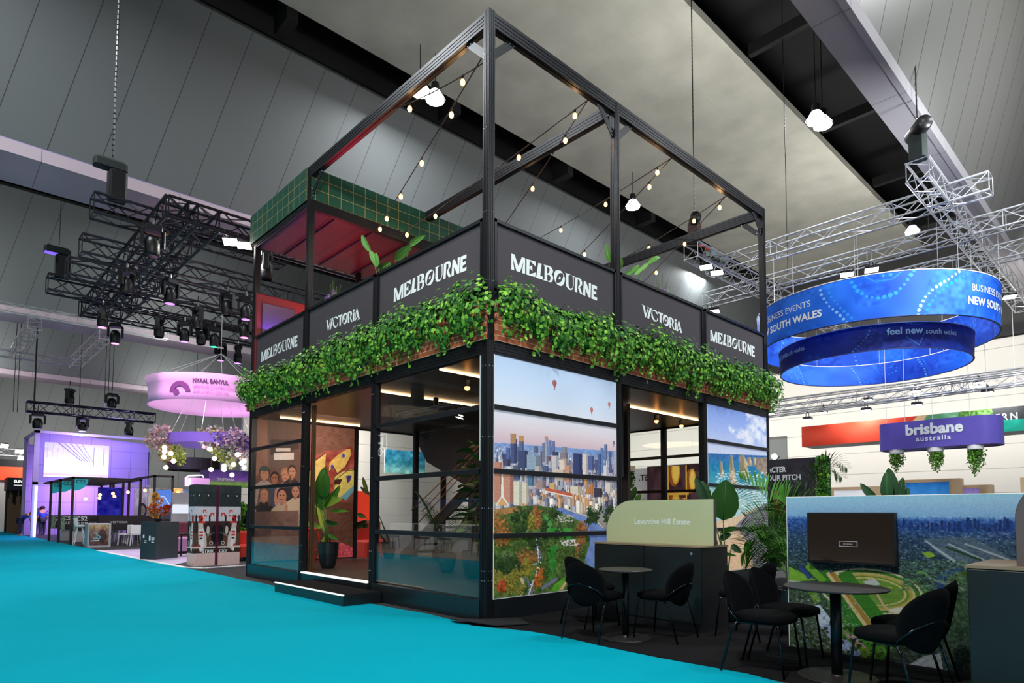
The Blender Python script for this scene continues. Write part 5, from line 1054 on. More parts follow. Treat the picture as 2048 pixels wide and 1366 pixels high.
    if not dark:
        onring(1566,1.75,6.60,'BUSINESS EVENTS',.0,M_let); onring(1566,2.35,6.27,'NEW SOUTH WALES',.03,M_let); onring(1985,1.75,6.60,'BUSINESS EVENTS',.0,M_let); onring(1992,2.35,6.27,'NEW SOUTH WALES',.03,M_let)
    else:
        g=mat('soft_blue_letters',(150,190,214),.6); onring(1811,.80,5.70,'feel new',.02,g); onring(1884,.86,5.70,'south wales',-.0,g); onring(1566,.80,5.70,'feel new',.02,g); onring(1588,.86,5.70,'south wales',0,g)
    for k in range(8):
        a=k*math.pi/4+.2; part('suspension_cable',MB().tube([(RC[0]+R0*math.cos(a),RC[1]+R0*math.sin(a),z1),(RC[0]+R0*math.cos(a),RC[1]+R0*math.sin(a),8.45)],.006,4),M_silver,t)
rings(6.0,7.05,2.90,.04,11,False,'larger upper blue ring banner with white lettering and pale dot arcs','upper'); rings(5.37,5.98,2.33,.03,23,True,'smaller lower blue ring banner, outside painted in shade, under the larger blue one','lower')
# ---- hanging cuboid banner, brisbane sign, far booths
w,h=620,60; cv=Cv(w,h,(190,66,46),31); cv.nz(18,12)
cv.poly([(0,0),(w*.42,0),(w*.36,h),(0,h)],(196,62,42),raw=True,jit=14,cells=14); cv.poly([(w*.42,0),(w*.46,0),(w*.41,h),(w*.34,h)],(206,176,140),raw=True,jit=16,cells=40); cv.poly([(w*.45,0),(w*.65,0),(w*.65,h),(w*.40,h)],(96,150,116),raw=True,jit=26,cells=50); cv.poly([(w*.55,0),(w*.66,0),(w*.66,h*.7),(w*.53,h*.4)],(60,96,40),raw=True,jit=40,cells=160)
cv.poly([(w*.64,0),(w,0),(w,h*.6),(w*.645,h*.5)],(36,40,44),raw=True,jit=8); cv.poly([(w*.645,h*.5),(w,h*.6),(w,h),(w*.64,h)],(0,120,104),raw=True,jit=12)
t=thing('hanging_banner','long hanging box banner running from red desert to dark green, lettered ERN A','hanging sign',(26.5,1,4.62)); part('box_frame',MB().box((26.02,-5.0,4.62),(27.5,6.75,5.58)),M_white,t); print_part('outer_print',cv,(26.0,6.75,5.59),(0,-11.75,0),(0,0,-.97),M_print,t); part('lettering',text_mb('ERN A',1.15,lambda u,v,w:(25.985,-.88-u,5.08+v),.0,spacing=1.3,height=.27),M_let,t)
for y in (6.4,2.5,-1.5,-4.5): part('suspension_cable',MB().tube([(26.3,y,5.58),(26.3,y,9.5)],.012,4),M_white,t)
t=thing('oval_sign','purple rounded hanging sign lettered brisbane australia above three trailing plants','hanging sign',(16.5,-1.06,3.28)); ya,yb=.45,-2.58; rr=.42; M_pur=mat('violet_fabric',(92,80,178),.6,var=.03)
pts=[(16+rr-rr*math.cos(a),ya-rr+rr*math.sin(a)) for a in np.linspace(0,math.pi/2,10)]+[(16+1.1-rr+rr*math.sin(a),ya-rr+rr*math.cos(a)) for a in np.linspace(0,math.pi/2,10)]+[(16+1.1-rr+rr*math.cos(a),yb+rr-rr*math.sin(a)) for a in np.linspace(0,math.pi/2,10)]+[(16+rr-rr*math.sin(a),yb+rr-rr*math.cos(a)) for a in np.linspace(0,math.pi/2,10)]
b=MB(); n=len(pts); cx,cy_=16.55,(ya+yb)/2; inn=[(cx+(x-cx)*.94,cy_+(y-cy_)*.975) for x,y in pts]
b.add([(x,y,z) for z,P_l in ((3.28,pts),(4.08,pts),(4.08,inn),(3.28,inn)) for x,y in P_l],[(i*n+k,i*n+(k+1)%n,((i+1)%4)*n+(k+1)%n,((i+1)%4)*n+k) for i in range(4) for k in range(n)]); part('fabric_band',b,M_pur,t); part('deck',MB().prism([(x,y,3.30) for x,y in inn],(0,0,.02)),mat('violet_underside',(120,110,200),.6),t)
part('lettering',text_mb('brisbane',1.42,lambda u,v,w:(15.985,-.36-u,3.66+v),.04),M_let,t); part('lettering',text_mb('australia',.86,lambda u,v,w:(15.985,-.62-u,3.47+v),.02,spacing=1.25),M_let,t)
for y in (.2,-.3,-1.0,-1.9,-2.3): part('suspension_cable',MB().tube([(16.2,y,4.08),(16.2,y,6.6)],.006,4),M_white,t)
def trailer(x,y,z,r_,L,seed,label):
    r=np.random.default_rng(seed); t=thing('hanging_plant',label,'hanging plant',(x,y,z)); part('planter_bowl',MB().lathe((x,y,z-.12),[(r_*.8,0),(r_,.02),(r_,.14)],20),M_white,t); b=MB()
    for k in range(60):
        a=r.uniform(0,6.28); rr=r_*r.uniform(.1,1); px_,py_=x+rr*math.cos(a),y+rr*math.sin(a); z_=z-.1; LL=L*r.uniform(.3,1)*(1.1-rr/r_*.4)
        for i in range(int(LL/.035)): z_-=.035; q=np.array([px_+r.normal(0,.015),py_+r.normal(0,.015),z_]); leaf(b,q,r.normal(0,1,3)-[0,0,.5],r.normal(0,1,3),.055,tuple(np.array(lin([(96,150,50),(120,176,70),(80,130,50)][k%3]))*r.uniform(.8,1.2)))
    part('trailing_leaves',b,M_leaf,t); return t
trailer(16.2,-.05,3.26,.2,.55,1,'left trailing green plant under the purple oval sign'); trailer(16.2,-1.05,3.26,.2,.6,2,'middle trailing green plant under the purple oval sign'); trailer(16.2,-2.0,3.26,.2,.75,3,'right trailing green plant under the purple oval sign, with the longest strand')
truss((22,9.0,6.05),(22,-9,6.05),'pale far truss in front of the white wall just below the blue rings',s=.5,r=.03,step=.6); truss((18.2,4.9,5.2),(18.2,-9,5.4),'lower pale truss carrying small floods above the purple oval sign',s=.34,r=.025); truss((18.2,-.9,5.3),(21.8,-.9,6.0),'short pale truss leaning between the two far trusses',s=.34)
for i,(x,y,z,lb) in enumerate(((21.6,.75,5.9,'brightest round flood on the far truss beside the corner joint'),(21.7,-1.15,5.95,'bright flood at the right on the far pale truss'),(21.7,4.1,5.5,'flood at the far left end of the far pale truss'),(18.1,3.3,4.75,'small flood left of centre on the lower pale truss'),(18.1,1.35,4.85,'small flood above the left part of the purple sign'),(18.1,-.15,4.85,'small flood above the middle of the purple sign'),(18.1,-2.0,5.0,'small flood above the right end of the purple sign'),(21.7,2.4,5.8,'flood between the left end and the bright round flood'),(21.7,6.3,5.7,'flood glow just right of the ivy at the stand end'))): flood(x,y,z,(x-.6,y,0),lb,.3,40 if i<3 else 0,5.85 if x>20 else 5.05)
# dark sign with PITCH and green strip
t=thing('pitch_sign','dark navy freestanding sign lettered CTER UR PITCH behind the palm','freestanding sign',(14.05,2.3,0)); M_nav=mat('navy_black_board',(34,32,46),.6); part('board',MB().box((14.0,1.46,0),(14.1,4.3,3.02)),M_nav,t); part('white_edge',MB().box((13.99,1.44,0),(14.11,1.46,3.03)),M_white,t)
part('lettering',text_mb('CHARACTER',1.08,lambda u,v,w:(13.985,3.41-u,2.62+v),.03,height=.17),M_let,t); part('lettering',text_mb('TO YOUR PITCH',1.50,lambda u,v,w:(13.985,3.40-u,2.37+v),.03,height=.17),M_let,t)
w,h=60,90; cv=Cv(w,h,(34,32,46),5); cv.ell((34,26),13,12,(190,130,80),raw=True); cv.ell((30,40),12,16,(206,140,100),raw=True); cv.poly([(14,60),(50,56),(58,90),(4,90)],(110,50,50),raw=True); cv.nz(20,30); cv.ell((34,22),15,9,(150,96,54),.6,raw=True); print_part('portrait_print',cv,(13.985,2.95,2.2),(0,-.62,0),(0,0,-.93),M_print,t)
def greenwall(x,y0,y1,z0,z1,seed,label):
    r=np.random.default_rng(seed); t=thing('leafy_panel',label,'green wall',(x,(y0+y1)/2,0)); part('backing',MB().box((x,min(y0,y1),0),(x+.1,max(y0,y1),z1)),M_blk,t); b=MB()
    for k in range(900): p=np.array([x-.05-r.uniform(0,.15),r.uniform(y1,y0),r.uniform(z0,z1+.05)]); leaf(b,p,r.normal(0,1,3)-[0,0,.4],np.array([-1,0,.3])+r.normal(0,.5,3),r.uniform(.07,.13),tuple(np.array(GREENS[int(r.integers(0,7))])*r.uniform(.8,1.2)))
    part('wall_leaves',b,M_leaf,t)
q=onx(1256,934,6.4); t=trailer(q[0],q[1],q[2],.16,.55,7,'green plant trailing from a bowl inside the side opening'); part('suspension_cable',MB().tube([(q[0],q[1],q[2]),(q[0],q[1],3.38)],.006,4),M_cable,t)
greenwall(14.1,1.42,1.12,.9,2.98,4,'narrow leafy green strip on the right edge of the dark PITCH sign')
fpalm((13.3,1.55,0),.3,.5,lambda x,y:onx(x,y,13.3),[[(1622,1000),(1628,960),(1650,928),(1672,922),(1692,936)],[(1624,1000),(1640,950),(1660,938),(1680,955)],[(1620,1000),(1615,965),(1622,940),(1640,930)],[(1618,1005),(1600,980),(1585,990)]],.42,'palm whose fronds arch right of the dark PITCH sign',61,(50,78,40),.035)
single('white_fascia',MB().bbox((13.2,9.2,2.35),(13.5,14.0,3.0),.02),M_white,'white overhead fascia seen through the side opening','fascia')
t=thing('barrel_wall','wall print of glowing golden barrels seen through the side opening','printed wall',(12.4,5,0)); w,h=220,150
p0,p1=onx(1296,935,12.4),onx(1403,990,12.4); cv=Cv(w,h,(56,34,34),12); cv.grad([0,w],[(60,36,40),(90,60,80)]); cv.nz(20,12)
for x,y,rx,ry in ((118,10,17,24),(118,80,20,30),(152,85,14,26),(185,28,13,20),(40,100,14,16),(120,125,17,20)): cv.ell((x-8,y+2),rx+6,ry+2,(150,86,30),raw=True); cv.ell((x,y),rx,ry,(236,176,60),raw=True); cv.ell((x,y),rx*.7,ry*.75,(250,206,96),raw=True)
for x in (86,160): cv.rect(x-2,0,x+3,h,(240,180,70))
for y in (48,): cv.rect(60,y,170,y+6,(226,170,70))
cv.ell((128,146),26,22,(220,190,150),raw=True); cv.ell((180,120),18,26,(200,70,40),.7,raw=True)
part('backing',MB().box((12.42,p1[1]-.05,0),(12.5,p0[1]+.05,p0[2]+.03)),M_blk,t); print_part('barrel_print',cv,(12.4,p0[1],p0[2]),(0,p1[1]-p0[1],0),(0,0,-2.6),M_printE,t)
q=onx(1285,955,12.4); t=thing('white_partition','white partition with mirrored dark letters and a red dot beside the barrel print','partition',(12.6,q[1]+1,0)); part('board',MB().box((12.6,p0[1]+.1,0),(12.7,p0[1]+3.0,p0[2]+.0)),M_white,t); part('lettering',text_mb('ST.',.34,lambda u,v,w:(12.59,p0[1]+.16+u,p0[2]-.42+v),.02),mat('dark_letters',(40,30,40),.6),t)
# timber-framed booths far right
def booth(px0,px1,py,x,cols,label,seed):
    a,b_=onx(px0,py,x),onx(px1,py,x); t=thing('timber_booth',label,'booth wall',(x,(a[1]+b_[1])/2,0)); T=mat('pale_timber',(206,176,138),.5,var=.12,scale=4)
    part('side_post',MB().box((x-.05,a[1]-.0,0),(x+.4,a[1]+.22,a[2])),T,t); part('side_post',MB().box((x-.05,b_[1]-.3,0),(x+.4,b_[1],a[2])),T,t); part('top_rail',MB().box((x-.05,b_[1],a[2]-.1),(x+.4,a[1],a[2])),T,t)
    w,h=90,60; cv=Cv(w,h,cols[0],seed); cv.grad([0,h*.7,h],cols[:3]); cv.nz(8,12)
    for k in range(14): cv.ell((cv.r.uniform(5,85),cv.r.uniform(20,34)),cv.r.uniform(3,9),2,(240,244,248),.5,raw=True)
    print_part('wall_print',cv,(x-.02,a[1],a[2]-.1),(0,b_[1]-a[1],0),(0,0,-2.4),M_printE,t)
booth(1812,1899,960,19,((40,120,200),(110,180,230),(200,226,240),),'timber-framed booth wall with a blue sky print',2); booth(1914,1960,971,19.5,((150,130,200),(170,150,214),(190,170,220)),'small timber-framed booth wall with a lilac print',3); booth(1668,1745,975,18,((230,232,236),(225,228,232),(220,222,226)),'pale timber doorway booth left of the rising paddle leaves',5)
single('timber_post',MB().box(tuple(onx(2052,955,17)*[1,1,0]),tuple(onx(2040,955,17)+np.array([.1,.0,0]))),mat('pale_timber',(206,176,138),.5),'pale timber post at the right frame edge','post')
t=thing('glare_spot','small round spotlight glaring beside the dark PITCH sign top','spotlight',tuple(onx(1549,912,13.4))); q=onx(1549,913,13.4); part('lamp_head',MB().lathe(q+[.1,0,.05],[(.05,0),(.09,-.12)],14,(1,.3,.6)),M_dark,t); part('lens',MB().ball(q,.085,14),emat('spot_glare',(255,255,250),40),t); part('bracket',MB().tube([q+[.1,0,.05],q+[.6,.1,.02],(14.02,q[1]+.3,3.0)],.012,5),M_dark,t)
# ================================================================ BLACK LIGHTING RIG, LEFT
ZR=8.0
def yat(px,py,z=ZR): return float(onz(px,py,z)[1])
def xat(px,py,z=ZR): return float(onz(px,py,z)[0])
yy=[yat(336,420),yat(161,490),yat(133,534),yat(94,566),yat(160,613)]
xl=[xat(330,420),xat(161,490),xat(133,534),xat(94,566),xat(160,613)]
lbs=['nearest black truss of the left rig, highest in view','second black truss of the left rig counted from the nearest','third black truss of the left rig counted from the nearest','black truss with a violet-lit hoist at its left end','farthest and lowest black truss of the left rig']
for i in range(5): truss((xl[i],yy[i],ZR),(6.5+i*.8,yy[i],ZR),lbs[i],M_btruss,.46,r=.034,step=.55,rb=.017)
x184=xat(184,410); truss((x184,yat(184,410),ZR),(xl[0]+3,yat(184,410),ZR),'short black truss stub with a hoist on its left end',M_btruss,.44,r=.034,step=.55,rb=.014)
truss((xat(336,410)+.2,yy[0]-.2,ZR+.0),(xat(336,410)+.2,yy[4]+.3,ZR),'wide black cross truss tying the left rig together',M_btruss,.46,r=.034,step=.5,rb=.017)
truss((xat(336,410)+.85,yy[0]-.2,ZR+.0),(xat(336,410)+.85,yy[4]+.3,ZR),'black cross truss running parallel beside the wide one',M_btruss,.46,r=.034,step=.5,rb=.017)
def rig_hoist(x,y,z,label,glow=None):
    t=thing('chain_hoist',label,'chain hoist',(x,y,z)); part('motor',MB().bbox((x-.36,y-.14,z+.72),(x+.28,y+.14,z+.92),.05),mat('green_black_bag',(22,34,32),.7),t); part('chain_bag',MB().bbox((x-.08,y-.16,z+.05),(x+.28,y+.16,z+.72),.05),M_dark,t)
    if glow: part('underside_glow',MB().box((x-.34,y-.1,z+.70),(x+.0,y+.1,z+.72)),emat('violet_underglow',(120,90,255),1.5),t)  # emissive violet plate added below the motor box
y0_=yat(184,410); rig_hoist(x184+.35,y0_,ZR+.2,'green-black hoist on the left end of the short truss stub'); rig_hoist(xl[3]+.25,yy[3],ZR+.2,'hoist lit violet below, on the lower left truss end',1)
chain(x184+.35,y0_,ZR+1.2,18.4,'heavy chain hanging from the roof to the upper left hoist',.03); chain(xl[3]+.25,yy[3],ZR+1.2,18.4,'thin chain to the violet-lit hoist',.012)
single('orange_cable_bundle',MB().tube([(x184+.9,y0_-.2,ZR-.2),(x184+1.0,y0_-.25,ZR-.36),(x184+1.3,y0_-.25,ZR-.36),(x184+1.45,y0_-.2,ZR-.22)],.03,8),mat('orange_rubber',(196,80,40),.5),'orange cable bundle slung under the short truss stub','cable')
def mover_root():
    t=thing('moving_head_light','x','moving light',(0,0,0),'moving head lights on the left rig')
    part('base',MB().bbox((-.17,-.13,-.12),(.17,.13,0),.03),M_dark,t)
    for s in (-1,1): part('yoke_arm',MB().bbox((s*.20-.03,-.07,-.46),(s*.20+.03,.07,-.08),.015),M_dark,t)
    part('lamp_head',MB().lathe((0,0,-.66),[(.12,0),(.145,.05),(.15,.28),(.10,.42),(.03,.45)],20),M_dark,t,smooth=True); part('clamp',MB().tube([(0,0,0),(0,0,.16)],.03,6),M_steel,t)
    return t
MR=mover_root(); lensm={'p':emat('pink_lens_glow',(255,120,190),7),'g':emat('green_lens_glow',(60,230,160),4),'w':emat('violet_lens_glow',(210,150,255),3),None:mat('dark_lens',(20,22,30),.1,spec=.8)}
mv=[(300,470,0,None,'head-down moving light under the wide cross truss, upper one'),(251,522,1,None,'moving light under the wide cross truss, middle one'),(205,572,3,'p','moving light under the wide cross truss with a pink lens'),(452,506,1,None,'large dark moving light left of the canopy, under the second truss'),(489,515,1,'w','moving light with a pale pink lens touching the canopy edge'),(337,552,1,'w','large moving light with a faint violet lens near the rig centre'),(317,588,3,None,'dark moving light left of the rig centre, under the fourth truss'),(393,562,2,None,'round dark moving light right of the rig centre'),(367,600,3,'w','tilted moving light with a pale violet lens'),(426,610,3,'g','moving light with a green lens'),(400,606,3,None,'tall dark moving light beside the green-lensed one'),(474,612,4,'w','moving light with a faint pink lens beside the left rear post'),(486,582,2,'p','moving light glowing magenta beside the left rear post'),(229,634,4,'p','lone magenta moving light hanging low at the left of the rig'),(438,668,4,'w','lowest moving light near the ivy end'),(527,502,0,None,'dark moving light seen under the canopy edge, first'),(546,530,1,'w','moving light seen under the canopy, second'),(575,540,2,None,'moving light seen under the canopy beside the tall post')]
for i,(px,py,k,ln,lb) in enumerate(mv):
    q=ony(px,py,yy[k]); z=float(q[2]); 
    r_=MR if i==0 else dup(MR,(0,0,0)); r_.location=(q[0],yy[k]-.23,min(ZR-.42,z+.12)); r_.rotation_euler=(0,0,i*.7); r_['label']=lb
    l=MB().lathe((r_.location[0],r_.location[1],r_.location[2]-.665),[(.115,0),(.115,.012)],16); o=bpy.data.objects.new('lens',mesh_of('lens',l,lensm[ln],tuple(r_.location))); COL.objects.link(o); o.parent=r_
    if z+.12<ZR-.42: o=bpy.data.objects.new('drop_pole',mesh_of('drop_pole',MB().tube([(0,0,.1),(0,0,ZR-.2-r_.location[2])],.015,6),M_dark)); COL.objects.link(o); o.parent=r_
for px,py,lb in ((461,484,'left of two bright white floods on the nearest black truss'),(488,491,'right of two bright white floods on the nearest black truss')):
    q=ony(px,py,yy[0]); flood(q[0],yy[0],q[2],(q[0]-2,yy[0]-3,0),lb,.34,50)
# far silver rig, upper left
zz=9.8; F=lambda px,py,z=zz: tuple(onz(px,py,z))
a=F(-40,628); b_=F(335,672); truss((a[0],b_[1],zz),(b_[0],b_[1],zz),'thin pale truss along the lower edge of the second ceiling bulkhead',s=.35,step=.6); c=F(165,728); truss((a[0],c[1],zz),(c[0],c[1],zz),'pale truss closing the far left rectangle of trusses',s=.35,step=.6)
for px0,py0,lb in ((70,648,'left silver truss joining the two far left trusses'),(212,668,'right silver truss joining the two far left trusses')):
    p=F(px0,py0); truss((p[0],p[1],zz),(p[0],c[1]+.2,zz),lb,s=.5,step=.5,r=.03)
for px,lb in ((32,'leftmost'),(40,'second'),(73,'third, heaviest'),(163,'fourth'),(213,'fifth'),(220,'sixth'),(228,'rightmost')):
    q=ony(px,700,36.0); single('rigging_line',MB().tube([(q[0],36,6.6),(q[0],36,15.9)],.02 if 'third' not in lb else .05,4),M_dark,lb+' of the thin lines hanging down over the purple screen box','rigging line')
# ================================================================ PURPLE SCREEN BOX
YB=36.7; M_purw=linemat('lilac_fabric_wall',(150,132,196),(120,104,172),[(1,0,0,.98,.03),(0,0,1,.98,.03)],.6,.05,1.)
t=thing('screen_pavilion','tall purple-lit box pavilion with a big bright screen high on its front','pavilion',(2.2,YB+1,0))
b=MB(); rr=.5; pts=[(-.5,3.0),(-.5,5.72),(4.9-rr,5.50)]+[(4.9-rr+rr*math.sin(a),5.50-rr+rr*math.cos(a)) for a in np.linspace(.2,math.pi/2,8)]+[(4.9,3.0)]
part('front_wall',MB().prism([(x,YB+.1,z) for x,z in pts],(0,.12,0)),M_purw,t); part('back_wall',MB().box((-.46,41.2,0),(5.2,41.3,5.4)),M_purw,t); part('side_wall',MB().box((-.52,YB+4.2,0),(-.46,41.3,5.7)),M_purw,t); part('right_wall',MB().box((4.86,YB+.1,0),(4.95,41.2,5.0)),M_purw,t)
Mf=mat('lilac_grey_frame',(166,156,186),.4,.4)
for a in (((-.66,YB-.05,0),(-.42,YB+.15,5.8)),((-.66,YB-.05,2.85),(5.0,YB+.08,3.0)),((-.66,YB-.05,5.66),(5.0,YB+.08,5.8)),((-.66,41.1,0),(-.46,41.35,5.8)),((-.66,YB,5.68),(-.5,41.3,5.8))): part('frame_rail',MB().box(*a),Mf,t)
part('led_tube',MB().lathe((-.5,YB-.2,.05),[(.05,0),(.05,2.72)],14),emat('blue_white_led',(170,180,255),9),t,label='glowing blue-white light column'); part('led_tube',MB().box((-.56,YB-.16,5.6),(-.53,YB-.1,5.64)),Mf,t)
w,h=200,130; cv=Cv(w,h,(200,206,250),7); cv.grad([0,h*.6,h],[(170,170,236),(230,232,255),(255,250,255)]); cv.nz(14,14)
for k in range(5): cv.line([(40+k*18,0),(150+k*4,h*.75)],2.5-k*.2,(70,60,110),raw=True)
for k in range(6): cv.line([(10+k*16,8),(8+k*15,h*.45)],1.,(110,104,170),.6,raw=True)
cv.ell((120,100),70,34,(255,255,255),.9,raw=True); cv.poly([(0,70),(110,88),(110,100),(0,96)],(226,222,250),.7,raw=True); cv.rect(0,116,200,124,(236,190,200)); cv.poly([(150,60),(180,60),(176,90),(154,92)],(200,204,240),.6,raw=True); cv.rect(150,10,152,88,(90,84,130)); cv.rect(182,10,184,80,(90,84,130))
M_scr=colmat('printscreen_led',.5,.42); print_part('led_screen',cv,(-.19,YB+.07,5.20),(3.02,0,0),(0,0,-1.9),M_scr,t)
# black truss over the pavilion
zt_=6.75; a=ony(52,842,34.5); c=ony(308,862,34.5); truss((a[0],34.5,zt_),(c[0],34.5,zt_),'black truss with violet sheen above the purple pavilion',mat('violet_black_truss',(36,28,60),.3,.5),s=.5,r=.04,step=.5,rb=.02)
for i,(px,lb) in enumerate(((75,'big dark lamp on the left end of the truss over the purple pavilion'),(137,'small dark lamp above the truss over the purple pavilion'),(165,'dark lamp with a white beam below the truss over the pavilion'),(222,'dark lamp right of centre above the truss over the pavilion'),(258,'violet-tinted lamp under the right part of that truss'))):
    q=ony(px,850,34.5); up=i in (1,3); o=dup(MR,(q[0],34.5,zt_-.3 if not up else zt_+1.15),i*1.1,lb); o.scale=(1.5,1.5,1.2)
    if i==2:
        l=MB().lathe((q[0],34.5,zt_-.3-.8),[(.2,-.02),(.2,0)],14); ob=bpy.data.objects.new('lens',mesh_of('lens',l,M_lamp,(q[0],34.5,zt_-.3))); COL.objects.link(ob); ob.parent=o
# far-left booths with lamps
t=thing('orange_booth','far booth with an orange-red fascia under a black canopy','booth',(-1.5,52,0)); q0=ony(0,920,52); q1=ony(56,958,52)
part('black_canopy',MB().box((q0[0]-3,52,ony(0,918,52)[2]),(q1[0],55,ony(0,933,52)[2])),M_blk,t); part('orange_fascia',MB().bbox((q0[0]-3,51.8,ony(0,960,52)[2]),(q1[0],55,ony(0,933,52)[2]),.1),mat('orange_fascia_paint',(232,84,48),.5,emit=(232,84,48),es=.35),t); part('grey_column',MB().box((ony(0,1000,52)[0]-2,52,0),(ony(12,1000,52)[0],53,ony(0,960,52)[2])),mat('pale_grey_column',(186,182,180),.6),t)
t=thing('slatted_booth','far dark booth with upright timber slats and a small lit white sign','booth',(-.4,48,0)); q0=ony(15,955,48); q1=ony(53,955,48); part('black_fascia',MB().box((q0[0],48,ony(20,981,48)[2]),(q1[0]+.2,50,q0[2])),M_blk,t); part('dark_back',MB().box((q0[0],48.6,0),(q1[0]+.2,48.8,q0[2])),mat('dark_brown_board',(36,26,22),.7),t)
n=12
for i in range(n): x=q0[0]+.1+(q1[0]-q0[0])*i/n; part('slat',MB().box((x,48.3,0),(x+.08,48.42,2.3+.5*math.sin(i*1.3))),mat('timber_slat',(128,96,66),.6),t)
part('lettering',text_mb('ELEVATE',.85,lambda u,v,w:(q0[0]+.35+u,47.98,ony(30,965,48)[2]+v),.03),emat('white_sign_glow',(255,255,250),1.5),t); part('lettering',MB().box((q0[0]+.35,47.98,ony(30,971,48)[2]),(q0[0]+1.2,47.99,ony(30,970,48)[2])),MATS['white_sign_glow'],t)
for px,py,d,lb in ((9,892,56,'brightest of three lamps over the orange booth'),(38,903,56,'middle one of three lamps over the orange booth'),(43,917,56,'lowest of three lamps over the orange booth')):
    q=ony(px,py,d); flood(q[0],d,q[2],(q[0],d-9,0),lb,.5)
truss((-8,57,ony(20,905,57)[2]),(4,57,ony(20,905,57)[2]),'pale far truss behind the lamps over the orange booth',s=.5,step=.7,r=.03)
# ================================================================ PEOPLE (far, at the pavilion corner)
def person(x,y,pose,label,shirt,rot):
    t=thing('person',label,'person',(x,y,0)); me=bpy.data.meshes.new('body')
    if pose=='bend': J=dict(pel=(0,0,.93),ch=(.28,0,1.22),nk=(.42,0,1.30),hd=(.56,0,1.32),ls=(.33,.18,1.24),le=(.42,.2,.98),lw=(.5,.18,.74),rs=(.33,-.18,1.24),re=(.45,-.2,1.0),rw=(.56,-.16,.78),lh=(0,.1,.9),lk=(.06,.12,.48),la=(-.02,.13,.08),lt=(.14,.14,.03),rh=(0,-.1,.9),rk=(.02,-.14,.48),ra=(-.1,-.16,.08),rt=(.06,-.17,.03))
    else: J=dict(pel=(0,0,.95),ch=(.0,0,1.33),nk=(.02,0,1.48),hd=(.04,0,1.62),ls=(0,.19,1.4),le=(.03,.25,1.12),lw=(.12,.2,.9),rs=(0,-.19,1.4),re=(.03,-.25,1.12),rw=(.14,-.2,.92),lh=(0,.1,.92),lk=(.02,.11,.5),la=(0,.12,.08),lt=(.15,.13,.03),rh=(0,-.1,.92),rk=(.0,-.12,.5),ra=(0,-.12,.08),rt=(.14,-.14,.03))
    K=list(J); E_=[('pel','ch'),('ch','nk'),('nk','hd'),('ch','ls'),('ls','le'),('le','lw'),('ch','rs'),('rs','re'),('re','rw'),('pel','lh'),('lh','lk'),('lk','la'),('la','lt'),('pel','rh'),('rh','rk'),('rk','ra'),('ra','rt')]
    rad=dict(pel=.15,ch=.16,nk=.06,hd=.1,ls=.075,le=.05,lw=.035,rs=.075,re=.05,rw=.035,lh=.1,lk=.065,la=.045,lt=.04,rh=.1,rk=.065,ra=.045,rt=.04)
    def skin(keys,edges,m,nm,sc=1.0,add={}):
        me=bpy.data.meshes.new(nm); pos=[J[k] for k in keys]; ids=[(keys.index(a),keys.index(b)) for a,b in edges]; me.from_pydata(pos,ids,[]); o=bpy.data.objects.new(nm,me); COL.objects.link(o); o.modifiers.new('s','SKIN'); 
        for i,k in enumerate(keys): v=me.skin_vertices[0].data[i]; v.radius=(rad[k]*sc*add.get(k,1),)*2; v.use_root=(i==0)
        ss=o.modifiers.new('u','SUBSURF'); ss.levels=1; ss.render_levels=1; me.materials.append(m); o.parent=t; return o
    for s_,nm in (('l','L'),('r','R')):
        for f in range(4): kk=s_+'f%d'%f; w_=np.array(J[s_+'w']); J[kk]=tuple(w_+np.array([.05+.012*f,(f-1.5)*.02,-.12+.012*abs(f-1.5)])); rad[kk]=.009; K.append(kk); E_.append((s_+'w',kk))
        kk=s_+'th'; J[kk]=tuple(np.array(J[s_+'w'])+np.array([.06,.035*(-1 if s_=='l' else 1),-.05])); rad[kk]=.01; K.append(kk); E_.append((s_+'w',kk))
    skin(K,E_,mat('skin_tone',(176,128,104),.6),'body')
    skin(['pel','ch','ls','rs','le','re'],[('pel','ch'),('ch','ls'),('ch','rs'),('ls','le'),('rs','re')],shirt,'shirt',1.12,{'le':.9,'re':.9})
    skin(['pel','lh','lk','la','rh','rk','ra'],[('pel','lh'),('lh','lk'),('lk','la'),('pel','rh'),('rh','rk'),('rk','ra')],mat('navy_trousers',(36,40,60),.8),'trousers',1.14)
    hd=np.array(J['hd']); hb=MB().lathe(hd+np.array([-.015,0,-.02]),[(.001,-.07),(.1,-.04),(.125,.04),(.1,.11),(.001,.15)],14); o=bpy.data.objects.new('hair',mesh_of('hair',hb,mat('dark_hair',(40,30,26),.8))); COL.objects.link(o); o.parent=t
    fb=MB(); 
    for sy in (-1,1): fb.ball(hd+np.array([.1,sy*.035,.02]),.012,6); fb.ball(hd+np.array([0,sy*.105,0]),.025,6)
    fb.lathe(hd+np.array([.1,0,-.01]),[(.018,-.02),(.012,.02)],6); fb.box(tuple(hd+np.array([.09,-.025,-.055])),tuple(hd+np.array([.105,.025,-.045])))
    o=bpy.data.objects.new('face',mesh_of('face',fb,mat('face_tone',(150,100,84),.6))); COL.objects.link(o); o.parent=t
    t.rotation_euler=(0,0,rot); return t
person(-.85,39.4,'bend','person in a blue shirt bending forward at the left corner of the purple pavilion',mat('blue_polo',(42,70,170),.8),-.2)
person(.35,41.0,'stand','person in a blue polo standing with the back turned behind the light column',mat('royal_blue_polo',(40,64,190),.8),1.9)
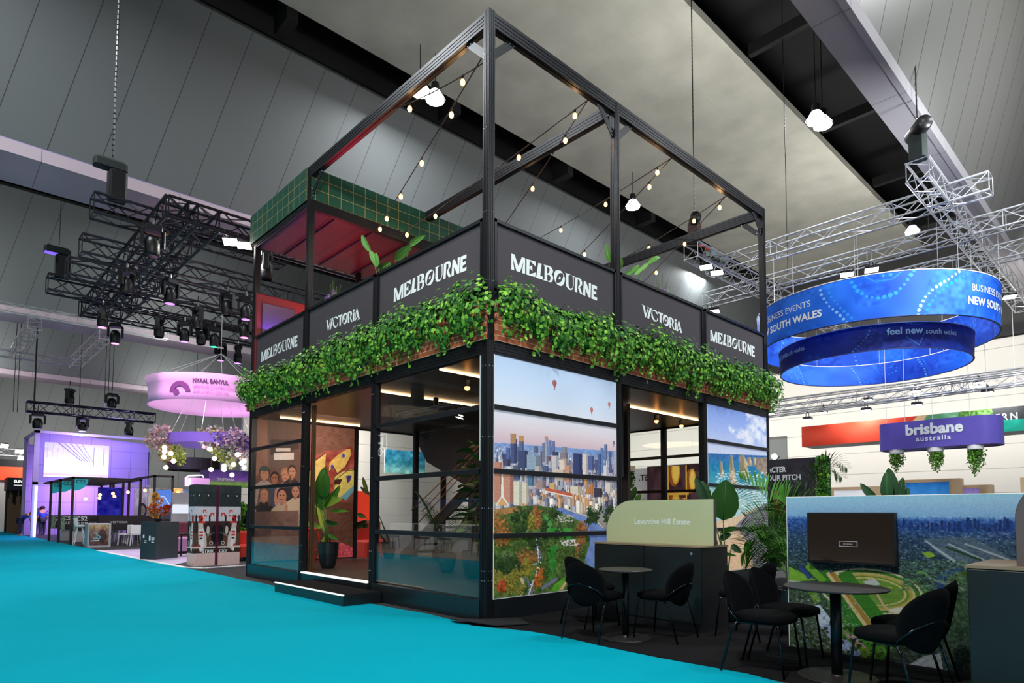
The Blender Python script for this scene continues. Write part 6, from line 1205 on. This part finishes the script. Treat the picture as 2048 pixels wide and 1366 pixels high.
# ================================================================ C52 FRAMED STANDS
M_fr=mat('black_frame_tube',(30,22,26),.45,.2); M_tl=mat('glowing_teal_flag',(24,170,180),.6,emit=(20,140,150),es=.35)  # slight emission added so the flags look brighter; they are not lamps
def c52(y,x0,x1,ht,label,txt2,k):
    t=thing('framed_booth',label,'booth frame',(x0,y,0)); w=.09; dd=2.1
    for x,yq in ((x0,y),(x1,y),(x1,y+dd)): part('upright',MB().box((x,yq,0),(x+w,yq+w,ht)),M_fr,t)
    for a in (((x0,y,ht-w),(x1+w,y+w,ht)),((x0,y+dd,ht-w),(x1+w,y+dd+w,ht)),((x0,y,ht-w),(x0+w,y+dd,ht)),((x1,y,ht-w),(x1+w,y+dd,ht))): part('top_rail',MB().box(*a),M_fr,t)
    pts=[(x0+w,ht-.1)]+[(x0+w+.48*math.cos(a),ht-.1-.48*math.sin(a)) for a in np.linspace(0,math.pi/2,12)]; part('number_flag',MB().prism([(x,y+.02,z) for x,z in pts],(0,.02,0)),M_tl,t)
    part('lettering',text_mb('C52',.33,lambda u,v,w_:(x0+.14+u,y+.012,ht-.27+v),.02),mat('dark_flag_letters',(10,36,44),.6),t)
    part('counter_front',MB().box((x0+w,y+.1,.58),(min(x1,x0+2.8),y+.16,1.22)),M_fr,t); part('lettering',text_mb('C52',.4,lambda u,v,w_:(x0+.2+u,y+.09,1.0+v),.02),M_let,t); part('lettering',text_mb(txt2,.75,lambda u,v,w_:(x0+.2+u,y+.09,.82+v),.0),M_let,t)
    w_,h_=30,50; cv=Cv(w_,h_,(120,140,120),k); cv.nz(50,8); cv.nz(30,20,None,(1,.7,.4)); print_part('poster_strip',cv,(x0+.1,y-.005,1.2),(.16,0,0),(0,0,-.62),M_print,t)
    part('counter_base',MB().box((x0+.6,y+.5,.0),(x0+1.5,y+1.0,.60)),M_white,t); return t
c52(25.6,-.52,1.95,2.83,'nearest black C52 frame with a teal quarter-circle flag','BUSINESS',1); c52(28.6,-.54,1.9,2.84,'middle black C52 frame behind the nearest one','BUSINESS',2); c52(30.85,-.60,1.8,2.83,'farthest black C52 frame by the blue-white light column','YARRA',3)
part_t=thing('victoria_counter','long black counter lettered VICTORIA behind the white chairs','counter',(1.6,25.0,0)); part('counter_body',MB().box((.35,25.0,.6),(3.4,25.3,1.2)),M_fr,part_t); part('lettering',text_mb('VICTORIA',.62,lambda u,v,w:(.78+u,24.985,.9+v),.0,spacing=1.1),M_let,part_t); part('leg',MB().box((.5,25.05,0),(.6,25.25,.6)),M_fr,part_t); part('leg',MB().box((3.2,25.05,0),(3.3,25.25,.6)),M_fr,part_t)
t=thing('shelf_frame','black open frame with a blue map poster and a pendant beside it','display frame',(1.2,19,0)); 
for x in (.90,1.48): part('upright',MB().box((x,19,0),(x+.07,19.07,2.66)),M_fr,t)
part('top_rail',MB().box((-1.0+1.9,19,2.6),(1.55,19.07,2.67)),M_fr,t); part('top_rail',MB().box((.9,19,2.6),(.97,22.5,2.67)),M_fr,t)
w,h=50,90; cv=Cv(w,h,(70,110,180),4); cv.grad([0,h*.55,h*.75,h],[(64,110,190),(90,130,200),(60,70,80),(50,44,50)]); cv.line([(16,20),(28,22),(36,34),(44,44),(38,56),(26,50),(16,52)],1.6,(230,240,245),raw=True)
for y in (18,24,30,36): cv.rect(6,y,18,y+1.6,(226,236,242))
cv.nz(6,20); print_part('map_poster',cv,(.99,18.98,2.15),(.48,0,0),(0,0,-1.05),M_printE,t); part('poster_backing',MB().box((.985,18.99,1.08),(1.475,19.0,2.17)),M_fr,t)
# row of poster panels behind
cols=[((30,30,160),(40,44,190)),((170,160,190),(120,100,120)),((206,190,176),(60,56,60)),((190,186,206),(90,110,170)),((120,150,200),(150,130,140)),((90,110,180),(190,160,150))]
for i in range(6):
    x=1.55+i*.62 if i else 1.1; yq=29.6; wq=.6 if i else 1.1; t=thing('poster_panel',['blue-lit dark poster panel at the left of the poster row','second poster panel in the row, showing a curved dark shape','third, pale poster panel in the row with a dark motorcycle-like shape','fourth poster panel in the row, with blue and white blocks','fifth poster panel in the row, pale blue sky above rocks','rightmost poster panel of the row, blue over sand'][i],'poster panel',(x,yq,0))
    if i: x+=.45
    part('panel_board',MB().box((x,yq,.9),(x+wq-.02,yq+.04,2.55)),M_white,t); part('foot',MB().box((x+.1,yq-.1,0),(x+.2,yq+.1,.9)),M_fr,t)
    w,h=40,100; cv=Cv(w,h,cols[i][0],i+3); cv.grad([0,h*.5,h],[cols[i][0],cols[i][0],cols[i][1]]); cv.nz(26,8); 
    if i in (1,2): cv.ell((26,66),13,22,(46,40,44),raw=True); cv.ell((26,66),8,14,(120,110,110),raw=True)
    if i in (3,4): cv.rect(4,10,20,40,(70,110,190),.7); cv.ell((24,80),14,14,(110,90,90),.8,raw=True)
    cv.nz(14,30); print_part('poster_print',cv,(x,yq-.005,2.55),(wq-.02,0,0),(0,0,-1.65),M_printE,t)
for px,py,d,lb in ((171,936,27,'leftmost amber pendant bulb over the booths'),(200,990-0,27,'low amber pendant of the cluster'),(226,987,26.5,'amber pendant bulb beside the tallest cluster'),(256,984,26,'amber pendant bulb left of the map frame'),(290,981,25,'amber pendant bulb nearest the map frame'),(229,994,27.5,'lower amber pendant bulb of the middle pair'),(199,995,28,'lowest amber pendant bulb')):
    py=860+ {171:672,200:632,226:620,256:607,290:570,229:648,199:662}[px]/4.877 if px!=290 else 981
    q=ony(px,py,d); t=thing('pendant_bulb',lb,'pendant lamp',tuple(q)); part('globe',MB().ball(q,.065,12),M_bulb,t); part('cord',MB().tube([q+[0,0,.06],q+[0,0,.9]],.006,4),M_cable,t)
q=ony(356,984,18.5); t=thing('wicker_pendant','glowing woven wicker pendant shade beside the map frame','pendant lamp',tuple(q)); b=MB()
for k in range(7): b.lathe(q+[0,0,-.12+.035*k],[(.15+.03*math.sin(k),0),(.16+.03*math.sin(k),.012),(.15+.03*math.sin(k),.02)],20)
part('woven_shade',b,mat('wicker',(226,170,90),.6,emit=(255,180,80),es=.8),t); part('bulb',MB().ball(q,.05,10),M_bulb,t); part('cord',MB().tube([q+[0,0,.1],q+[0,0,.8]],.006,4),M_cable,t)
# counter with printed front + chairs
w,h=90,80; cv=Cv(w,h,(120,96,80),6); cv.grad([0,h*.3,h],[(150,130,90),(110,90,80),(60,44,40)]); cv.nz(20,8); cv.ell((60,44),20,26,(50,38,38),.8,raw=True); cv.line([(20,34),(30,32),(40,42),(54,48),(44,54),(34,50),(26,56),(20,50)],1.6,(80,200,220),raw=True); cv.line([(6,62),(46,60)],2,(190,200,210),raw=True); cv.nz(12,30)
t=thing('printed_counter','small low counter with a coastal map print and grey edges','counter',(-.05,23.2,0)); part('counter_body',MB().bbox((-.36,22.9,.0),(.42,23.5,.93),.03),mat('silver_counter_edge',(180,184,190),.4,.3),t); print_part('front_print',cv,(-.30,22.89,.88),(.64,0,0),(0,0,-.8),M_printE,t)
def stool_root():
    t=thing('white_chair','x','chair',(0,0,0),'white chairs in front of the black counter'); b=MB().bbox((-.2,-.2,.43),(.2,.2,.47),.02); part('seat',b,M_white,t); part('backrest',MB().bbox((-.22,-.2,.47),(-.18,.2,.84),.015),M_white,t)
    for sx in (-1,1):
        for sy in (-1,1): part('leg',MB().tube([(sx*.16,sy*.16,.43),(sx*.2,sy*.2,0)],.016,6),M_white,t)
    return t
wc=stool_root()
for i,(px,py,a,lb) in enumerate(((250,1090,2.4,'white chair with its back to the aisle, left of the dark plinth'),(268,1091,1.6,'white chair nearest the dark plinth'),(236,1088,.6,'white chair partly behind the two front ones'),(130,1080,2.,'white chair inside the middle C52 frame'))):
    q=onz(px,py,0); (wc if i==0 else dup(wc,tuple(q),a)).location=tuple(q); o=[x for x in S.objects if x.name.startswith('white_chair')][-1] if i else wc
    o.location=tuple(q); o.rotation_euler=(0,0,a); o['label']=lb
def bar_stool(px,py,label):
    q=onz(px,py,0); x,y=q[0],q[1]; t=thing('white_bar_stool',label,'bar stool',(x,y,0)); part('shell_seat',MB().lathe((x,y,.74),[(.06,0),(.19,.03),(.2,.09)],16),M_white,t); part('backrest',MB().prism([(x-.19,y-.05,.8),(x-.24,y-.05,1.1),(x-.12,y-.16,1.14),(x-.1,y-.17,.8)],(.02,.02,0)),M_white,t)
    for sx in (-1,1):
        for sy in (-1,1): part('leg',MB().tube([(x+sx*.08,y+sy*.08,.75),(x+sx*.2,y+sy*.2,0)],.014,5),M_white,t)
bar_stool(158,1091,'tall white shell stool left of the small printed counter'); bar_stool(236,1086,'tall white shell stool right of the small printed counter')
# ================================================================ PLINTH, DISPLAY COLUMNS
t=thing('reception_plinth','dark slate plinth with tiny white logos carrying an orange flower arrangement','plinth',(.1,14.6,0)); part('plinth_body',MB().prism([(-.45,14.62,0),(-.15,14.2,0),(.57,14.72,0),(.27,15.15,0)],(0,0,1.08)),mat('slate_teal_board',(40,52,58),.5),t)
d=np.array([.3,-.42,0]); d/=np.linalg.norm(d); o=np.array([-.45,14.62,0])-np.array([.42,.3,0])/.516*.004
part('lettering',MB().ring((0,0,0),.001,0,.001,.0005,3),M_let,t) if False else None
gl=MB()
for s_,z_,wd,hh in ((.08,.62,.05,.09),(.13,.53,.07,.02),(.13,.49,.07,.015),(.28,.55,.05,.13),(.36,.61,.10,.02),(.36,.57,.10,.02),(.36,.53,.08,.02),(.36,.49,.09,.02)): p=o+d*s_; gl.prism([p+[0,0,z_],p+d*wd+[0,0,z_],p+d*wd+[0,0,z_+hh],p+[0,0,z_+hh]],(-.002,-.0015,0))
part('logo_marks',gl,M_let,t)
t=thing('flower_arrangement','burnt orange dried flower arrangement on the dark slate plinth','flowers',(.0,14.65,1.08)); b=MB(); r=np.random.default_rng(5); part('vase',MB().lathe((.0,14.65,1.08),[(.07,0),(.1,.08),(.08,.2)],16),M_dark,t)
for cx,cz,rad,c in ((-.18,.25,.13,(200,90,40)),(-.05,.45,.12,(206,130,50)),(.1,.2,.13,(190,80,36)),(-.1,.1,.12,(176,120,50)),(-.12,.62,.08,(206,150,70)),(.2,.28,.08,(170,60,34))):
    for k in range(90): v=r.normal(0,1,3); v/=np.linalg.norm(v); leaf(b,np.array([cx,14.6,1.2+cz])+v*rad*r.uniform(.5,1),v,r.normal(0,1,3),.06,tuple(np.array(lin(c))*r.uniform(.7,1.3)))
for k in range(7): a=np.array([.14,14.62,1.3]); blade(b,a,(.25+.1*k*.3,-.1,.6),.45,.06,lin((150,56,30)),.1,5)
part('blooms',b,M_leaf,t)
def kiosk_print(seed,flip):
    w,h=100,200; cv=Cv(w,h,(200,170,168),seed); cv.rect(0,0,100,54,(52,58,60)); cv.rect(0,20,100,21,(30,34,36)); cv.rect(0,22,100,52,(46,54,56))
    for x in (20,62): cv.ell((x,27),2,2,(240,240,240),raw=True)
    cv.rect(0,54,100,90,(214,208,216))
    for x,y,s in ((46,66,8),(82,74,9),(50,78,6),(18,80,5)): cv.rect(x-s,y-s*.5,x+s,y+s*.6,(206,50,54),.9); cv.ell((x,y+2),s*.5,s*.4,(240,200,200),raw=True)
    for x in (8,26,34,70): cv.ell((x,76),2.6,3,(40,36,40),raw=True); cv.rect(x-4,78,x+4,90,(36,34,40))
    cv.rect(0,90,100,176,(60,42,38)); cv.poly([(0,120),(100,110),(100,150),(0,160)],(96,66,50),raw=True)
    cv.poly([(18,92),(40,92),(44,112),(56,120),(60,150),(34,166),(20,130)],(214,196,190),raw=True); cv.ell((64,112),12,17,(34,30,34),raw=True); cv.ell((64,112),7,11,(200,190,186),raw=True); cv.ell((92,124),14,24,(26,22,26),raw=True); cv.poly([(20,110),(44,108),(46,150),(30,166),(22,150)],(232,226,228),raw=True); cv.rect(24,114,42,119,(206,60,60)); cv.rect(24,122,42,127,(206,60,60))
    for a in ((30,132),(50,128),(70,124)): cv.line([(a[0]-14,a[1]+6),(a[0]+26,a[1]-8)],1,(190,180,176),.8,raw=True)
    cv.ell((34,84),7,6,(220,50,50),raw=True); cv.rect(20,90,50,95,(216,60,60)); cv.ell((34,86),4,4,(40,36,40),raw=True); cv.ell((26,150),7,4,(210,50,60),raw=True); cv.rect(26,130,40,134,(40,40,46))
    cv.rect(0,152,100,156,(214,206,202)); cv.rect(0,168,100,200,(222,190,186)); cv.ell((80,144),9,5,(190,180,176),raw=True); cv.ell((80,144),6,3,(90,60,50),raw=True); cv.nz(8,40)
    if flip: cv.a=cv.a[:,::-1]
    return cv
def kiosk(x0,x1,label,flip,txt,tw,tx):
    y=11.05; t=thing('display_column',label,'display column',((x0+x1)/2,y+.2,0)); part('column_body',MB().box((x0,y+.004,0),(x1,y+.5,2.05)),mat('pale_pink_base',(206,180,178),.5),t)
    print_part('front_print',kiosk_print(3,flip),(x0,y,2.05),(x1-x0,0,0),(0,0,-2.05),M_print,t); print_part('side_print',kiosk_print(4,not flip),(x0-.003,y+.5,2.05),(0,-.5,0),(0,0,-2.05),M_print,t)
    part('lettering',text_mb(txt,tw,lambda u,v,w:(tx+u,y-.004,.33+v),.03),M_let,t)
kiosk(-.09,.42,'left display column printed with a racing car front, lettered STRIK','' ,'STRIK',.29,.11); kiosk(.50,1.03,'right display column printed with a racing car front, lettered CKY',True,'CKY',.2,.52)
single('magenta_post',MB().box((.42,11.12,0),(.50,11.22,2.05)),mat('magenta_post_paint',(110,16,70),.5),'thin magenta post between the two racing car columns','post')
# tasmania booth, neon box, furniture behind the columns
q0,q1=ony(418,939,24),ony(500,939,24); w,h=80,40; cv=Cv(w,h,(90,60,130),3); cv.grad([0,h*.55,h*.8,h],[(70,50,110),(110,70,150),(120,160,70),(90,140,60)]); cv.nz(12,10)
t=thing('tasmania_fascia','purple to green overhead fascia lettered TASMANIA','overhead sign',(q0[0]+1,24.2,2.5)); part('box_frame',MB().box((q0[0]-.05,24.02,2.55),(q1[0]+.6,25.0,q0[2])),mat('purple_box',(80,56,120),.6),t); print_part('front_print',cv,(q0[0],24,q0[2]),(q1[0]-q0[0]+.6,0,0),(0,0,-.75),M_printE,t); part('lettering',text_mb('TASMANIA',.78,lambda u,v,w:(q0[0]+.35+u,23.985,ony(440,961,24)[2]+v),.02),M_let,t)
part('support_post',MB().box((q0[0]-.05,24.1,0),(q0[0]+.05,24.2,2.6)),M_fr,t); part('support_post',MB().box((q1[0]+.4,24.1,0),(q1[0]+.5,24.2,2.6)),M_fr,t)
q=ony(372,955,22); t=thing('neon_box_sign','white neon outlined box sign above the racing car columns','neon sign',tuple(q)); a=np.array(q); c=ony(405,952,22); d_=ony(372,972,22)
part('neon_tube',MB().tube([a,a+[.12,0,.08],c+[0,0,.03],c+[.04,0,-.06]],.02,6),emat('neon_white',(235,230,255),7),t); part('neon_tube',MB().tube([a,d_,d_+[.14,0,0],d_+[.14,0,.3]],.02,6),MATS['neon_white'],t); part('box_back',MB().box((a[0],22.05,d_[2]),(c[0]+.3,22.3,a[2])),mat('pink_lit_board',(206,150,200),.6,emit=(220,160,220),es=.4),t); part('pole',MB().box((a[0]+.5,22.1,0),(a[0]+.56,22.16,d_[2])),M_fr,t)
t=thing('grey_display_wall','pale grey display wall with a wide screen left of the display columns','display wall',(2.0,17.4,0)); q0,q1=ony(345,985,17.4),ony(376,1062,17.4); part('wall_board',MB().box((q0[0],17.42,0),(q1[0]+.6,17.5,q0[2])),mat('pale_grey_wall',(170,166,172),.6),t); part('screen',MB().box((q0[0]+.02,17.39,ony(360,1027,17.4)[2]),(q1[0]+.1,17.42,ony(360,1009,17.4)[2])),emat('white_screen_glow',(220,225,240),1.1),t)
t=thing('red_armchair','red-orange armchair edge showing right of the display columns','armchair',(2.2,12.4,0)); part('seat',MB().bbox((1.35,12.0,.12),(2.3,12.8,.45),.05),M_red,t); part('backrest',MB().bbox((1.35,12.7,.45),(2.3,12.9,.82),.05),M_red,t); part('foot',MB().box((1.5,12.1,.0),(2.2,12.7,.12)),M_dark,t)
t=thing('lounge_table','low black bar table frame between the plinth and the display columns','table',(1.0,15.6,0)); part('tabletop',MB().box((.75,15.2,.66),(1.5,16.0,.70)),M_fr,t)
for x in (.78,1.42):
    for y in (15.24,15.94): part('leg',MB().box((x,y,0),(x+.04,y+.04,.66)),M_fr,t)
t=thing('maroon_sofa','pink and maroon lounge seat behind the black bar table','sofa',(1.5,16.8,0)); Mq=mat('maroon_velvet',(96,34,50),.7); part('backrest',MB().bbox((.9,16.9,.5),(2.2,17.1,1.05),.05),Mq,t); part('seat',MB().bbox((.9,16.4,.1),(2.2,16.9,.55),.05),mat('pink_lilac_seat',(190,140,180),.6),t); part('foot',MB().box((1.0,16.5,0),(2.1,16.8,.1)),M_dark,t)
greenwall(1.95,13.6,13.1,.3,1.6,9,'leafy plant panel beyond the right display column')
# ================================================================ PINK RING AND FLOWER RING
PC=(.90,13.1); t=thing('ring_banner','pink-lit fabric ring banner with a plum arc emblem above the flower ring','hanging ring sign',(PC[0],PC[1],4.31)); M_pk=mat('pink_lilac_fabric',(226,176,222),.7,var=.02)
b=MB(); n=96; prof=[(1.63,0),(1.60,.22),(1.62,.5),(1.70,.70),(1.67,.70),(1.59,.5),(1.57,.22),(1.60,0)]; vs=[(PC[0]+rr*math.cos(2*math.pi*k/n),PC[1]+rr*math.sin(2*math.pi*k/n),4.31+hh) for rr,hh in prof for k in range(n)]; b.add(vs,[(i*n+k,i*n+(k+1)%n,((i+1)%8)*n+(k+1)%n,((i+1)%8)*n+k) for i in range(8) for k in range(n)]); part('fabric_band',b,M_pk,t,smooth=True)
def rfn(px):
    best=(9e9,0)
    for i in range(720):
        a=2*math.pi*i/720; p=np.array([PC[0]+1.62*math.cos(a),PC[1]+1.62*math.sin(a),4.6]); q=p-CAM; z=q@_F; x=PCX+FPX*(q@_R)/z
        if np.dot(q[:2],[math.cos(a),math.sin(a)])<0 and abs(x-px)<best[0]: best=(abs(x-px),a)
    return best[1]
def onr(a0,zc,rr=1.63): return lambda u,v,w:(PC[0]+(rr+.01+w)*math.cos(a0+u/rr),PC[1]+(rr+.01+w)*math.sin(a0+u/rr),zc+v)
Mm=mat('plum_print',(120,60,120),.7); a0=rfn(386)
part('lettering',text_mb('NYAAL BANYUL',.86,onr(a0,4.74),.03,height=.12),mat('dark_plum_print',(84,36,84),.7),t); part('lettering',text_mb('GEELONG CONVENTION',1.0,onr(a0,4.60),0,height=.085),mat('rose_print',(196,110,180),.7),t); part('lettering',text_mb('AND EVENT CENTRE',.86,onr(a0,4.47),0,height=.085),MATS['rose_print'],t)
a1=rfn(340); f=onr(a1,4.46); g=MB(); m=20
vs=[f(.28+.28*math.cos(math.pi*k/m),.28*math.sin(math.pi*k/m)+.04,0) for k in range(m+1)]+[f(.28+.15*math.cos(math.pi*k/m),.15*math.sin(math.pi*k/m)+.04,0) for k in range(m+1)]; g.add(vs,[(k,k+1,m+2+k,m+1+k) for k in range(m)]); g.add([f(.19+.085*math.cos(2*math.pi*k/18),.03+.085*math.sin(2*math.pi*k/18),0) for k in range(18)],[tuple(range(18))]); part('arc_emblem',g,Mm,t)
top=np.array([PC[0]+.2,PC[1],5.95])
for k in range(8): a=k*math.pi/4+.3; part('suspension_cable',MB().tube([top,(PC[0]+1.66*math.cos(a),PC[1]+1.66*math.sin(a),5.0)],.007,4),M_silver,t)
part('suspension_cable',MB().tube([top,top+[0,0,2.0]],.012,5),M_silver,t)
t=thing('flower_ring','purple hanging ring wrapped in dried flowers and globe bulbs below the pink ring','hanging flower ring',(PC[0],PC[1],3.28)); part('ring_band',MB().ring((PC[0],PC[1],3.25),1.12,0,.27,.04,72),mat('violet_ring_band',(120,96,190),.6),t)
for k in range(6): a=k*math.pi/3+.5; part('suspension_cable',MB().tube([(PC[0]+.5*math.cos(a),PC[1]+.5*math.sin(a),4.9),(PC[0]+1.1*math.cos(a),PC[1]+1.1*math.sin(a),3.5)],.006,4),M_silver,t)
r=np.random.default_rng(8); cl_=MB(); PCOL=[(206,170,180),(150,120,170),(90,60,140),(130,150,80),(150,160,90),(180,190,190),(190,140,120),(110,120,60),(220,200,210)]
def clump(px,py,rad,cs,n,drop=0):
    # flower clumps sit round the band at the distance of its near rim
    q=CAM+ray(px,py)*17.3
    for k in range(n):
        v=r.normal(0,1,3); v/=np.linalg.norm(v); p=q+v*rad*r.uniform(.4,1)*np.array([1,1,1.0])-np.array([0,0,drop*r.random()]); leaf(cl_,p,v+r.normal(0,.5,3),r.normal(0,1,3),r.uniform(.05,.10),tuple(np.array(lin(PCOL[cs[int(r.integers(0,len(cs)))]]))*r.uniform(.75,1.3)))
for a in ((322,868,.28,(0,0,8,6),260),(308,880,.22,(0,8,6),160),(332,900,.2,(6,3,0),150),(330,915,.15,(6,7),90),(352,905,.2,(3,4,7),160),(360,920,.14,(3,7),80),(410,873,.22,(4,3,8),160),(430,868,.24,(6,5,4),180),(445,885,.26,(2,1,5,8),220),(420,885,.2,(1,5,8),150),(470,875,.28,(0,1,8),240),(485,885,.25,(2,1,0),200),(455,905,.22,(5,4,3),180),(470,900,.22,(5,8,1),170),(445,912,.16,(3,7,4),110),(462,925,.14,(4,5,3),90),(432,900,.15,(3,7),90),(488,905,.2,(8,1,5),120)): clump(*a)
part('dried_flowers',cl_,M_leaf,t)
for px,py in ((329,895),(329,903),(342,907),(328,914),(347,922),(332,935),(420,898),(429,917),(475,909),(467,929),(448,932),(448,939),(464,950),(483,926),(488,922),(488,935),(422,939)):
    q=CAM+ray(px,py)*17.0; part('globe_bulb',MB().ball(q,.062,12),emat('cream_globe_glow',(255,225,190),9),t); part('cord',MB().tube([q+[0,0,.06],(q[0],q[1],3.3)],.003,4),M_cable,t)
light('POINT',(.4,12.3,2.9),25,(1,.8,.6),.3,name='globe_glow'); light('AREA',(.9,13.1,3.7),40,(1,.8,1),1.2,aim=(.9,13.1,6),name='ring_glow')
# dark oval sign + ceiling bits farther behind the flower ring
q=ony(388,930,40); single('dark_oval_sign',MB().lathe(q-np.array([0,0,.4]),[(1.6,0),(1.6,.8)],32),mat('brown_grey_sign',(86,76,76),.6),'small dark oval hanging sign far behind the flower ring','hanging sign')
single('hanging_line',MB().tube([q+[0,0,.4],(q[0],q[1],15.9)],.02,4),M_dark,'line holding the small dark oval sign','line')
# teal banner and hall bits seen through the glass
q0,q1=ony(770,898,30),ony(850,950,30); w,h=90,60; cv=Cv(w,h,(40,150,170),2); cv.grad([0,h*.5,h],[(60,150,190),(40,130,150),(150,210,200)]); cv.nz(40,8); cv.nz(20,20)
t=thing('teal_banner','teal ocean banner hanging beyond the far glass','hanging banner',(q0[0],30,q1[2])); part('banner_back',MB().box((q0[0],30.02,q1[2]),(q1[0],30.1,q0[2])),M_white,t); print_part('ocean_print',cv,(q0[0],30,q0[2]),(q1[0]-q0[0],0,0),(0,0,q1[2]-q0[2]),M_printE,t)
for x in (q0[0]+.2,q1[0]-.2): part('suspension_cable',MB().tube([(x,30.05,q0[2]),(x,30.05,10)],.02,4),M_silver,t)
single('white_hall_partition',MB().box((9,33,0),(30,33.3,7.5)),M_endw,'tall pale partition beyond the teal banner','partition')
light('AREA',(14,28,7),500,(1,.98,.95),2,aim=(15,33,4),name='partition_wash')
# ================================================================ OPPOSITE SIDE OF THE AISLE (seen only in the glass)
single('beige_booth_floor',MB().box((-12,-1,0.0),(-6.32,30,.012)),mat('beige_vinyl',(176,160,138),.4),'beige vinyl floor of the booth across the aisle, mirrored in the glass','flooring')
for i,(y,lb) in enumerate(((4.6,'first white counter across the aisle'),(7.6,'second white counter across the aisle'),(10.6,'third white counter across the aisle'),(13.8,'fourth white counter across the aisle'))):
    single('white_counter',MB().bbox((-9.2,y,.012),(-8.6,y+2.2,.95),.02),M_white,lb,'counter')
dk=mat('grey_upholstery',(78,76,80),.8)
for i,(y,a) in enumerate(((5.0,.2),(6.2,.1),(8.2,-.2),(9.4,.2),(11.4,0),(12.6,.2),(14.6,0))):
    x=-7.8
    if i==0:
        gc=thing('grey_chair','x','chair',(0,0,0),'grey chairs across the aisle'); part('seat',MB().bbox((-.23,-.23,.44),(.23,.23,.49),.02),dk,gc); part('backrest',MB().bbox((-.23,-.22,.49),(-.18,.22,.95),.015),dk,gc)
        for sx in (-1,1):
            for sy in (-1,1): part('leg',MB().tube([(sx*.2,sy*.2,.44),(sx*.22,sy*.22,0)],.012,5),M_dark,gc)
        o=gc
    else: o=dup(gc,(0,0,0))
    o.location=(x,y,.012); o.rotation_euler=(0,0,a+math.pi); o['label']='grey chair across the aisle seen only as a reflection in the glass walls'
w,h=200,70; cv=Cv(w,h,(60,60,80),2); cv.grad([0,h*.4,h],[(60,90,150),(40,56,60),(30,26,26)]); cv.poly([(20,40),(60,14),(100,10),(140,34),(150,50),(20,50)],(50,60,46),raw=True); cv.nz(20,30)
for k in range(200): cv.rect(*(lambda x,y:(x,y,x+1,y+1))(cv.r.uniform(0,200),cv.r.uniform(48,66)),(230,190,130))
t=thing('evening_print_wall','long wall print of a hill town at dusk across the aisle','printed wall',(-9.8,9,0)); part('backing',MB().box((-9.9,3,0),(-9.82,16,1.9)),M_blk,t); print_part('dusk_print',cv,(-9.8,3,1.9),(0,13,0),(0,0,-1.0),M_print,t)
struct('wall_left',MB().box((-62,0,0),(-61.7,62,18)),mat('grey_left_wall',(70,70,74),.7))
truss((-9,3,5.2),(-9,16,5.2),'silver truss over the booth across the aisle',s=.35)
for y,lb in ((5,'nearest lamp over the booth across the aisle'),(8,'second lamp over the booth across the aisle'),(12,'third lamp over the booth across the aisle')): flood(-9,y,4.9,(-8,y+1,0),lb,.3,60)

a,b_=onx(771,867,9.8),onx(744,905,9.8); t=thing('framed_letter_sign','white framed letter sign across the aisle, mirrored in the large glass wall','sign',(-9.8,(a[1]+b_[1])/2,b_[2])); y0,y1,z0,z1=min(a[1],b_[1]),max(a[1],b_[1]),b_[2],a[2]; wd=.03
part('sign_board',MB().box((-9.86,y0-.5,0),(-9.81,y1+.1,z1+1.2)),mat('dark_sign_board',(30,26,30),.5),t)
b=MB()
for q in ((y0,y1,z0,z0+wd),(y0,y1,z1-wd,z1),(y0,y0+wd,z0,z1),(y1-wd,y1,z0,z1)): b.box((-9.805,q[0],q[2]),(-9.795,q[1],q[3]))
part('sign_border',b,emat('white_sign_letters',(255,255,255),2.),t); part('lettering',text_mb('H',(y1-y0)*.5,lambda u,v,w:(-9.79,y0+(y1-y0)*.25+u,z0+(z1-z0)*.2+v),.02,height=(z1-z0)*.6),MATS['white_sign_letters'],t)
part('lettering',text_mb('FOR',(y1-y0)*.9,lambda u,v,w:(-9.79,y0+(y1-y0)*.05+u,z0-.22+v),.02),MATS['white_sign_letters'],t)
